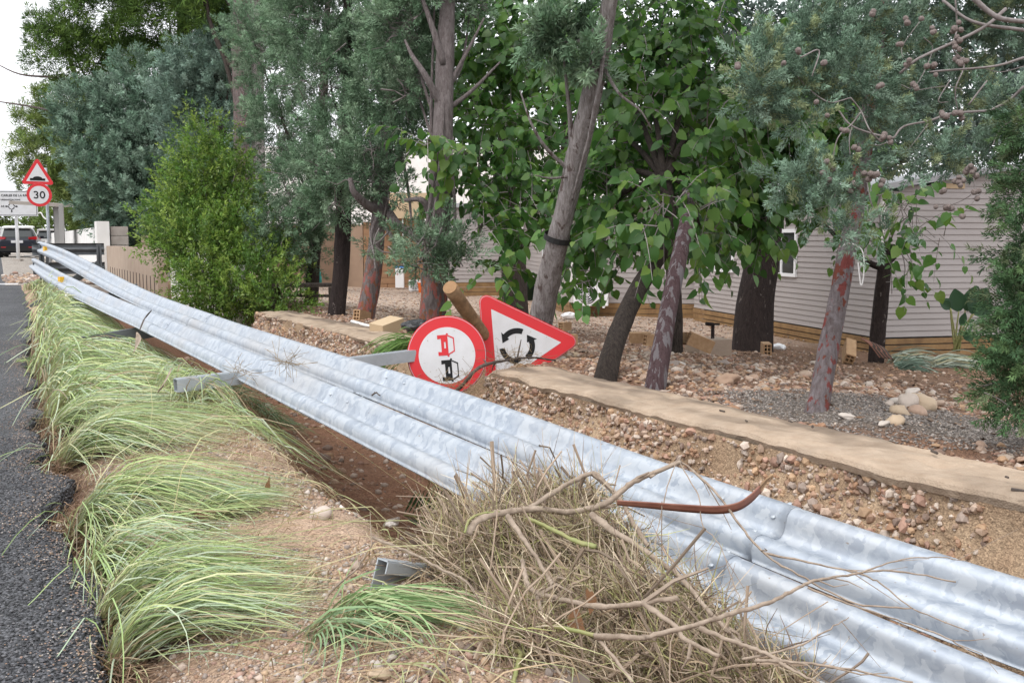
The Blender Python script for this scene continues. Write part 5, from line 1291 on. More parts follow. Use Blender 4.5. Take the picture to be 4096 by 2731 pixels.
crown(b2, e_, 1150, .52, .15, .09, .0095, 62, [(.20, .29, .23), (.17, .255, .20), (.24, .33, .27), (.14, .215, .17)], .8, .4, .8, 10)
limbs_to(b2, c, e_, .05, M['bark_dark'], 11)
# --- bright shrub
sh = tree_at('green_bush', 'bright yellow-green feathery bush growing over the end of the low wall', 'bush', (225, 312), 15.6)
zz = float(zxy(*P(225, 312, 15.6)[:2]))
e_ = [ell(*q) for q in [(196, 140, 10, 16, 16.2), (196, 175, 30, 28, 16.2), (172, 192, 14, 12, 16), (184, 215, 30, 24, 16), (225, 205, 38, 32, 16.2), (168, 235, 16, 16, 15.7), (200, 250, 46, 28, 15.5), (245, 240, 34, 30, 15.8), (215, 285, 44, 24, 15.2), (255, 285, 40, 24, 15.2), (200, 300, 26, 14, 15), (285, 296, 24, 14, 14.8), (275, 265, 24, 26, 15.5), (240, 305, 50, 12, 14.9), (150, 216, 9, 7, 15.8), (140, 232, 7, 5, 15.7), (206, 124, 5, 9, 16.2), (256, 196, 10, 8, 16), (176, 166, 7, 8, 16.1), (226, 146, 6, 8, 16.2), (152, 252, 8, 7, 15.5), (235, 180, 18, 14, 16.2), (215, 160, 12, 14, 16.2), (290, 308, 26, 8, 14.6), (225, 260, 40, 30, 16.2), (200, 225, 40, 30, 16.6)]]
e_hi = [q for q in e_]
e_ = [np.concatenate([(q[:3] - P(225, q[1], 15.7)) * [.9, 1, 1] + P(225, q[1], 15.7), q[3:] * [.88, .9, 1]]) for q in e_]
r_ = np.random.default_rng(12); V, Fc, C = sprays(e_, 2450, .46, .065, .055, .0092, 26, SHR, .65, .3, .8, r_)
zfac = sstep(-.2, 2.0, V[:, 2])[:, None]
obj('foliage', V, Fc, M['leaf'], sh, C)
for k in range(14):
    e = e_[k % len(e_)]; b = np.array(e[:3]); a = P(222 + random.uniform(-14, 14), 312, 15.6); a[2] = zz
    limb(sh, [a, (a + b) / 2 + np.array([0, 0, .2]), b], .02, .006, M['greystem'], 5, name='stem', n=4)
# --- the row of grey cypresses behind the wall
def cyp(label, tr_px, rad_, m, ells, n, seed, pal=CYP, patch=None, extra=(), length=.34, fat=.10, leaf=.046, lw=.0046, per=112, zb=None):
    t = tree_at('cypress_tree', label, 'cypress', tr_px[0][:2], tr_px[0][2])
    p0 = P(*tr_px[0]); _, c = trunk(t, tr_px, rad_, m, seed, float(zxy(p0[0], p0[1])) - .03)
    if ells:
        e = [ell(*q) for q in ells]; n > 200 and twiggy(t, c, e, 150, m, seed); crown(t, e, n, length, fat, leaf, lw, per, pal, .5, .35, .75, seed); limbs_to(t, c, e, .035, m, seed + 50)
    for q in extra: limb(t, [P(*a) for a in q[0]], q[1], q[2], m, 9, .12, seed + 3)
    return t
cyp('grey-green cypress with a slim dark trunk beside the teal parasol', [(311, 303, 16), (314, 260, 16), (318, 215, 16), (322, 120, 16.3), (330, -40, 16.5)], [.105, .10, .095, .08, .04], M['bark_dark'],
    [(270, 70, 32, 40, 17), (285, 130, 42, 34, 16.6), (300, 190, 38, 26, 16), (285, 228, 34, 20, 15.6), (320, 215, 25, 18, 15.6), (250, 30, 25, 25, 17.2), (300, 252, 24, 16, 15.8)], 900, 21)
cyp('grey-green cypress on a black wet trunk second in the row behind the broken wall', [(336, 320, 13.9), (340, 280, 13.9), (343, 225, 13.9), (346, 140, 14), (348, -40, 14.2)], [.125, .115, .11, .09, .05], M['bark_black'],
    [(325, 20, 50, 40, 14.5), (330, 80, 40, 36, 14.3), (345, 140, 36, 34, 14.0), (320, 170, 30, 26, 13.6), (340, 200, 26, 18, 13.5), (300, 30, 26, 40, 15), (365, 60, 40, 40, 14.4), (350, -30, 70, 30, 14.4)], 1050, 22)
cyp('grey cypress with orange flaking foot and a heavy side limb, third in the row', [(365, 324, 13.2), (372, 280, 13.2), (378, 225, 13.2), (382, 195, 13.2), (390, 100, 13.4), (398, -40, 13.6)], [.125, .115, .105, .105, .08, .04], M['bark_foot'],
    [(395, 40, 36, 40, 13.6), (385, 95, 34, 34, 13.4), (375, 150, 34, 24, 13), (412, 236, 14, 8, 12.6), (372, 246, 8, 6, 12.6), (390, 188, 18, 10, 13), (410, 120, 28, 24, 13.6), (425, 60, 22, 40, 14), (400, -30, 50, 28, 13.6), (362, 175, 22, 16, 12.9), (394, 258, 8, 6, 12.4)], 900, 23,
    extra=[([(384, 205, 13.2), (396, 222, 13.0), (412, 236, 12.9), (424, 242, 12.8)], .07, .035), ([(383, 212, 13.1), (368, 205, 12.9), (354, 192, 12.7), (350, 178, 12.7)], .075, .03)])
cyp('tall straight cypress trunk with red and grey peeling foot, behind the round sign', [(431, 330, 11.4), (435, 280, 11.4), (439, 215, 11.4), (443, 130, 11.5), (446, 40, 11.6), (450, -50, 11.7)], [.16, .15, .145, .12, .10, .08], M['bark_foot'],
    [(430, 244, 14, 10, 10.8), (420, 262, 12, 7, 10.8), (455, 262, 14, 9, 10.9), (440, 272, 10, 7, 10.9), (450, 238, 12, 8, 11), (405, 30, 26, 40, 12.2), (415, 85, 20, 24, 12.2), (435, -10, 40, 22, 11.8), (470, 10, 22, 18, 12.2)], 420, 24,
    extra=[([(437, 240, 11.4), (430, 215, 11.3), (422, 200, 11.2), (405, 200, 11.3)], .06, .02), ([(441, 105, 11.5), (425, 75, 11.4), (412, 55, 11.5), (405, 40, 11.6)], .05, .012), ([(444, 65, 11.5), (430, 20, 11.5), (415, -20, 11.6)], .045, .02), ([(446, 110, 11.5), (470, 92, 11.6), (500, 62, 11.8)], .035, .012), ([(446, 90, 11.5), (468, 50, 11.6), (484, 18, 11.7)], .03, .012)])
# pale leaning trunk
lt = cyp('tall pale leaning trunk with peeling bark and a black strap, behind the triangular sign', [(535, 350, 8.9), (547, 285, 8.6), (560, 230, 8.4), (575, 165, 8.2), (592, 95, 8.0), (603, 40, 7.9), (617, -40, 7.8)], [.108, .100, .094, .085, .08, .07, .06], M['bark_pale'],
    [(562, 40, 18, 9, 7.9), (590, 62, 8, 7, 7.8), (545, 30, 10, 8, 7.9)], 60, 25, length=.3, fat=.09, leaf=.05, lw=.007,
    extra=[([(604, 50, 7.75), (600, 80, 7.7), (594, 110, 7.75), (588, 140, 7.85), (580, 170, 8.0), (572, 200, 8.15)], .018, .008), ([(600, 60, 7.9), (618, 92, 7.8), (640, 110, 7.8), (652, 130, 7.8)], .016, .005), ([(570, 170, 8.2), (548, 150, 8.1), (532, 125, 8.0), (520, 90, 8.0)], .02, .006), ([(575, 175, 8.2), (552, 178, 8.1), (535, 175, 8.0)], .014, .004)])
sc_ = P(558.5, 237.5, 8.43); tt = unit(P(560, 230, 8.4) - P(547, 285, 8.6))
V, Fc = tube(np.array([sc_ - tt * .025, sc_ + tt * .025]), .128, 16, caps=False); tag(obj('strap', V, Fc, M['rubber']), 'black strap tied round the pale leaning trunk', 'strap')
# --- broadleaf mulberries
def lumps(qs): return [ell(*q) for q in qs]
mb_ = tree_at('mulberry_tree', 'leafy mulberry on a slim upright trunk left of the leaning pale trunk', 'mulberry', (514, 300), 19)
_, c = trunk(mb_, [(515, 300, 19), (513, 250, 19), (508, 200, 18.6), (505, 100, 17)], [.26, .22, .18, .12], M['bark_dark'], 31, -.5)
e_ = lumps([(480, 60, 34, 44, 13.6), (525, 60, 42, 50, 13.4), (500, 130, 46, 40, 12.6), (540, 150, 40, 40, 12.4), (470, 165, 30, 28, 11.8), (510, 195, 40, 26, 11.8), (480, 232, 22, 20, 11.2), (505, 268, 16, 16, 11), (545, 215, 26, 26, 11.6), (428, 140, 14, 10, 10.8), (455, 150, 18, 14, 11), (520, 10, 60, 30, 13.6)])
broadleaf(mb_, e_, 430, 9, .125, MUL, 300, 32)
for k in range(8): limb(mb_, [c[-1 - k * 2], (c[-1 - k * 2] + e_[k + 2][:3]) / 2 + np.array([0, 0, .2]), e_[k + 2][:3]], .04, .012, M['bark_grey'], 6, n=4, seed=k)
ma = tree_at('mulberry_tree', 'leafy mulberry whose dark furrowed trunk leans right over the wall', 'mulberry', (603, 375), 7.3)
_, c = trunk(ma, [(603, 376, 7.25), (614, 345, 7.4), (632, 300, 7.7), (652, 265, 8.0), (668, 240, 8.1), (668, 205, 8.2), (664, 175, 8.3)], [.090, .078, .072, .070, .068, .06, .05], M['bark_dark'], 33, float(zxy(*P(603, 376, 7.25)[:2])) - .03, .2)
e_ = lumps([(600, 60, 40, 50, 9.9), (650, 40, 46, 50, 9.8), (700, 60, 46, 50, 9.6), (650, 110, 46, 40, 9.0), (600, 140, 36, 36, 9.7), (700, 140, 44, 36, 8.8), (590, 195, 30, 28, 9.4), (630, 185, 34, 30, 8.8), (690, 190, 36, 28, 8.5), (585, 238, 22, 24, 9.2), (616, 232, 28, 26, 8.7), (700, 225, 34, 24, 8.2), (588, 280, 15, 18, 8.8), (660, 190, 40, 30, 9.4), (575, 255, 14, 18, 9.3), (635, 240, 20, 20, 8.8), (740, 110, 30, 40, 9.4), (672, 205, 30, 16, 7.7), (650, 222, 18, 12, 7.7), (700, 200, 20, 16, 7.8)])
broadleaf(ma, e_, 540, 9, .105, MUL, 300, 34)
for k in (0, 2, 3, 4, 5, 6, 8, 9, 11): limb(ma, [c[-3], (c[-3] + e_[k][:3]) / 2 + np.array([0, 0, .15]), e_[k][:3]], .035, .01, M['bark_dark'], 6, n=4, seed=k)
mc = tree_at('mulberry_tree', 'mulberry on a very thick black trunk close to the nearest home', 'mulberry', (755, 338), 14.2)
_, c = trunk(mc, [(752, 342, 14.0), (756, 300, 14.0), (763, 255, 14.0), (766, 215, 13.8), (760, 150, 13.2)], [.31, .265, .235, .21, .13], M['bark_black'], 35, float(zxy(*P(752, 342, 14.0)[:2])) - .05, .1)
e_ = lumps([(765, 185, 34, 40, 11.4), (740, 150, 36, 40, 11), (790, 130, 40, 40, 11), (800, 160, 30, 26, 11), (752, 222, 22, 22, 11), (745, 205, 26, 24, 11), (830, 140, 30, 34, 11.4), (770, 80, 50, 40, 11), (832, 190, 20, 16, 11.6), (720, 230, 20, 18, 11.6)])
broadleaf(mc, e_, 390, 9, .12, MUL, 300, 36)
for k in range(7): limb(mc, [c[-4], (c[-4] + e_[k][:3]) / 2 + np.array([0, 0, .2]), e_[k][:3]], .06, .015, M['bark_black'], 6, n=4, seed=k)
md = tree_at('mulberry_stump', 'dark pollarded stump sprouting leafy shoots in front of the home corner', 'mulberry', (876, 354), 13.6)
_, c = trunk(md, [(876, 356, 13.6), (880, 310, 13.6), (884, 270, 13.6), (887, 244, 13.6)], [.105, .095, .095, .11], M['bark_black'], 37, float(zxy(*P(876, 356, 13.6)[:2])) - .05, .22)
limb(md, [P(883, 268, 13.6), P(868, 262, 13.5), P(850, 250, 13.4), P(836, 236, 13.3), P(824, 224, 13.2)], .05, .025, M['bark_black']); limb(md, [P(886, 262, 13.6), P(893, 256, 13.6), P(896, 246, 13.6)], .06, .05, M['bark_black'])
e_ = lumps([(912, 228, 16, 14, 13), (935, 235, 15, 12, 13), (908, 258, 12, 14, 13), (895, 284, 7, 8, 13.2), (905, 205, 14, 12, 12.6), (870, 225, 14, 14, 12.8), (848, 225, 16, 14, 12.6), (890, 190, 18, 14, 12.4)])
broadleaf(md, e_, 36, 6, .145, MUL + [(.14, .22, .045)], 120, 38)
for a in ([(888, 246, 13.6), (898, 225, 13.3), (915, 215, 13.1), (940, 225, 13)], [(890, 250, 13.6), (900, 250, 13.3), (905, 270, 13.2), (897, 290, 13.2)], [(886, 246, 13.6), (880, 215, 13.2), (893, 190, 12.8)], [(836, 236, 13.3), (845, 215, 13)]):
    limb(md, [P(*q) for q in a], .012, .004, M['greystem'], 5, n=4)
# purple bare trunk and the thin one behind it
pt_ = tree_at('bare_trunk', 'straight purple-grey bare-barked trunk crossing in front of the leaning mulberry', 'tree trunk', (655, 388), 6.9)
trunk(pt_, [(654, 390, 6.85), (662, 345, 6.95), (671, 295, 7.1), (680, 255, 7.2), (687, 222, 7.4), (689, 200, 7.9), (686, 180, 8.4)], [.078, .068, .063, .06, .055, .05, .04], M['bark_purple'], 39, float(zxy(*P(654, 390, 6.85)[:2])) - .03, .12, 16)
p2 = tree_at('bare_trunk', 'thin dark trunk standing just behind the purple-grey trunk', 'tree trunk', (675, 340), 11)
trunk(p2, [(675, 342, 10.8), (674, 300, 10.8), (672, 255, 10.8), (668, 180, 10.8)], [.10, .08, .075, .06], M['bark_dark'], 40, float(zxy(*P(675, 342, 10.8)[:2])) - .05)
# unseen upper crowns of the same trees, added to shade the yard and home
def upper(parent, ells, n, pal, seed, leaf=.20, lw=.075):
    r = np.random.default_rng(seed); V, Fc, C = sprays(ells, n, .5, .4, leaf, lw, 14, pal, .3, .3, 1.2, r); obj('upper_shade_crown', V, Fc, M['leaf'], parent, C, kind='stuff')
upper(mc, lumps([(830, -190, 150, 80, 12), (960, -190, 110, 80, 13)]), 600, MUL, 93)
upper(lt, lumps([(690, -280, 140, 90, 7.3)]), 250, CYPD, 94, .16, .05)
# --- darker trees behind the homes
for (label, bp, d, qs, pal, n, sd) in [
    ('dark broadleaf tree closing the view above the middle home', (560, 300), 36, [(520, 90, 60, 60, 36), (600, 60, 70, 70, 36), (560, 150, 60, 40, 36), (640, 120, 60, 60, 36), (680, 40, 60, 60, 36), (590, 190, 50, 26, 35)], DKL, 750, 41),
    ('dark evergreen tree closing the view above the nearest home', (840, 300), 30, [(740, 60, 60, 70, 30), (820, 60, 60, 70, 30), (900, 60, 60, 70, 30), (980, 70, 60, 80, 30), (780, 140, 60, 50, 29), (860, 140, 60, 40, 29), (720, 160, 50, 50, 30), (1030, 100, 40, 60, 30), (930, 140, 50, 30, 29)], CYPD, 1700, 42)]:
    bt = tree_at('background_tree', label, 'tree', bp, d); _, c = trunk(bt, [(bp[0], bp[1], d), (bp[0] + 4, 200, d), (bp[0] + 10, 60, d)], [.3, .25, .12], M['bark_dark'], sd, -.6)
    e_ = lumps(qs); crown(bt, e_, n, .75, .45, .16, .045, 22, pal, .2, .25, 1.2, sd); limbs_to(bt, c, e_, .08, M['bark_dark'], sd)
# --- near right cypress with cones
def c7(x, y, d): return P((2800 + x / 1.742) / 4, y / 1.742 / 4, d)
rc = tree_at('coned_cypress', 'cypress at right with red-patched flaking trunk and branches heavy with round cones', 'cypress', (816, 423), 5.75)
_, c = trunk(rc, [(815, 424, 5.70), (822, 385, 5.72), (833, 325, 5.76), (846, 258, 5.80), (856, 205, 5.84), (868, 120, 5.95), (880, 20, 6.1), (890, -60, 6.2)], [.072, .060, .056, .055, .05, .046, .04, .035], M['bark_red'], 43, float(zxy(*P(815, 424, 5.7)[:2])) - .03, .16, 18)
e_ = lumps([(760, 62, 26, 22, 5.4), (790, 85, 34, 22, 5.5), (810, 40, 32, 22, 5.6), (845, 30, 40, 26, 5.8), (845, 75, 36, 24, 5.5), (870, 105, 34, 20, 5.6), (765, 98, 22, 14, 5.3), (800, 120, 22, 12, 5.3), (890, 45, 34, 30, 6.0), (800, 180, 26, 14, 5.2), (830, 195, 26, 14, 5.2), (850, 165, 20, 14, 5.3), (815, 208, 20, 9, 5.1), (935, 155, 26, 18, 5.4), (985, 158, 24, 16, 5.5), (1000, 105, 28, 20, 5.8), (950, 20, 50, 24, 6.4), (1005, 25, 40, 30, 6.3), (842, 232, 16, 9, 5.1), (880, 232, 14, 6, 5.2), (895, 150, 24, 16, 5.9), (905, 100, 24, 20, 6.2), (960, 90, 26, 20, 6.4), (755, 85, 14, 24, 5.2), (925, 235, 8, 5, 5.3)])
CYPN = [(.19, .28, .205), (.155, .24, .17), (.24, .33, .25), (.12, .19, .13), (.22, .26, .14), (.17, .25, .18)]
crown(rc, e_, 1150, .16, .040, .022, .0023, 130, CYPN, .45, .25, .8, 44)
BR = [([(1900, -20), (2000, 70), (2100, 130), (2258, 150)], .024, .02), ([(1690, 0), (1900, 150), (2258, 210)], .013, .016), ([(1390, 510), (1500, 420), (1620, 360), (1960, 200), (2130, 60)], .011, .015), ([(1600, 500), (1700, 490), (2050, 460), (2258, 400)], .007, .012),
      ([(1350, 960), (1420, 880), (1600, 840), (1750, 790), (2020, 770)], .009, .012), ([(1780, 0), (1790, 200), (1760, 330), (1840, 450), (1780, 620), (1800, 800)], .007, .005), ([(1120, 780), (1060, 860), (960, 960), (920, 1130)], .007, .005), ([(1060, 870), (1040, 1000), (1070, 1250)], .006, .004),
      ([(960, 1260), (930, 1390), (890, 1430), (760, 1470)], .006, .003), ([(1160, 1260), (1190, 1400), (1220, 1500), (1190, 1568)], .006, .004), ([(700, 400), (830, 350), (780, 530)], .007, .005), ([(680, 530), (760, 620), (900, 710), (1050, 680)], .005, .006), ([(2258, 790), (2100, 890), (2040, 1010)], .007, .004),
      ([(1870, 730), (2000, 560)], .008, .006), ([(1900, 1180), (1900, 1340), (1740, 1430), (1630, 1440)], .005, .002), ([(1960, 1340), (1840, 1480)], .004, .002), ([(2258, 460), (2100, 500), (1960, 470)], .004, .003), ([(1560, 260), (1620, 350), (1500, 600), (1400, 590)], .004, .003), ([(1530, 150), (1410, 320), (1415, 400)], .004, .002),
      ([(1830, 620), (1700, 600), (1500, 630)], .004, .003), ([(1740, 560), (1660, 700), (1730, 710)], .005, .003), ([(1340, 970), (1250, 1010), (1160, 1000)], .005, .003), ([(1590, 860), (1500, 980), (1450, 1040)], .004, .002), ([(1050, 680), (1120, 770), (1180, 900), (1250, 980)], .006, .007), ([(2020, 770), (2150, 700), (2258, 600)], .012, .014), ([(1350, 960), (1200, 930), (1050, 870), (960, 760)], .009, .008)]
for k, (q, r0, r1) in enumerate(BR):
    dd = 5.15 + .25 * ((k * 37) % 10) / 10
    limb(rc, [c7(x, y, dd + .03 * sin(3 * i_ + k)) for i_, (x, y) in enumerate(q)], r0 * .62, r1 * .62, M['greystem'], 7, .15, k, name='branch')
cone_me = mesh('cone', ico(2)[0] * (1 + .06 * np.sign(np.sin(ico(2)[0][:, [0]] * 5) * np.sin(ico(2)[0][:, [1]] * 5))), ico(2)[1], M['cone'], smooth=True)
for (x, y, n, sp_) in [(885, 1170, 8, 48), (1070, 1300, 7, 42), (1190, 1220, 8, 48), (1290, 980, 5, 45), (1780, 190, 5, 45), (1820, 300, 6, 55), (1800, 430, 6, 60), (1480, 600, 4, 50), (1250, 590, 2, 20), (1195, 80, 3, 30), (1440, 140, 3, 25), (1540, 130, 1, 5), (1890, 1180, 8, 60), (1810, 1250, 5, 40), (1740, 1440, 4, 28), (1920, 1360, 4, 40), (1640, 200, 3, 40), (1390, 310, 2, 20), (1080, 1040, 3, 35), (810, 710, 1, 5), (885, 800, 1, 5), (270, 450, 2, 18), (590, 450, 2, 18), (680, 360, 2, 15), (870, 430, 2, 15), (1000, 920, 3, 30), (1620, 490, 4, 50), (1700, 1310, 2, 30), (1440, 440, 3, 30), (900, 1265, 2, 20), (1275, 1280, 2, 25), (1835, 1500, 2, 15), (1640, 1440, 1, 5), (1790, 800, 3, 40), (1700, 820, 4, 40)]:
    for k in range(n):
        a = random.uniform(0, 6.3); q = random.random() ** .5 * sp_; rr_ = random.uniform(.0125, .0172)
        link('cone', cone_me, rc, c7(x + q * cos(a), y + q * sin(a), 5.08 + random.uniform(-.03, .03)), (random.random() * 6, random.random() * 6, 0), (rr_,) * 3)
V, Fc = tube(catmull([P(840, 246, 5.6), P(850, 243, 5.72), P(862, 250, 5.72), P(864, 270, 5.7), P(861, 285, 5.68), P(858, 262, 5.7)], 6), .004, 5); tag(obj('string', V, Fc, M['thong']), 'pale string tied round the red-patched trunk', 'string')
upper(rc, lumps([(880, -160, 120, 50, 6.2), (990, -180, 140, 70, 6.4)]), 500, CYPD, 95, .10, .03)  # unseen crown overhead, added for the shade it casts
# --- green cypress hanging in at the right edge
rg = tree_at('hanging_cypress', 'dark green cypress branch hanging in at the right edge', 'cypress', (1075, 480), 5.0)
_, c = trunk(rg, [(1075, 480, 5.0), (1070, 300, 5.0), (1060, 60, 5.2)], [.09, .08, .06], M['bark_grey'], 45, .1)
e_ = lumps([(1030, 130, 16, 30, 5.2), (1030, 195, 20, 32, 5.0), (1028, 250, 22, 30, 4.9), (1018, 305, 24, 28, 4.8), (1020, 350, 26, 26, 4.7), (1014, 385, 24, 18, 4.7), (1024, 400, 20, 10, 4.6), (1050, 300, 30, 80, 4.9), (982, 386, 7, 4, 4.7), (1000, 405, 6, 8, 4.7)])
crown(rg, e_, 660, .16, .035, .024, .0022, 88, [(.06, .12, .05), (.05, .10, .045), (.075, .14, .06), (.09, .15, .06), (.11, .14, .07)], -.2, .25, .7, 46)
limbs_to(rg, c, e_, .012, M['greystem'], 47, 9, .2)
limb(rg, [P(1030, 420, 4.7), P(1012, 408, 4.65), P(998, 398, 4.6), P(984, 392, 4.6)], .005, .002, M['greystem'])
# --- strelitzia
def c5(x, y, d): return P((3000 + x / 1.742) / 4, (600 + y / 1.742) / 4, d)
bs_ = c5(1435, 1400, 14.0)
st_ = thing('bird_of_paradise', 'bird of paradise plant with paddle leaves against the gable wall', 'plant', bs_)
for k, (tip, bot, wd, bend) in enumerate([((1585, 935), (1500, 1115), .15, .02), ((1425, 965), (1455, 1120), .12, .0), ((1330, 1015), (1400, 1105), .09, .05), ((1655, 975), (1545, 1140), .15, -.03), ((1560, 1275), (1490, 1310), .08, .0), ((1325, 1045), (1395, 1100), .07, .03), ((1690, 1060), (1560, 1140), .12, .02), ((1500, 1130), (1470, 1220), .05, 0)]):
    dd = 13.95 - .03 * k; a, b = c5(*bot, dd), c5(*tip, dd - .05); ax = b - a; L_ = np.linalg.norm(ax); ax = ax / L_
    nr = unit(np.array([.3 * (-1) ** k, -1, .35])); nr = unit(nr - ax * (nr @ ax)); tv = np.cross(nr, ax)
    q = np.linspace(0, 1, 9); wq = wd * np.sin(pi * np.clip(q, .02, .985) ** .85) ** .7
    rib = a + ax * (q * L_)[:, None] - np.array([0, 0, 1]) * (bend * q ** 2)[:, None]
    V = np.vstack([rib, rib + tv * wq[:, None] + nr * (wq * .3)[:, None], rib - tv * wq[:, None] + nr * (wq * .3)[:, None]]); i = np.arange(8)
    obj('leaf', V, np.vstack([np.column_stack([i, i + 1, i + 10, i + 9]), np.column_stack([i + 1, i, i + 18, i + 19])]), M['leaf'], st_, np.broadcast_to((.035, .085, .04), (len(V), 3)), True)
    limb(st_, [bs_ + np.array([random.uniform(-.06, .06), 0, 0]), (bs_ + a) / 2 + np.array([random.uniform(-.03, .03), 0, .06]), a], .014, .009, M['greenstem'], 6, .03, k, name='stalk')
# --- grass
def tuft(mb, s, t, n, L, ang, spread, H, r, wd=.0026, pal=None, root=.06, fan=1.0, zroot=None):
    """blades rooted round (s,t) and combed flat across the verge; ang is measured from the across-road direction towards the viewer"""
    K_ = 8; q = np.linspace(0, 1, K_)
    th = ang + spread * r.normal(size=n); Ls = L * r.uniform(.45, 1.1, n); Hs = H * r.uniform(.15, 1.15, n)
    wild = r.random(n) < .11; th = th + wild * r.normal(0, .9, n); Hs = Hs * np.where(wild, r.uniform(.2, 1.6, n), 1)
    s0 = s + root * r.normal(size=n); t0 = t + root * .6 * r.normal(size=n)
    curve = r.normal(0, .38, n) + .12
    a = th[:, None] + curve[:, None] * q[None]
    ds, dt = -np.sin(a), np.cos(a); step = Ls[:, None] / (K_ - 1)
    S_ = s0[:, None] + np.concatenate([np.zeros((n, 1)), np.cumsum(ds[:, 1:] * step, 1)], 1); T_ = t0[:, None] + np.concatenate([np.zeros((n, 1)), np.cumsum(dt[:, 1:] * step, 1)], 1)
    lay = r.uniform(.0, .05, n)[:, None]
    zb = zg(S_, T_); zb = np.where(T_ > 1.4, np.maximum(zb, -.04 - .55 * (T_ - 1.4)), zb)
    Z_ = zb + .012 + lay * np.minimum(1, 4 * q)[None] + Hs[:, None] * np.sin(pi * np.clip(q, 0, 1) ** .62)[None] ** 1.1
    Pp = ST(S_, T_, Z_)
    tan = unit(np.gradient(Pp, axis=1)); side = unit(np.cross(tan, np.array([0, 0, 1.0]) + .7 * r.normal(size=(n, 1, 3))))
    wv = wd * r.uniform(.6, 1.4, n)[:, None] * np.array([.8, 1, 1, 1, .9, .75, .5, .12])[None]
    V = np.stack([Pp + side * wv[..., None], Pp - side * wv[..., None]], 2).reshape(-1, 3)
    i = np.arange(K_ - 1); f = np.column_stack([2 * i, 2 * i + 1, 2 * i + 3, 2 * i + 2]); Fq = (f[None] + (np.arange(n) * K_ * 2)[:, None, None]).reshape(-1, 4)
    pal = np.array(pal if pal is not None else GR); c = pal[r.integers(0, len(pal), n)] * r.uniform(.8, 1.2, (n, 1))
    dead = r.random(n) < .09; c[dead] = np.array([.42, .33, .21]) * r.uniform(.5, 1.1, (int(dead.sum()), 1))
    rootc = np.array([.26, .17, .09]); f_ = np.clip(1 - q / .22, 0, 1)[None, :, None] * r.uniform(.3, 1, (n, 1, 1))
    Cc = c[:, None] * (1 - f_) + rootc * f_
    mb.add(V, Fq, np.repeat(Cc, 2, 1).reshape(-1, 3))
GR = [(.42, .52, .22), (.34, .45, .18), (.50, .56, .26), (.39, .49, .33), (.47, .54, .39), (.27, .37, .14), (.58, .58, .33), (.32, .41, .23)]
r_ = np.random.default_rng(61)
def px_st(u, v):
    g_ = G(u, v); return to_st(g_[0], g_[1])
near = [((46, 440), 420, .95, .35, .30, .13, 'sixth grass tuft from the bottom, swept straight across the verge'),
        ((48, 471), 640, 1.10, .42, .26, .16, 'longest grass tuft, arching far over the gravel beside the coarse asphalt'),
        ((63, 543), 700, .92, .58, .30, .17, 'big pale grass tuft fanned over the verge, fourth from the bottom'),
        ((92, 589), 380, .62, .62, .28, .15, 'brown-rooted grass tuft tucked behind the two front ones'),
        ((52, 646), 450, .70, .32, .24, .15, 'second grass tuft from the bottom with dark brown uprooted base'),
        ((99, 677), 430, .66, .15, .24, .13, 'frontmost grass tuft cut by the bottom edge of the picture'),
        ((196, 524), 240, .42, .02, .22, .05, 'flat fresh-green grass tuft lying on the gravel in front of the longest one')]
for (uv, n, L, ang, spr, H, label) in near:
    s0, t0 = px_st(*uv); t0 = max(t0, .24); mb = MB(); tuft(mb, s0, t0, n, L, ang, spr, H, r_, .0019, root=.035)
    tuft(mb, s0 - .02, t0 - .02, 90, .16, .9, .7, .03, r_, .002, [(.20, .12, .07), (.28, .18, .10), (.14, .09, .06)])
    g_ = mb.build('grass_tuft', M['grass']); tag(g_, label, 'grass tuft', 'uprooted grass tufts along the asphalt')
mb = MB()
s = float(px_st(46, 440)[0]) + .28
while s < 24:
    k_ = s < 9
    jit = r_.normal(0, .03); nf = .55 + .45 * float(sstep(4.5, 7, s))
    tuft(mb, s, .34 + jit + .02 * max(0, s - 9) + .25 * sstep(10, 22, s), int(r_.uniform(.25, 1.3) * nf * ((250 if k_ else 150) * (1 - .3 * sstep(3.5, 9, s)) + 40)), r_.uniform(.50, .80) - .10 * (1 - float(sstep(2.8, 4, s))) + .14 * float(sstep(5, 8, s)), r_.uniform(.25, .9), .34, r_.uniform(.07, .15) + .14 * float(sstep(5.5, 10, s)), r_, .0026 + .00022 * max(s - 4, 0), root=.09)
    if r_.random() < .7: tuft(mb, s + .1, .70 + r_.uniform(-.1, .2), int(80 * nf), .6, r_.uniform(.4, .9), .35, .07 + .06 * sstep(6, 10, s), r_, .0026 + .00022 * max(s - 4, 0), root=.12)
    s += .17 + .013 * s + .09 * (1 - sstep(4.5, 6.5, s))
for (u_, v_, n_) in [(168, 404, 130), (186, 410, 90), (205, 404, 60), (160, 396, 90)]:
    s0, t0 = px_st(u_, v_); tuft(mb, s0, t0, n_, .5, .35, .5, .16, r_, .0028, root=.10)
s = 6.0
while s < 12:      # blades hanging over the lip
    tuft(mb, s, 1.15, 60, .6, r_.uniform(.2, .7), .4, .08, r_, .003, root=.2); s += .5
for k in range(70):  # long seed stems across the verge
    tuft(mb, r_.uniform(2.2, 8), r_.uniform(.3, .7), 1, r_.uniform(1.1, 1.6), r_.uniform(-.3, .9), .3, r_.uniform(.12, .34), r_, .0014, [(.48, .45, .24), (.40, .42, .2)])
gobj = mb.build('grass', M['grass'], kind='stuff'); tag(gobj, 'long pale green grass combed flat along the verge by the flood', 'grass', kind='stuff')
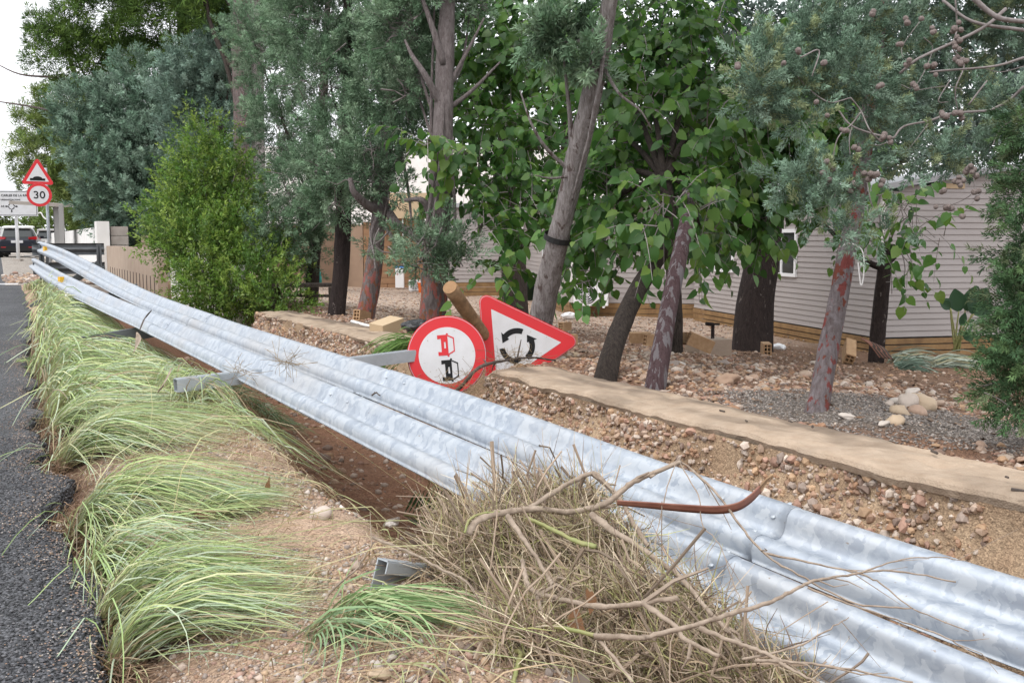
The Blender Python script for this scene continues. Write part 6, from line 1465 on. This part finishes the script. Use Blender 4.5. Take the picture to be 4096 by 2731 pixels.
# root litter along the asphalt edge
mb = MB()
for k in range(160):
    s0 = 1.7 + 7 * r_.random() ** 1.4; tuft(mb, s0, float(ragged(np.array(s0))) + .07, 10, .13, r_.uniform(.2, 1.6), .8, .035, r_, .0016, [(.22, .14, .09), (.30, .20, .13), (.15, .10, .07)], root=.05)
tag(mb.build('root_litter', M['straw'], kind='stuff'), 'brown roots and dry litter along the broken asphalt edge', 'litter', kind='stuff')
mb = MB()                        # broken, tangled bits lying on the sand
for k in range(150):
    tuft(mb, 1.9 + 6 * r_.random() ** 1.3, r_.uniform(.45, 1.35), 7, r_.uniform(.1, .3), r_.uniform(-1.5, 3), 1.5, .02, r_, .0018, [(.40, .30, .19), (.30, .21, .13), (.34, .36, .18), (.5, .42, .28)], root=.06)
tag(mb.build('verge_litter', M['straw'], kind='stuff'), 'broken straw and grass litter scattered on the sandy verge', 'litter', kind='stuff')
# dark green blades down the ditch side and sprigs under the rails
mb = MB(); GD = [(.10, .17, .06), (.13, .20, .08), (.08, .13, .06), (.18, .22, .12)]
for (u, v, n, L) in [(225, 395, 110, .5), (245, 415, 70, .4), (268, 432, 50, .35), (262, 420, 40, .4)]:
    s0, t0 = px_st(u, v); tuft(mb, s0, t0, n, L, r_.uniform(.5, 1.1), .5, .08, r_, .003, GD, root=.1)
for (u, v) in [(430, 480), (445, 492), (420, 470), (400, 455), (470, 505), (560, 480), (575, 488), (590, 494), (455, 440), (480, 450), (500, 462)]:
    s0, t0 = px_st(u, v); tuft(mb, s0, t0, 45, .26, r_.uniform(-.5, 1.5), .9, .10, r_, .002, GD, root=.08)
tag(mb.build('ditch_grass', M['grass'], kind='stuff'), 'dark green grass wisps hanging into the ditch under the rails', 'grass', kind='stuff')
# loose clumps of torn grass on the sand
mb = MB(); s0, t0 = px_st(318, 640); tuft(mb, s0, t0, 70, .40, 1.1, .25, .03, r_, .0024, [(.22, .34, .16), (.28, .38, .2), (.20, .30, .16)], root=.05)
s0, t0 = px_st(350, 622); tuft(mb, s0, t0, 210, .50, .75, .2, .04, r_, .0024, [(.26, .40, .17), (.34, .46, .22), (.42, .48, .25), (.2, .31, .13)], root=.05)
tag(mb.build('grass_clump', M['grass']), 'torn loose clump of green grass lying on the sandy verge at bottom centre', 'grass clump')
mb = MB(); s0, t0 = px_st(12, 372); tuft(mb, s0, t0, 120, .45, .5, .35, .06, r_, .003, GD + GR[:3]); tag(mb.build('grass_clump', M['grass']), 'small green grass clump lying on the asphalt at the left edge', 'grass clump')
def hang(p0, dirs, n, L, pal, name, label, wd=.0035, fall=.5, cat='grass clump'):
    K_ = 7; q = np.linspace(0, 1, K_); r = r_
    d = unit(np.asarray(dirs)[None] + .22 * r.normal(size=(n, 3))); Ls = L * r.uniform(.5, 1.1, n)
    Pp = np.asarray(p0) + .04 * r.normal(size=(n, 1, 3)) + d[:, None] * (Ls[:, None] * q[None])[..., None] - np.array([0, 0, 1]) * (Ls[:, None] * fall * q[None] ** 2)[..., None]
    tan = unit(np.gradient(Pp, axis=1)); side = unit(np.cross(tan, r.normal(size=(n, 1, 3)))); wv = wd * np.array([.8, 1, 1, 1, .9, .6, .1])[None] * np.ones((n, 1))
    V = np.stack([Pp + side * wv[..., None], Pp - side * wv[..., None]], 2).reshape(-1, 3); i = np.arange(K_ - 1); f = np.column_stack([2 * i, 2 * i + 1, 2 * i + 3, 2 * i + 2])
    pal = np.array(pal); c = pal[r.integers(0, len(pal), n)] * r.uniform(.8, 1.2, (n, 1))
    return tag(obj(name, V, (f[None] + (np.arange(n) * K_ * 2)[:, None, None]).reshape(-1, 4), M['grass'], None, np.repeat(c, K_ * 2, 0)), label, cat)
hang(P(411, 344, 8.35), (-.75, -.5, .12), 170, .5, [(.15, .28, .06), (.20, .33, .09), (.12, .22, .06)], 'grass_clump', 'green grass clump draped over the broken wall end left of the round sign', fall=.55)
PALE = [(.34, .40, .33), (.42, .46, .38), (.25, .31, .24), (.40, .38, .24)]
def gp_(u, v, d):
    q = P(u, v, d); q[2] = float(zxy(q[0], q[1])) + .03; return q
hang(gp_(893, 362, 13.4), (.9, .1, .35), 90, .75, PALE, 'pale_grass_clump', 'pale silvery grass clump flattened below the gable wall, left of the bird of paradise', .008, .45)
hang(gp_(936, 362, 13.2), (1, .1, .4), 100, .85, PALE, 'pale_grass_clump', 'silvery grass clump flattened under the bird of paradise', .008, .5)
hang(gp_(898, 372, 12.5), (.9, -.2, .25), 60, .5, [(.16, .24, .18), (.22, .30, .24)], 'pale_grass_clump', 'smaller darker grass clump in front of the silvery ones', .008, .4)
dp_ = gp_(868, 350, 13.2)
fr_ = thing('dry_palm_fronds', 'heap of dark dry palm strips at the foot of the cut stump', 'palm fronds', dp_)
for k in range(11):
    a = P(862 + k * .9, 338 + k * .6, 13.2); b = P(880 + k * 1.3, 357 + k * .2, 12.9 - k * .02)
    V, Fc = tube(catmull([a, (a + b) / 2 + np.array([0, 0, .05]), b], 4), np.interp(np.linspace(0, 1, 9), [0, .5, 1], [.01, .028, .008]), 5); obj('strip', V, Fc, M['sheath'] if k % 3 == 0 else M['darkbranch'], fr_)
# palm frond in the ditch
def c3(x, y, d): return P((1300 + x / 1.521) / 4, (1700 + y / 1.521) / 4, d)
g1 = G((1300 + 490 / 1.521) / 4, (1700 + 560 / 1.521) / 4); dd = PROJ(g1)[2] - .15
pf = thing('palm_frond', 'green palm frond sticking up from the ditch floor beside the debris', 'palm frond', g1)
a, b = c3(480, 545, dd), c3(840, 580, dd - .25); limb(pf, [a, (a + b) / 2 + np.array([0, 0, .0]), b], .006, .004, M['greenstem'], 5, name='midrib')
for k in range(15):
    q = k / 14; p_ = a + (b - a) * q; L_ = .22 * (1 - .5 * abs(q - .35))
    for sgn in (1, -1):
        dv = unit((b - a) * .9 + sgn * np.array([-.1, .15, .42]) * (1 if sgn > 0 else .5)); e = p_ + dv * L_; sd = unit(np.cross(dv, np.array([.2, -1, .3]))) * .008
        V = np.array([p_ - sd * .4, p_ + sd * .4, (p_ + e) / 2 + sd, e, (p_ + e) / 2 - sd]); obj('leaflet', V, np.array([[0, 4, 3, 2], [0, 2, 1, 1]])[:1], M['leaf'], pf, np.broadcast_to((.035, .075, .03), (5, 3)))

# ================================================================== DEBRIS PILE
def c4(x, y, d): return P((2600 + x / 1.521) / 4, (1700 + y / 1.521) / 4, d)
pile = [np.concatenate([P(u_, v_, d_ + .12), [ru_ * d_ / F, .11, rv_ * d_ / F]]) for (u_, v_, ru_, rv_, d_) in [(476, 532, 46, 28, 3.3), (456, 556, 30, 24, 3.1), (530, 514, 46, 28, 3.4), (572, 504, 40, 20, 3.45), (520, 560, 70, 50, 3.1), (590, 560, 60, 50, 3.1), (560, 630, 90, 50, 2.8), (650, 620, 80, 50, 2.75), (700, 660, 70, 36, 2.6), (480, 590, 40, 50, 3.05), (600, 680, 100, 40, 2.6), (760, 690, 70, 30, 2.5), (520, 640, 40, 36, 2.45)]]
n = 13000; K_ = 7; q = np.linspace(-.5, .5, K_)
base, out = in_ells(pile, n, .3, r_)
pile_c = np.array([e[:3] for e in pile])
flow = unit(np.array([.55, -.45, -.62])[None] + .42 * r_.normal(size=(n, 3))); messy = r_.random(n) < .22; flow[messy] = rand_unit(int(messy.sum()), r_)
Ls = r_.uniform(.07, .32, n); bend = rand_unit(n, r_) * (Ls * r_.uniform(.10, .6, n))[:, None]
Pp = base[:, None] + flow[:, None] * (Ls[:, None] * q[None])[..., None] + bend[:, None] * (4 * q ** 2)[None, :, None]
tan = unit(np.gradient(Pp, axis=1)); side = unit(np.cross(tan, r_.normal(size=(n, 1, 3)))); wv = r_.uniform(.0009, .0021, n)[:, None] * np.array([.3, .9, 1, 1, 1, .9, .3])[None]
V = np.stack([Pp + side * wv[..., None], Pp - side * wv[..., None]], 2).reshape(-1, 3); i = np.arange(K_ - 1); f = np.column_stack([2 * i, 2 * i + 1, 2 * i + 3, 2 * i + 2])
pal = np.array([(.40, .31, .21), (.32, .235, .155), (.48, .39, .27), (.24, .17, .12), (.36, .33, .17), (.42, .34, .25), (.54, .46, .34), (.18, .13, .10), (.29, .29, .12)])
c = 1.2 * pal[r_.integers(0, len(pal), n)] * r_.uniform(.5, 1.25, (n, 1)); low = base[:, 2] < -.25; c[low & (r_.random(n) < .4)] = np.array([.17, .24, .09])
tag(obj('debris_straw', V, (f[None] + (np.arange(n) * K_ * 2)[:, None, None]).reshape(-1, 4), M['straw'], None, np.repeat(c, K_ * 2, 0), kind='stuff'), 'matted heap of straw, dead grass and twigs caught on the lower rail', 'debris heap', kind='stuff')
mb = MB()
for k in range(330):
    i_ = r_.integers(0, len(pile)); e = pile[i_]; a = e[:3] + rand_unit(1, r_)[0] * e[3:] * r_.uniform(.6, 1.05); d_ = unit(np.array([.55, -.35, -.5]) + r_.normal(0, .65, 3)); L_ = r_.uniform(.15, .55); bd = r_.normal(0, .16, 3) * L_
    q_ = np.linspace(-.5, .5, 7)[:, None]; pts = a + d_ * L_ * q_ + bd * (4 * q_ ** 2 - .5) + r_.normal(0, .004, (7, 3)); r0 = r_.uniform(.0012, .0052) if r_.random() < .9 else r_.uniform(.004, .008)
    mb.add(*tube(pts, np.linspace(r0, r0 * .45, 7), 5, caps=False), col=np.array([.36, .275, .205]) * r_.uniform(.45, 1.25))
tag(mb.build('debris_twigs', M['straw'], kind='stuff'), 'thin grey-brown twigs woven through the debris heap', 'debris heap', kind='stuff')
# dark-coloured lumps filling the heart of the heap
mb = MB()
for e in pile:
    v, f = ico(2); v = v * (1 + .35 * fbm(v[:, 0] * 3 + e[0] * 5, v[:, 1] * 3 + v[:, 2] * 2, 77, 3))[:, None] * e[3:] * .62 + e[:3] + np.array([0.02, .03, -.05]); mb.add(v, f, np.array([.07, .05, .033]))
tag(mb.build('debris_core', M['straw'], smooth=True, kind='stuff'), 'dark lumpy core inside the debris heap', 'debris heap', kind='stuff')
def branch(label, pts, r0, r1, m=None, twigs=0, seed=0, cat='branch', name='branch'):
    pts = [CAMP + (np.asarray(p_) - CAMP) * (.968 if PROJ(p_)[2] < 3.6 else 1) for p_ in pts]; c = catmull(pts, 7)
    rr = np.random.default_rng(seed + 500); c[1:-1] += rr.normal(0, .001, (len(c) - 2, 3))
    b_ = thing(name, label, cat, pts[0])
    V, Fc = tube(c, .68 * np.linspace(r0, r1, len(c)) * (1 + .06 * rr.normal(size=len(c)) + .22 * (rr.random(len(c)) < .07)), 9, .3, seed=seed); obj('stem', V, Fc, m or M['branch'], b_, smooth=True)
    for k in range(twigs):
        i = int(len(c) * rr.uniform(.3, .95)); i = min(i, len(c) - 2); T_ = unit(c[i + 1] - c[i]); d = unit(T_ * .8 + rr.normal(0, .6, 3)); L_ = rr.uniform(.06, .2)
        V, Fc = tube(np.array([c[i], c[i] + d * L_ * .5 + rr.normal(0, .008, 3), c[i] + d * L_]), [r1 * .8, r1 * .6, r1 * .3], 5); obj('twig', V, Fc, m or M['branch'], b_)
    return b_
branch('thick bent pale branch lying along the top of the debris heap, rising to the right', [c3(868, 665, 3.12), c3(930, 580, 3.16), c3(1100, 525, 3.22), c3(1300, 505, 3.26), c3(1500, 525, 3.28), c3(1700, 475, 3.28), c3(1800, 400, 3.3), c3(1900, 330, 3.3), c3(2125, 235, 3.34), c4(180, 220, 3.36)], .0165, .010, None, 2, 1)
branch('pale branch looping over the top of the heap and down behind', [c3(1240, 500, 3.28), c3(1400, 400, 3.36), c3(1560, 310, 3.42), c3(1640, 290, 3.45), c3(1700, 350, 3.42), c3(1800, 450, 3.36), c3(1880, 600, 3.25), c3(1965, 730, 3.15)], .013, .010, None, 2, 2)
branch('straight branch running from the heap down to the lower right along the rail', [c3(1620, 540, 3.2), c3(1750, 640, 3.12), c3(1900, 730, 3.05), c3(2129, 900, 2.98), c4(150, 880, 2.95), c4(250, 1000, 2.85), c4(350, 1120, 2.76), c4(560, 1340, 2.6)], .015, .009, None, 2, 3)
branch('branch hanging down the face of the heap below the thick one', [c3(1110, 550, 3.1), c3(1200, 680, 3.02), c3(1310, 840, 2.96), c3(1400, 1000, 2.88)], .012, .008, None, 1, 4)
branch('curved branch sweeping across the middle of the heap', [c3(1200, 820, 2.92), c3(1230, 960, 2.84), c3(1290, 1020, 2.8), c3(1400, 1050, 2.78), c3(1650, 1100, 2.72), c3(1850, 1090, 2.70), c3(2129, 1050, 2.68), c4(120, 1060, 2.68)], .010, .010, None, 2, 5)
branch('long branch crossing the lower rail with forked twig ends above the upper rail', [c3(1640, 1280, 2.5), c3(1900, 1290, 2.48), c4(0, 1280, 2.5), c4(300, 1205, 2.54), c4(500, 1140, 2.6), c4(720, 1080, 2.66), c4(870, 1000, 2.74), c4(1000, 945, 2.78), c4(1200, 910, 2.84), c4(1460, 880, 2.86), c4(1860, 950, 2.86)], .0125, .003, None, 3, 6)
branch('fine forked twig reaching right over the upper rail', [c4(1290, 895, 2.82), c4(1500, 820, 2.86), c4(1720, 800, 2.9), c4(1930, 822, 2.9)], .004, .0015, None, 2, 7)
branch('kinked thin branch standing up like a gable over both rails', [c4(0, 315, 3.3), c4(90, 260, 3.34), c4(180, 222, 3.36), c4(300, 310, 3.28), c4(420, 430, 3.2), c4(560, 620, 3.05), c4(700, 780, 2.95), c4(900, 905, 2.85), c4(1250, 1080, 2.75), c4(1600, 1110, 2.78)], .0075, .003, None, 3, 8)
branch('thin twig lying across the upper rail from the kinked branch', [c4(700, 775, 2.98), c4(1000, 840, 2.96), c4(1250, 890, 2.92), c4(1400, 960, 2.86), c4(1600, 1110, 2.78), c4(1940, 1250, 2.7)], .005, .002, None, 2, 9)
branch('twig arching along the lower rail at bottom right', [c4(960, 985, 2.7), c4(1200, 1080, 2.66), c4(1500, 1180, 2.62), c4(1800, 1290, 2.6), c4(2000, 1410, 2.56)], .0045, .002, None, 2, 10)
branch('long thin branch along the bottom of the lower rail with a reddish side twig', [c4(300, 1230, 2.48), c4(500, 1310, 2.44), c4(700, 1385, 2.4), c4(860, 1480, 2.36), c4(1030, 1568, 2.3)], .009, .004, None, 2, 11)
branch('forked red-brown twig rising from the bottom rail', [c4(560, 1420, 2.4), c4(870, 1350, 2.44), c4(1050, 1260, 2.5), c4(1210, 1165, 2.56)], .005, .0015, None, 1, 12)
branch('straight twig lying low on the bottom rail', [c4(640, 1430, 2.38), c4(900, 1440, 2.38), c4(1200, 1480, 2.36), c4(1600, 1560, 2.3)], .0055, .003, None, 2, 13)
branch('slender twig drooping over the left lobe of the heap down the sand', [c3(290, 680, 3.35), c3(520, 770, 3.2), c3(700, 870, 3.08), c3(860, 950, 2.95), c3(950, 1100, 2.84), c3(980, 1250, 2.76), c3(1030, 1480, 2.66)], .007, .003, None, 3, 14)
branch('thin forked twig lying on the sand left of the steel post', [c3(0, 1060, 3.05), c3(60, 985, 3.1), c3(200, 860, 3.25), c3(295, 705, 3.45)], .006, .003, None, 2, 15)
branch('twig hanging to the bottom edge below the heap', [c3(1290, 1040, 2.74), c3(1330, 1180, 2.66), c3(1370, 1400, 2.56), c3(1470, 1565, 2.48)], .007, .004, None, 1, 16)
branch('stick slanting down the dark hollow at the foot of the heap', [c3(1640, 1270, 2.52), c3(1750, 1400, 2.46), c3(1870, 1560, 2.38)], .008, .006, None, 0, 17)
branch('stick crossing the lower right of the heap', [c3(1930, 1080, 2.62), c3(2129, 1215, 2.55), c4(200, 1290, 2.5), c4(420, 1400, 2.42)], .010, .007, None, 1, 18)
branch('upright dead twig poking above the lower rail at the heap top', [c3(1055, 470, 3.3), c3(1080, 380, 3.32), c3(1125, 240, 3.34)], .003, .001, M['darkbranch'], 3, 19)
branch('weeping seed twig dangling from the kinked branch over the lower rail', [c4(180, 225, 3.34), c4(290, 420, 3.2), c4(320, 600, 3.1), c4(420, 720, 3.0), c4(500, 940, 2.86), c4(560, 1080, 2.76)], .003, .0015, None, 5, 20)
branch('second dangling seed twig left of the first', [c4(160, 210, 3.35), c4(100, 400, 3.22), c4(50, 620, 3.1), c4(20, 760, 3.02)], .003, .0015, None, 2, 21)
branch('split green stem bent at the left end of the thick branch', [c3(850, 650, 3.1), c3(880, 570, 3.14), c3(960, 535, 3.18), c3(1060, 522, 3.2)], .006, .005, M['greenstem'], 0, 22, 'stem', 'green_branch')
branch('thick green stem lying across the middle of the heap', [c3(1230, 560, 3.16), c3(1400, 640, 3.12), c3(1520, 700, 3.08), c3(1650, 735, 3.04)], .010, .011, M['greenstem'], 0, 23, 'stem', 'green_branch')
branch('green stem low in the dark hollow of the heap', [c3(1010, 1180, 2.7), c3(1200, 1200, 2.66), c3(1450, 1230, 2.6), c3(1700, 1290, 2.55)], .010, .008, M['greenstem'], 0, 24, 'stem', 'green_branch')
branch('short cut green stem standing on the verge at the bottom', [c3(1065, 1410, 2.62), c3(1180, 1375, 2.58), c3(1170, 1470, 2.54), c3(1140, 1568, 2.5)], .009, .008, M['greenstem'], 0, 25, 'stem', 'green_branch')
branch('dark wet root lying over the wall end under the triangular sign', [P(447, 398, 7.05), P(462, 385, 6.95), P(478, 368, 6.95), P(500, 361, 7.2), P(530, 357, 7.6), P(555, 360, 7.8)], .022, .010, M['darkbranch'], 5, 26, 'root', 'root')
branch('short broken stick lying on the lower rail', [P(372, 395, 4.55), P(376, 392, 4.55), P(380, 395, 4.5)], .006, .004, M['darkbranch'], 0, 27, 'stick', 'stick')
# reddish palm sheath curling up over the rails
sp_pts = catmull([c4(-200, 470, 3.06), c4(0, 485, 3.05), c4(250, 505, 3.04), c4(420, 512, 3.03), c4(540, 490, 3.03), c4(620, 440, 3.04), c4(675, 385, 3.05)], 6)
ps = thing('palm_sheath', 'reddish-brown palm sheath with a curled tip lying across the upper rail', 'palm sheath', sp_pts[0])
def ribbon(pts, wd, th, upv):
    T_ = unit(np.gradient(pts, axis=0)); up_ = unit(np.asarray(upv)[None] - T_ * (T_ @ np.asarray(upv))[:, None]); sd = np.cross(T_, up_)
    ring_ = np.stack([pts - up_ * wd[:, None], pts - up_ * wd[:, None] * .4 - sd * th * 1.6, pts + up_ * wd[:, None] * .5 - sd * th * 1.2, pts + up_ * wd[:, None], pts + up_ * wd[:, None] * .5, pts - up_ * wd[:, None] * .4 - sd * th * .4], 1)
    return loft(list(ring_))
V, Fc = ribbon(sp_pts, np.interp(np.linspace(0, 1, len(sp_pts)), [0, .3, .8, 1], [.010, .016, .020, .018]), .007, np.array([0, -.5, 1.0])); obj('blade', V, Fc, M['sheath'], ps, smooth=True)
tp_ = catmull([c4(672, 390, 3.05), c4(705, 345, 3.07), c4(752, 300, 3.1)], 5); V, Fc = ribbon(tp_, np.linspace(.017, .003, len(tp_)), .006, np.array([0, -.5, 1.0])); obj('split_tip', V, Fc, M['post_wood'], ps)
# dead leaves
for (p_, r0, label, k) in [(c3(1610, 1010, 2.7), .035, 'curled brown dead leaf stuck in the middle of the heap', 1), (P(292, 664, 2.75), .05, 'tan dead leaf lying on the sand near the bottom edge', 2), (c3(1520, 1530, 2.42), .05, 'grey round dead leaf in the hollow at the bottom of the heap', 3), (c3(1500, 1140, 2.64), .04, 'pale dead leaf hanging from the curved branch', 4), (P(268, 480, 4.2), .04, 'reddish dead leaf among the grass in the verge', 5)]:
    v = LEAF.copy(); v[:, :2] *= [2 * r0, 1.6 * r0]; v[:, 2] *= 2 * r0; v = v @ euler(.4 * k, 1.0 + .3 * k, k).T + p_
    tag(obj('dead_leaf', v, LEAFF, M['straw'], None, np.broadcast_to((.32, .17, .09) if k != 3 else (.22, .18, .15), (12, 3)), True), label, 'dead leaf')
crumple(P(402, 500, 3.9) if False else c3(400, 610, 3.7), .02, 'stone_chip', 'small pale stone chip at the lip of the ditch near the white stone', 'stone', M['concrete'], 9)
# dry palm scraps at the ditch lip
for k, (a, b, label) in enumerate([((398, 1595), (365, 1710), ''), ((378, 1470), (410, 1545), '')]): pass
def scrap(pts, wd, label, m):
    pts = catmull(pts, 6); V, Fc = ribbon(pts, wd * np.sin(np.linspace(.15, pi - .1, len(pts))), .004, np.array([.6, -.3, .8])); return tag(obj('palm_scrap', V, Fc, m), label, 'palm scrap')
scrap([P(134, 352, 6.9), P(138, 343, 6.95), P(137, 332, 7.0)], .05, 'dry fibrous palm scrap standing at the ditch lip under the rail', M['branch'])
scrap([P(158, 392, 5.9), P(165, 382, 5.9), P(172, 368, 5.95)], .035, 'pale forked palm scrap beside the steel post end', M['branch'])
scrap([P(140, 330, 6.9), P(145, 318, 6.95), P(152, 310, 7.0)], .03, 'dark dry palm scrap wedged under the fallen rail', M['darkbranch'])
# small tangle on the rail splice and roots round the signs
mb = MB()
for (u, v, d, n_, sp_) in [(285, 362, 5.75, 40, .03), (242, 372, 6.2, 30, .03), (440, 392, 7.0, 90, .10), (470, 385, 6.9, 110, .10), (500, 362, 7.3, 60, .12), (412, 385, 7.25, 40, .05), (520, 360, 7.6, 60, .12), (245, 395, 6.1, 30, .05)]:
    for k in range(n_):
        a = P(u, v, d) + r_.normal(0, sp_, 3) * np.array([1, .5, .45]); d_ = unit(r_.normal(size=3) * np.array([1, .6, .6])); L_ = r_.uniform(.04, .16)
        mb.add(*tube(np.array([a, a + d_ * L_ * .5 + r_.normal(0, .01, 3), a + d_ * L_]), .0013, 3, caps=False), col=np.array([.26, .19, .11]) * r_.uniform(.6, 1.4))
tag(mb.build('tangled_roots', M['straw'], kind='stuff'), 'tangled dry roots caught round the signs and rail splices', 'roots', kind='stuff')
SC.frame_set(1)
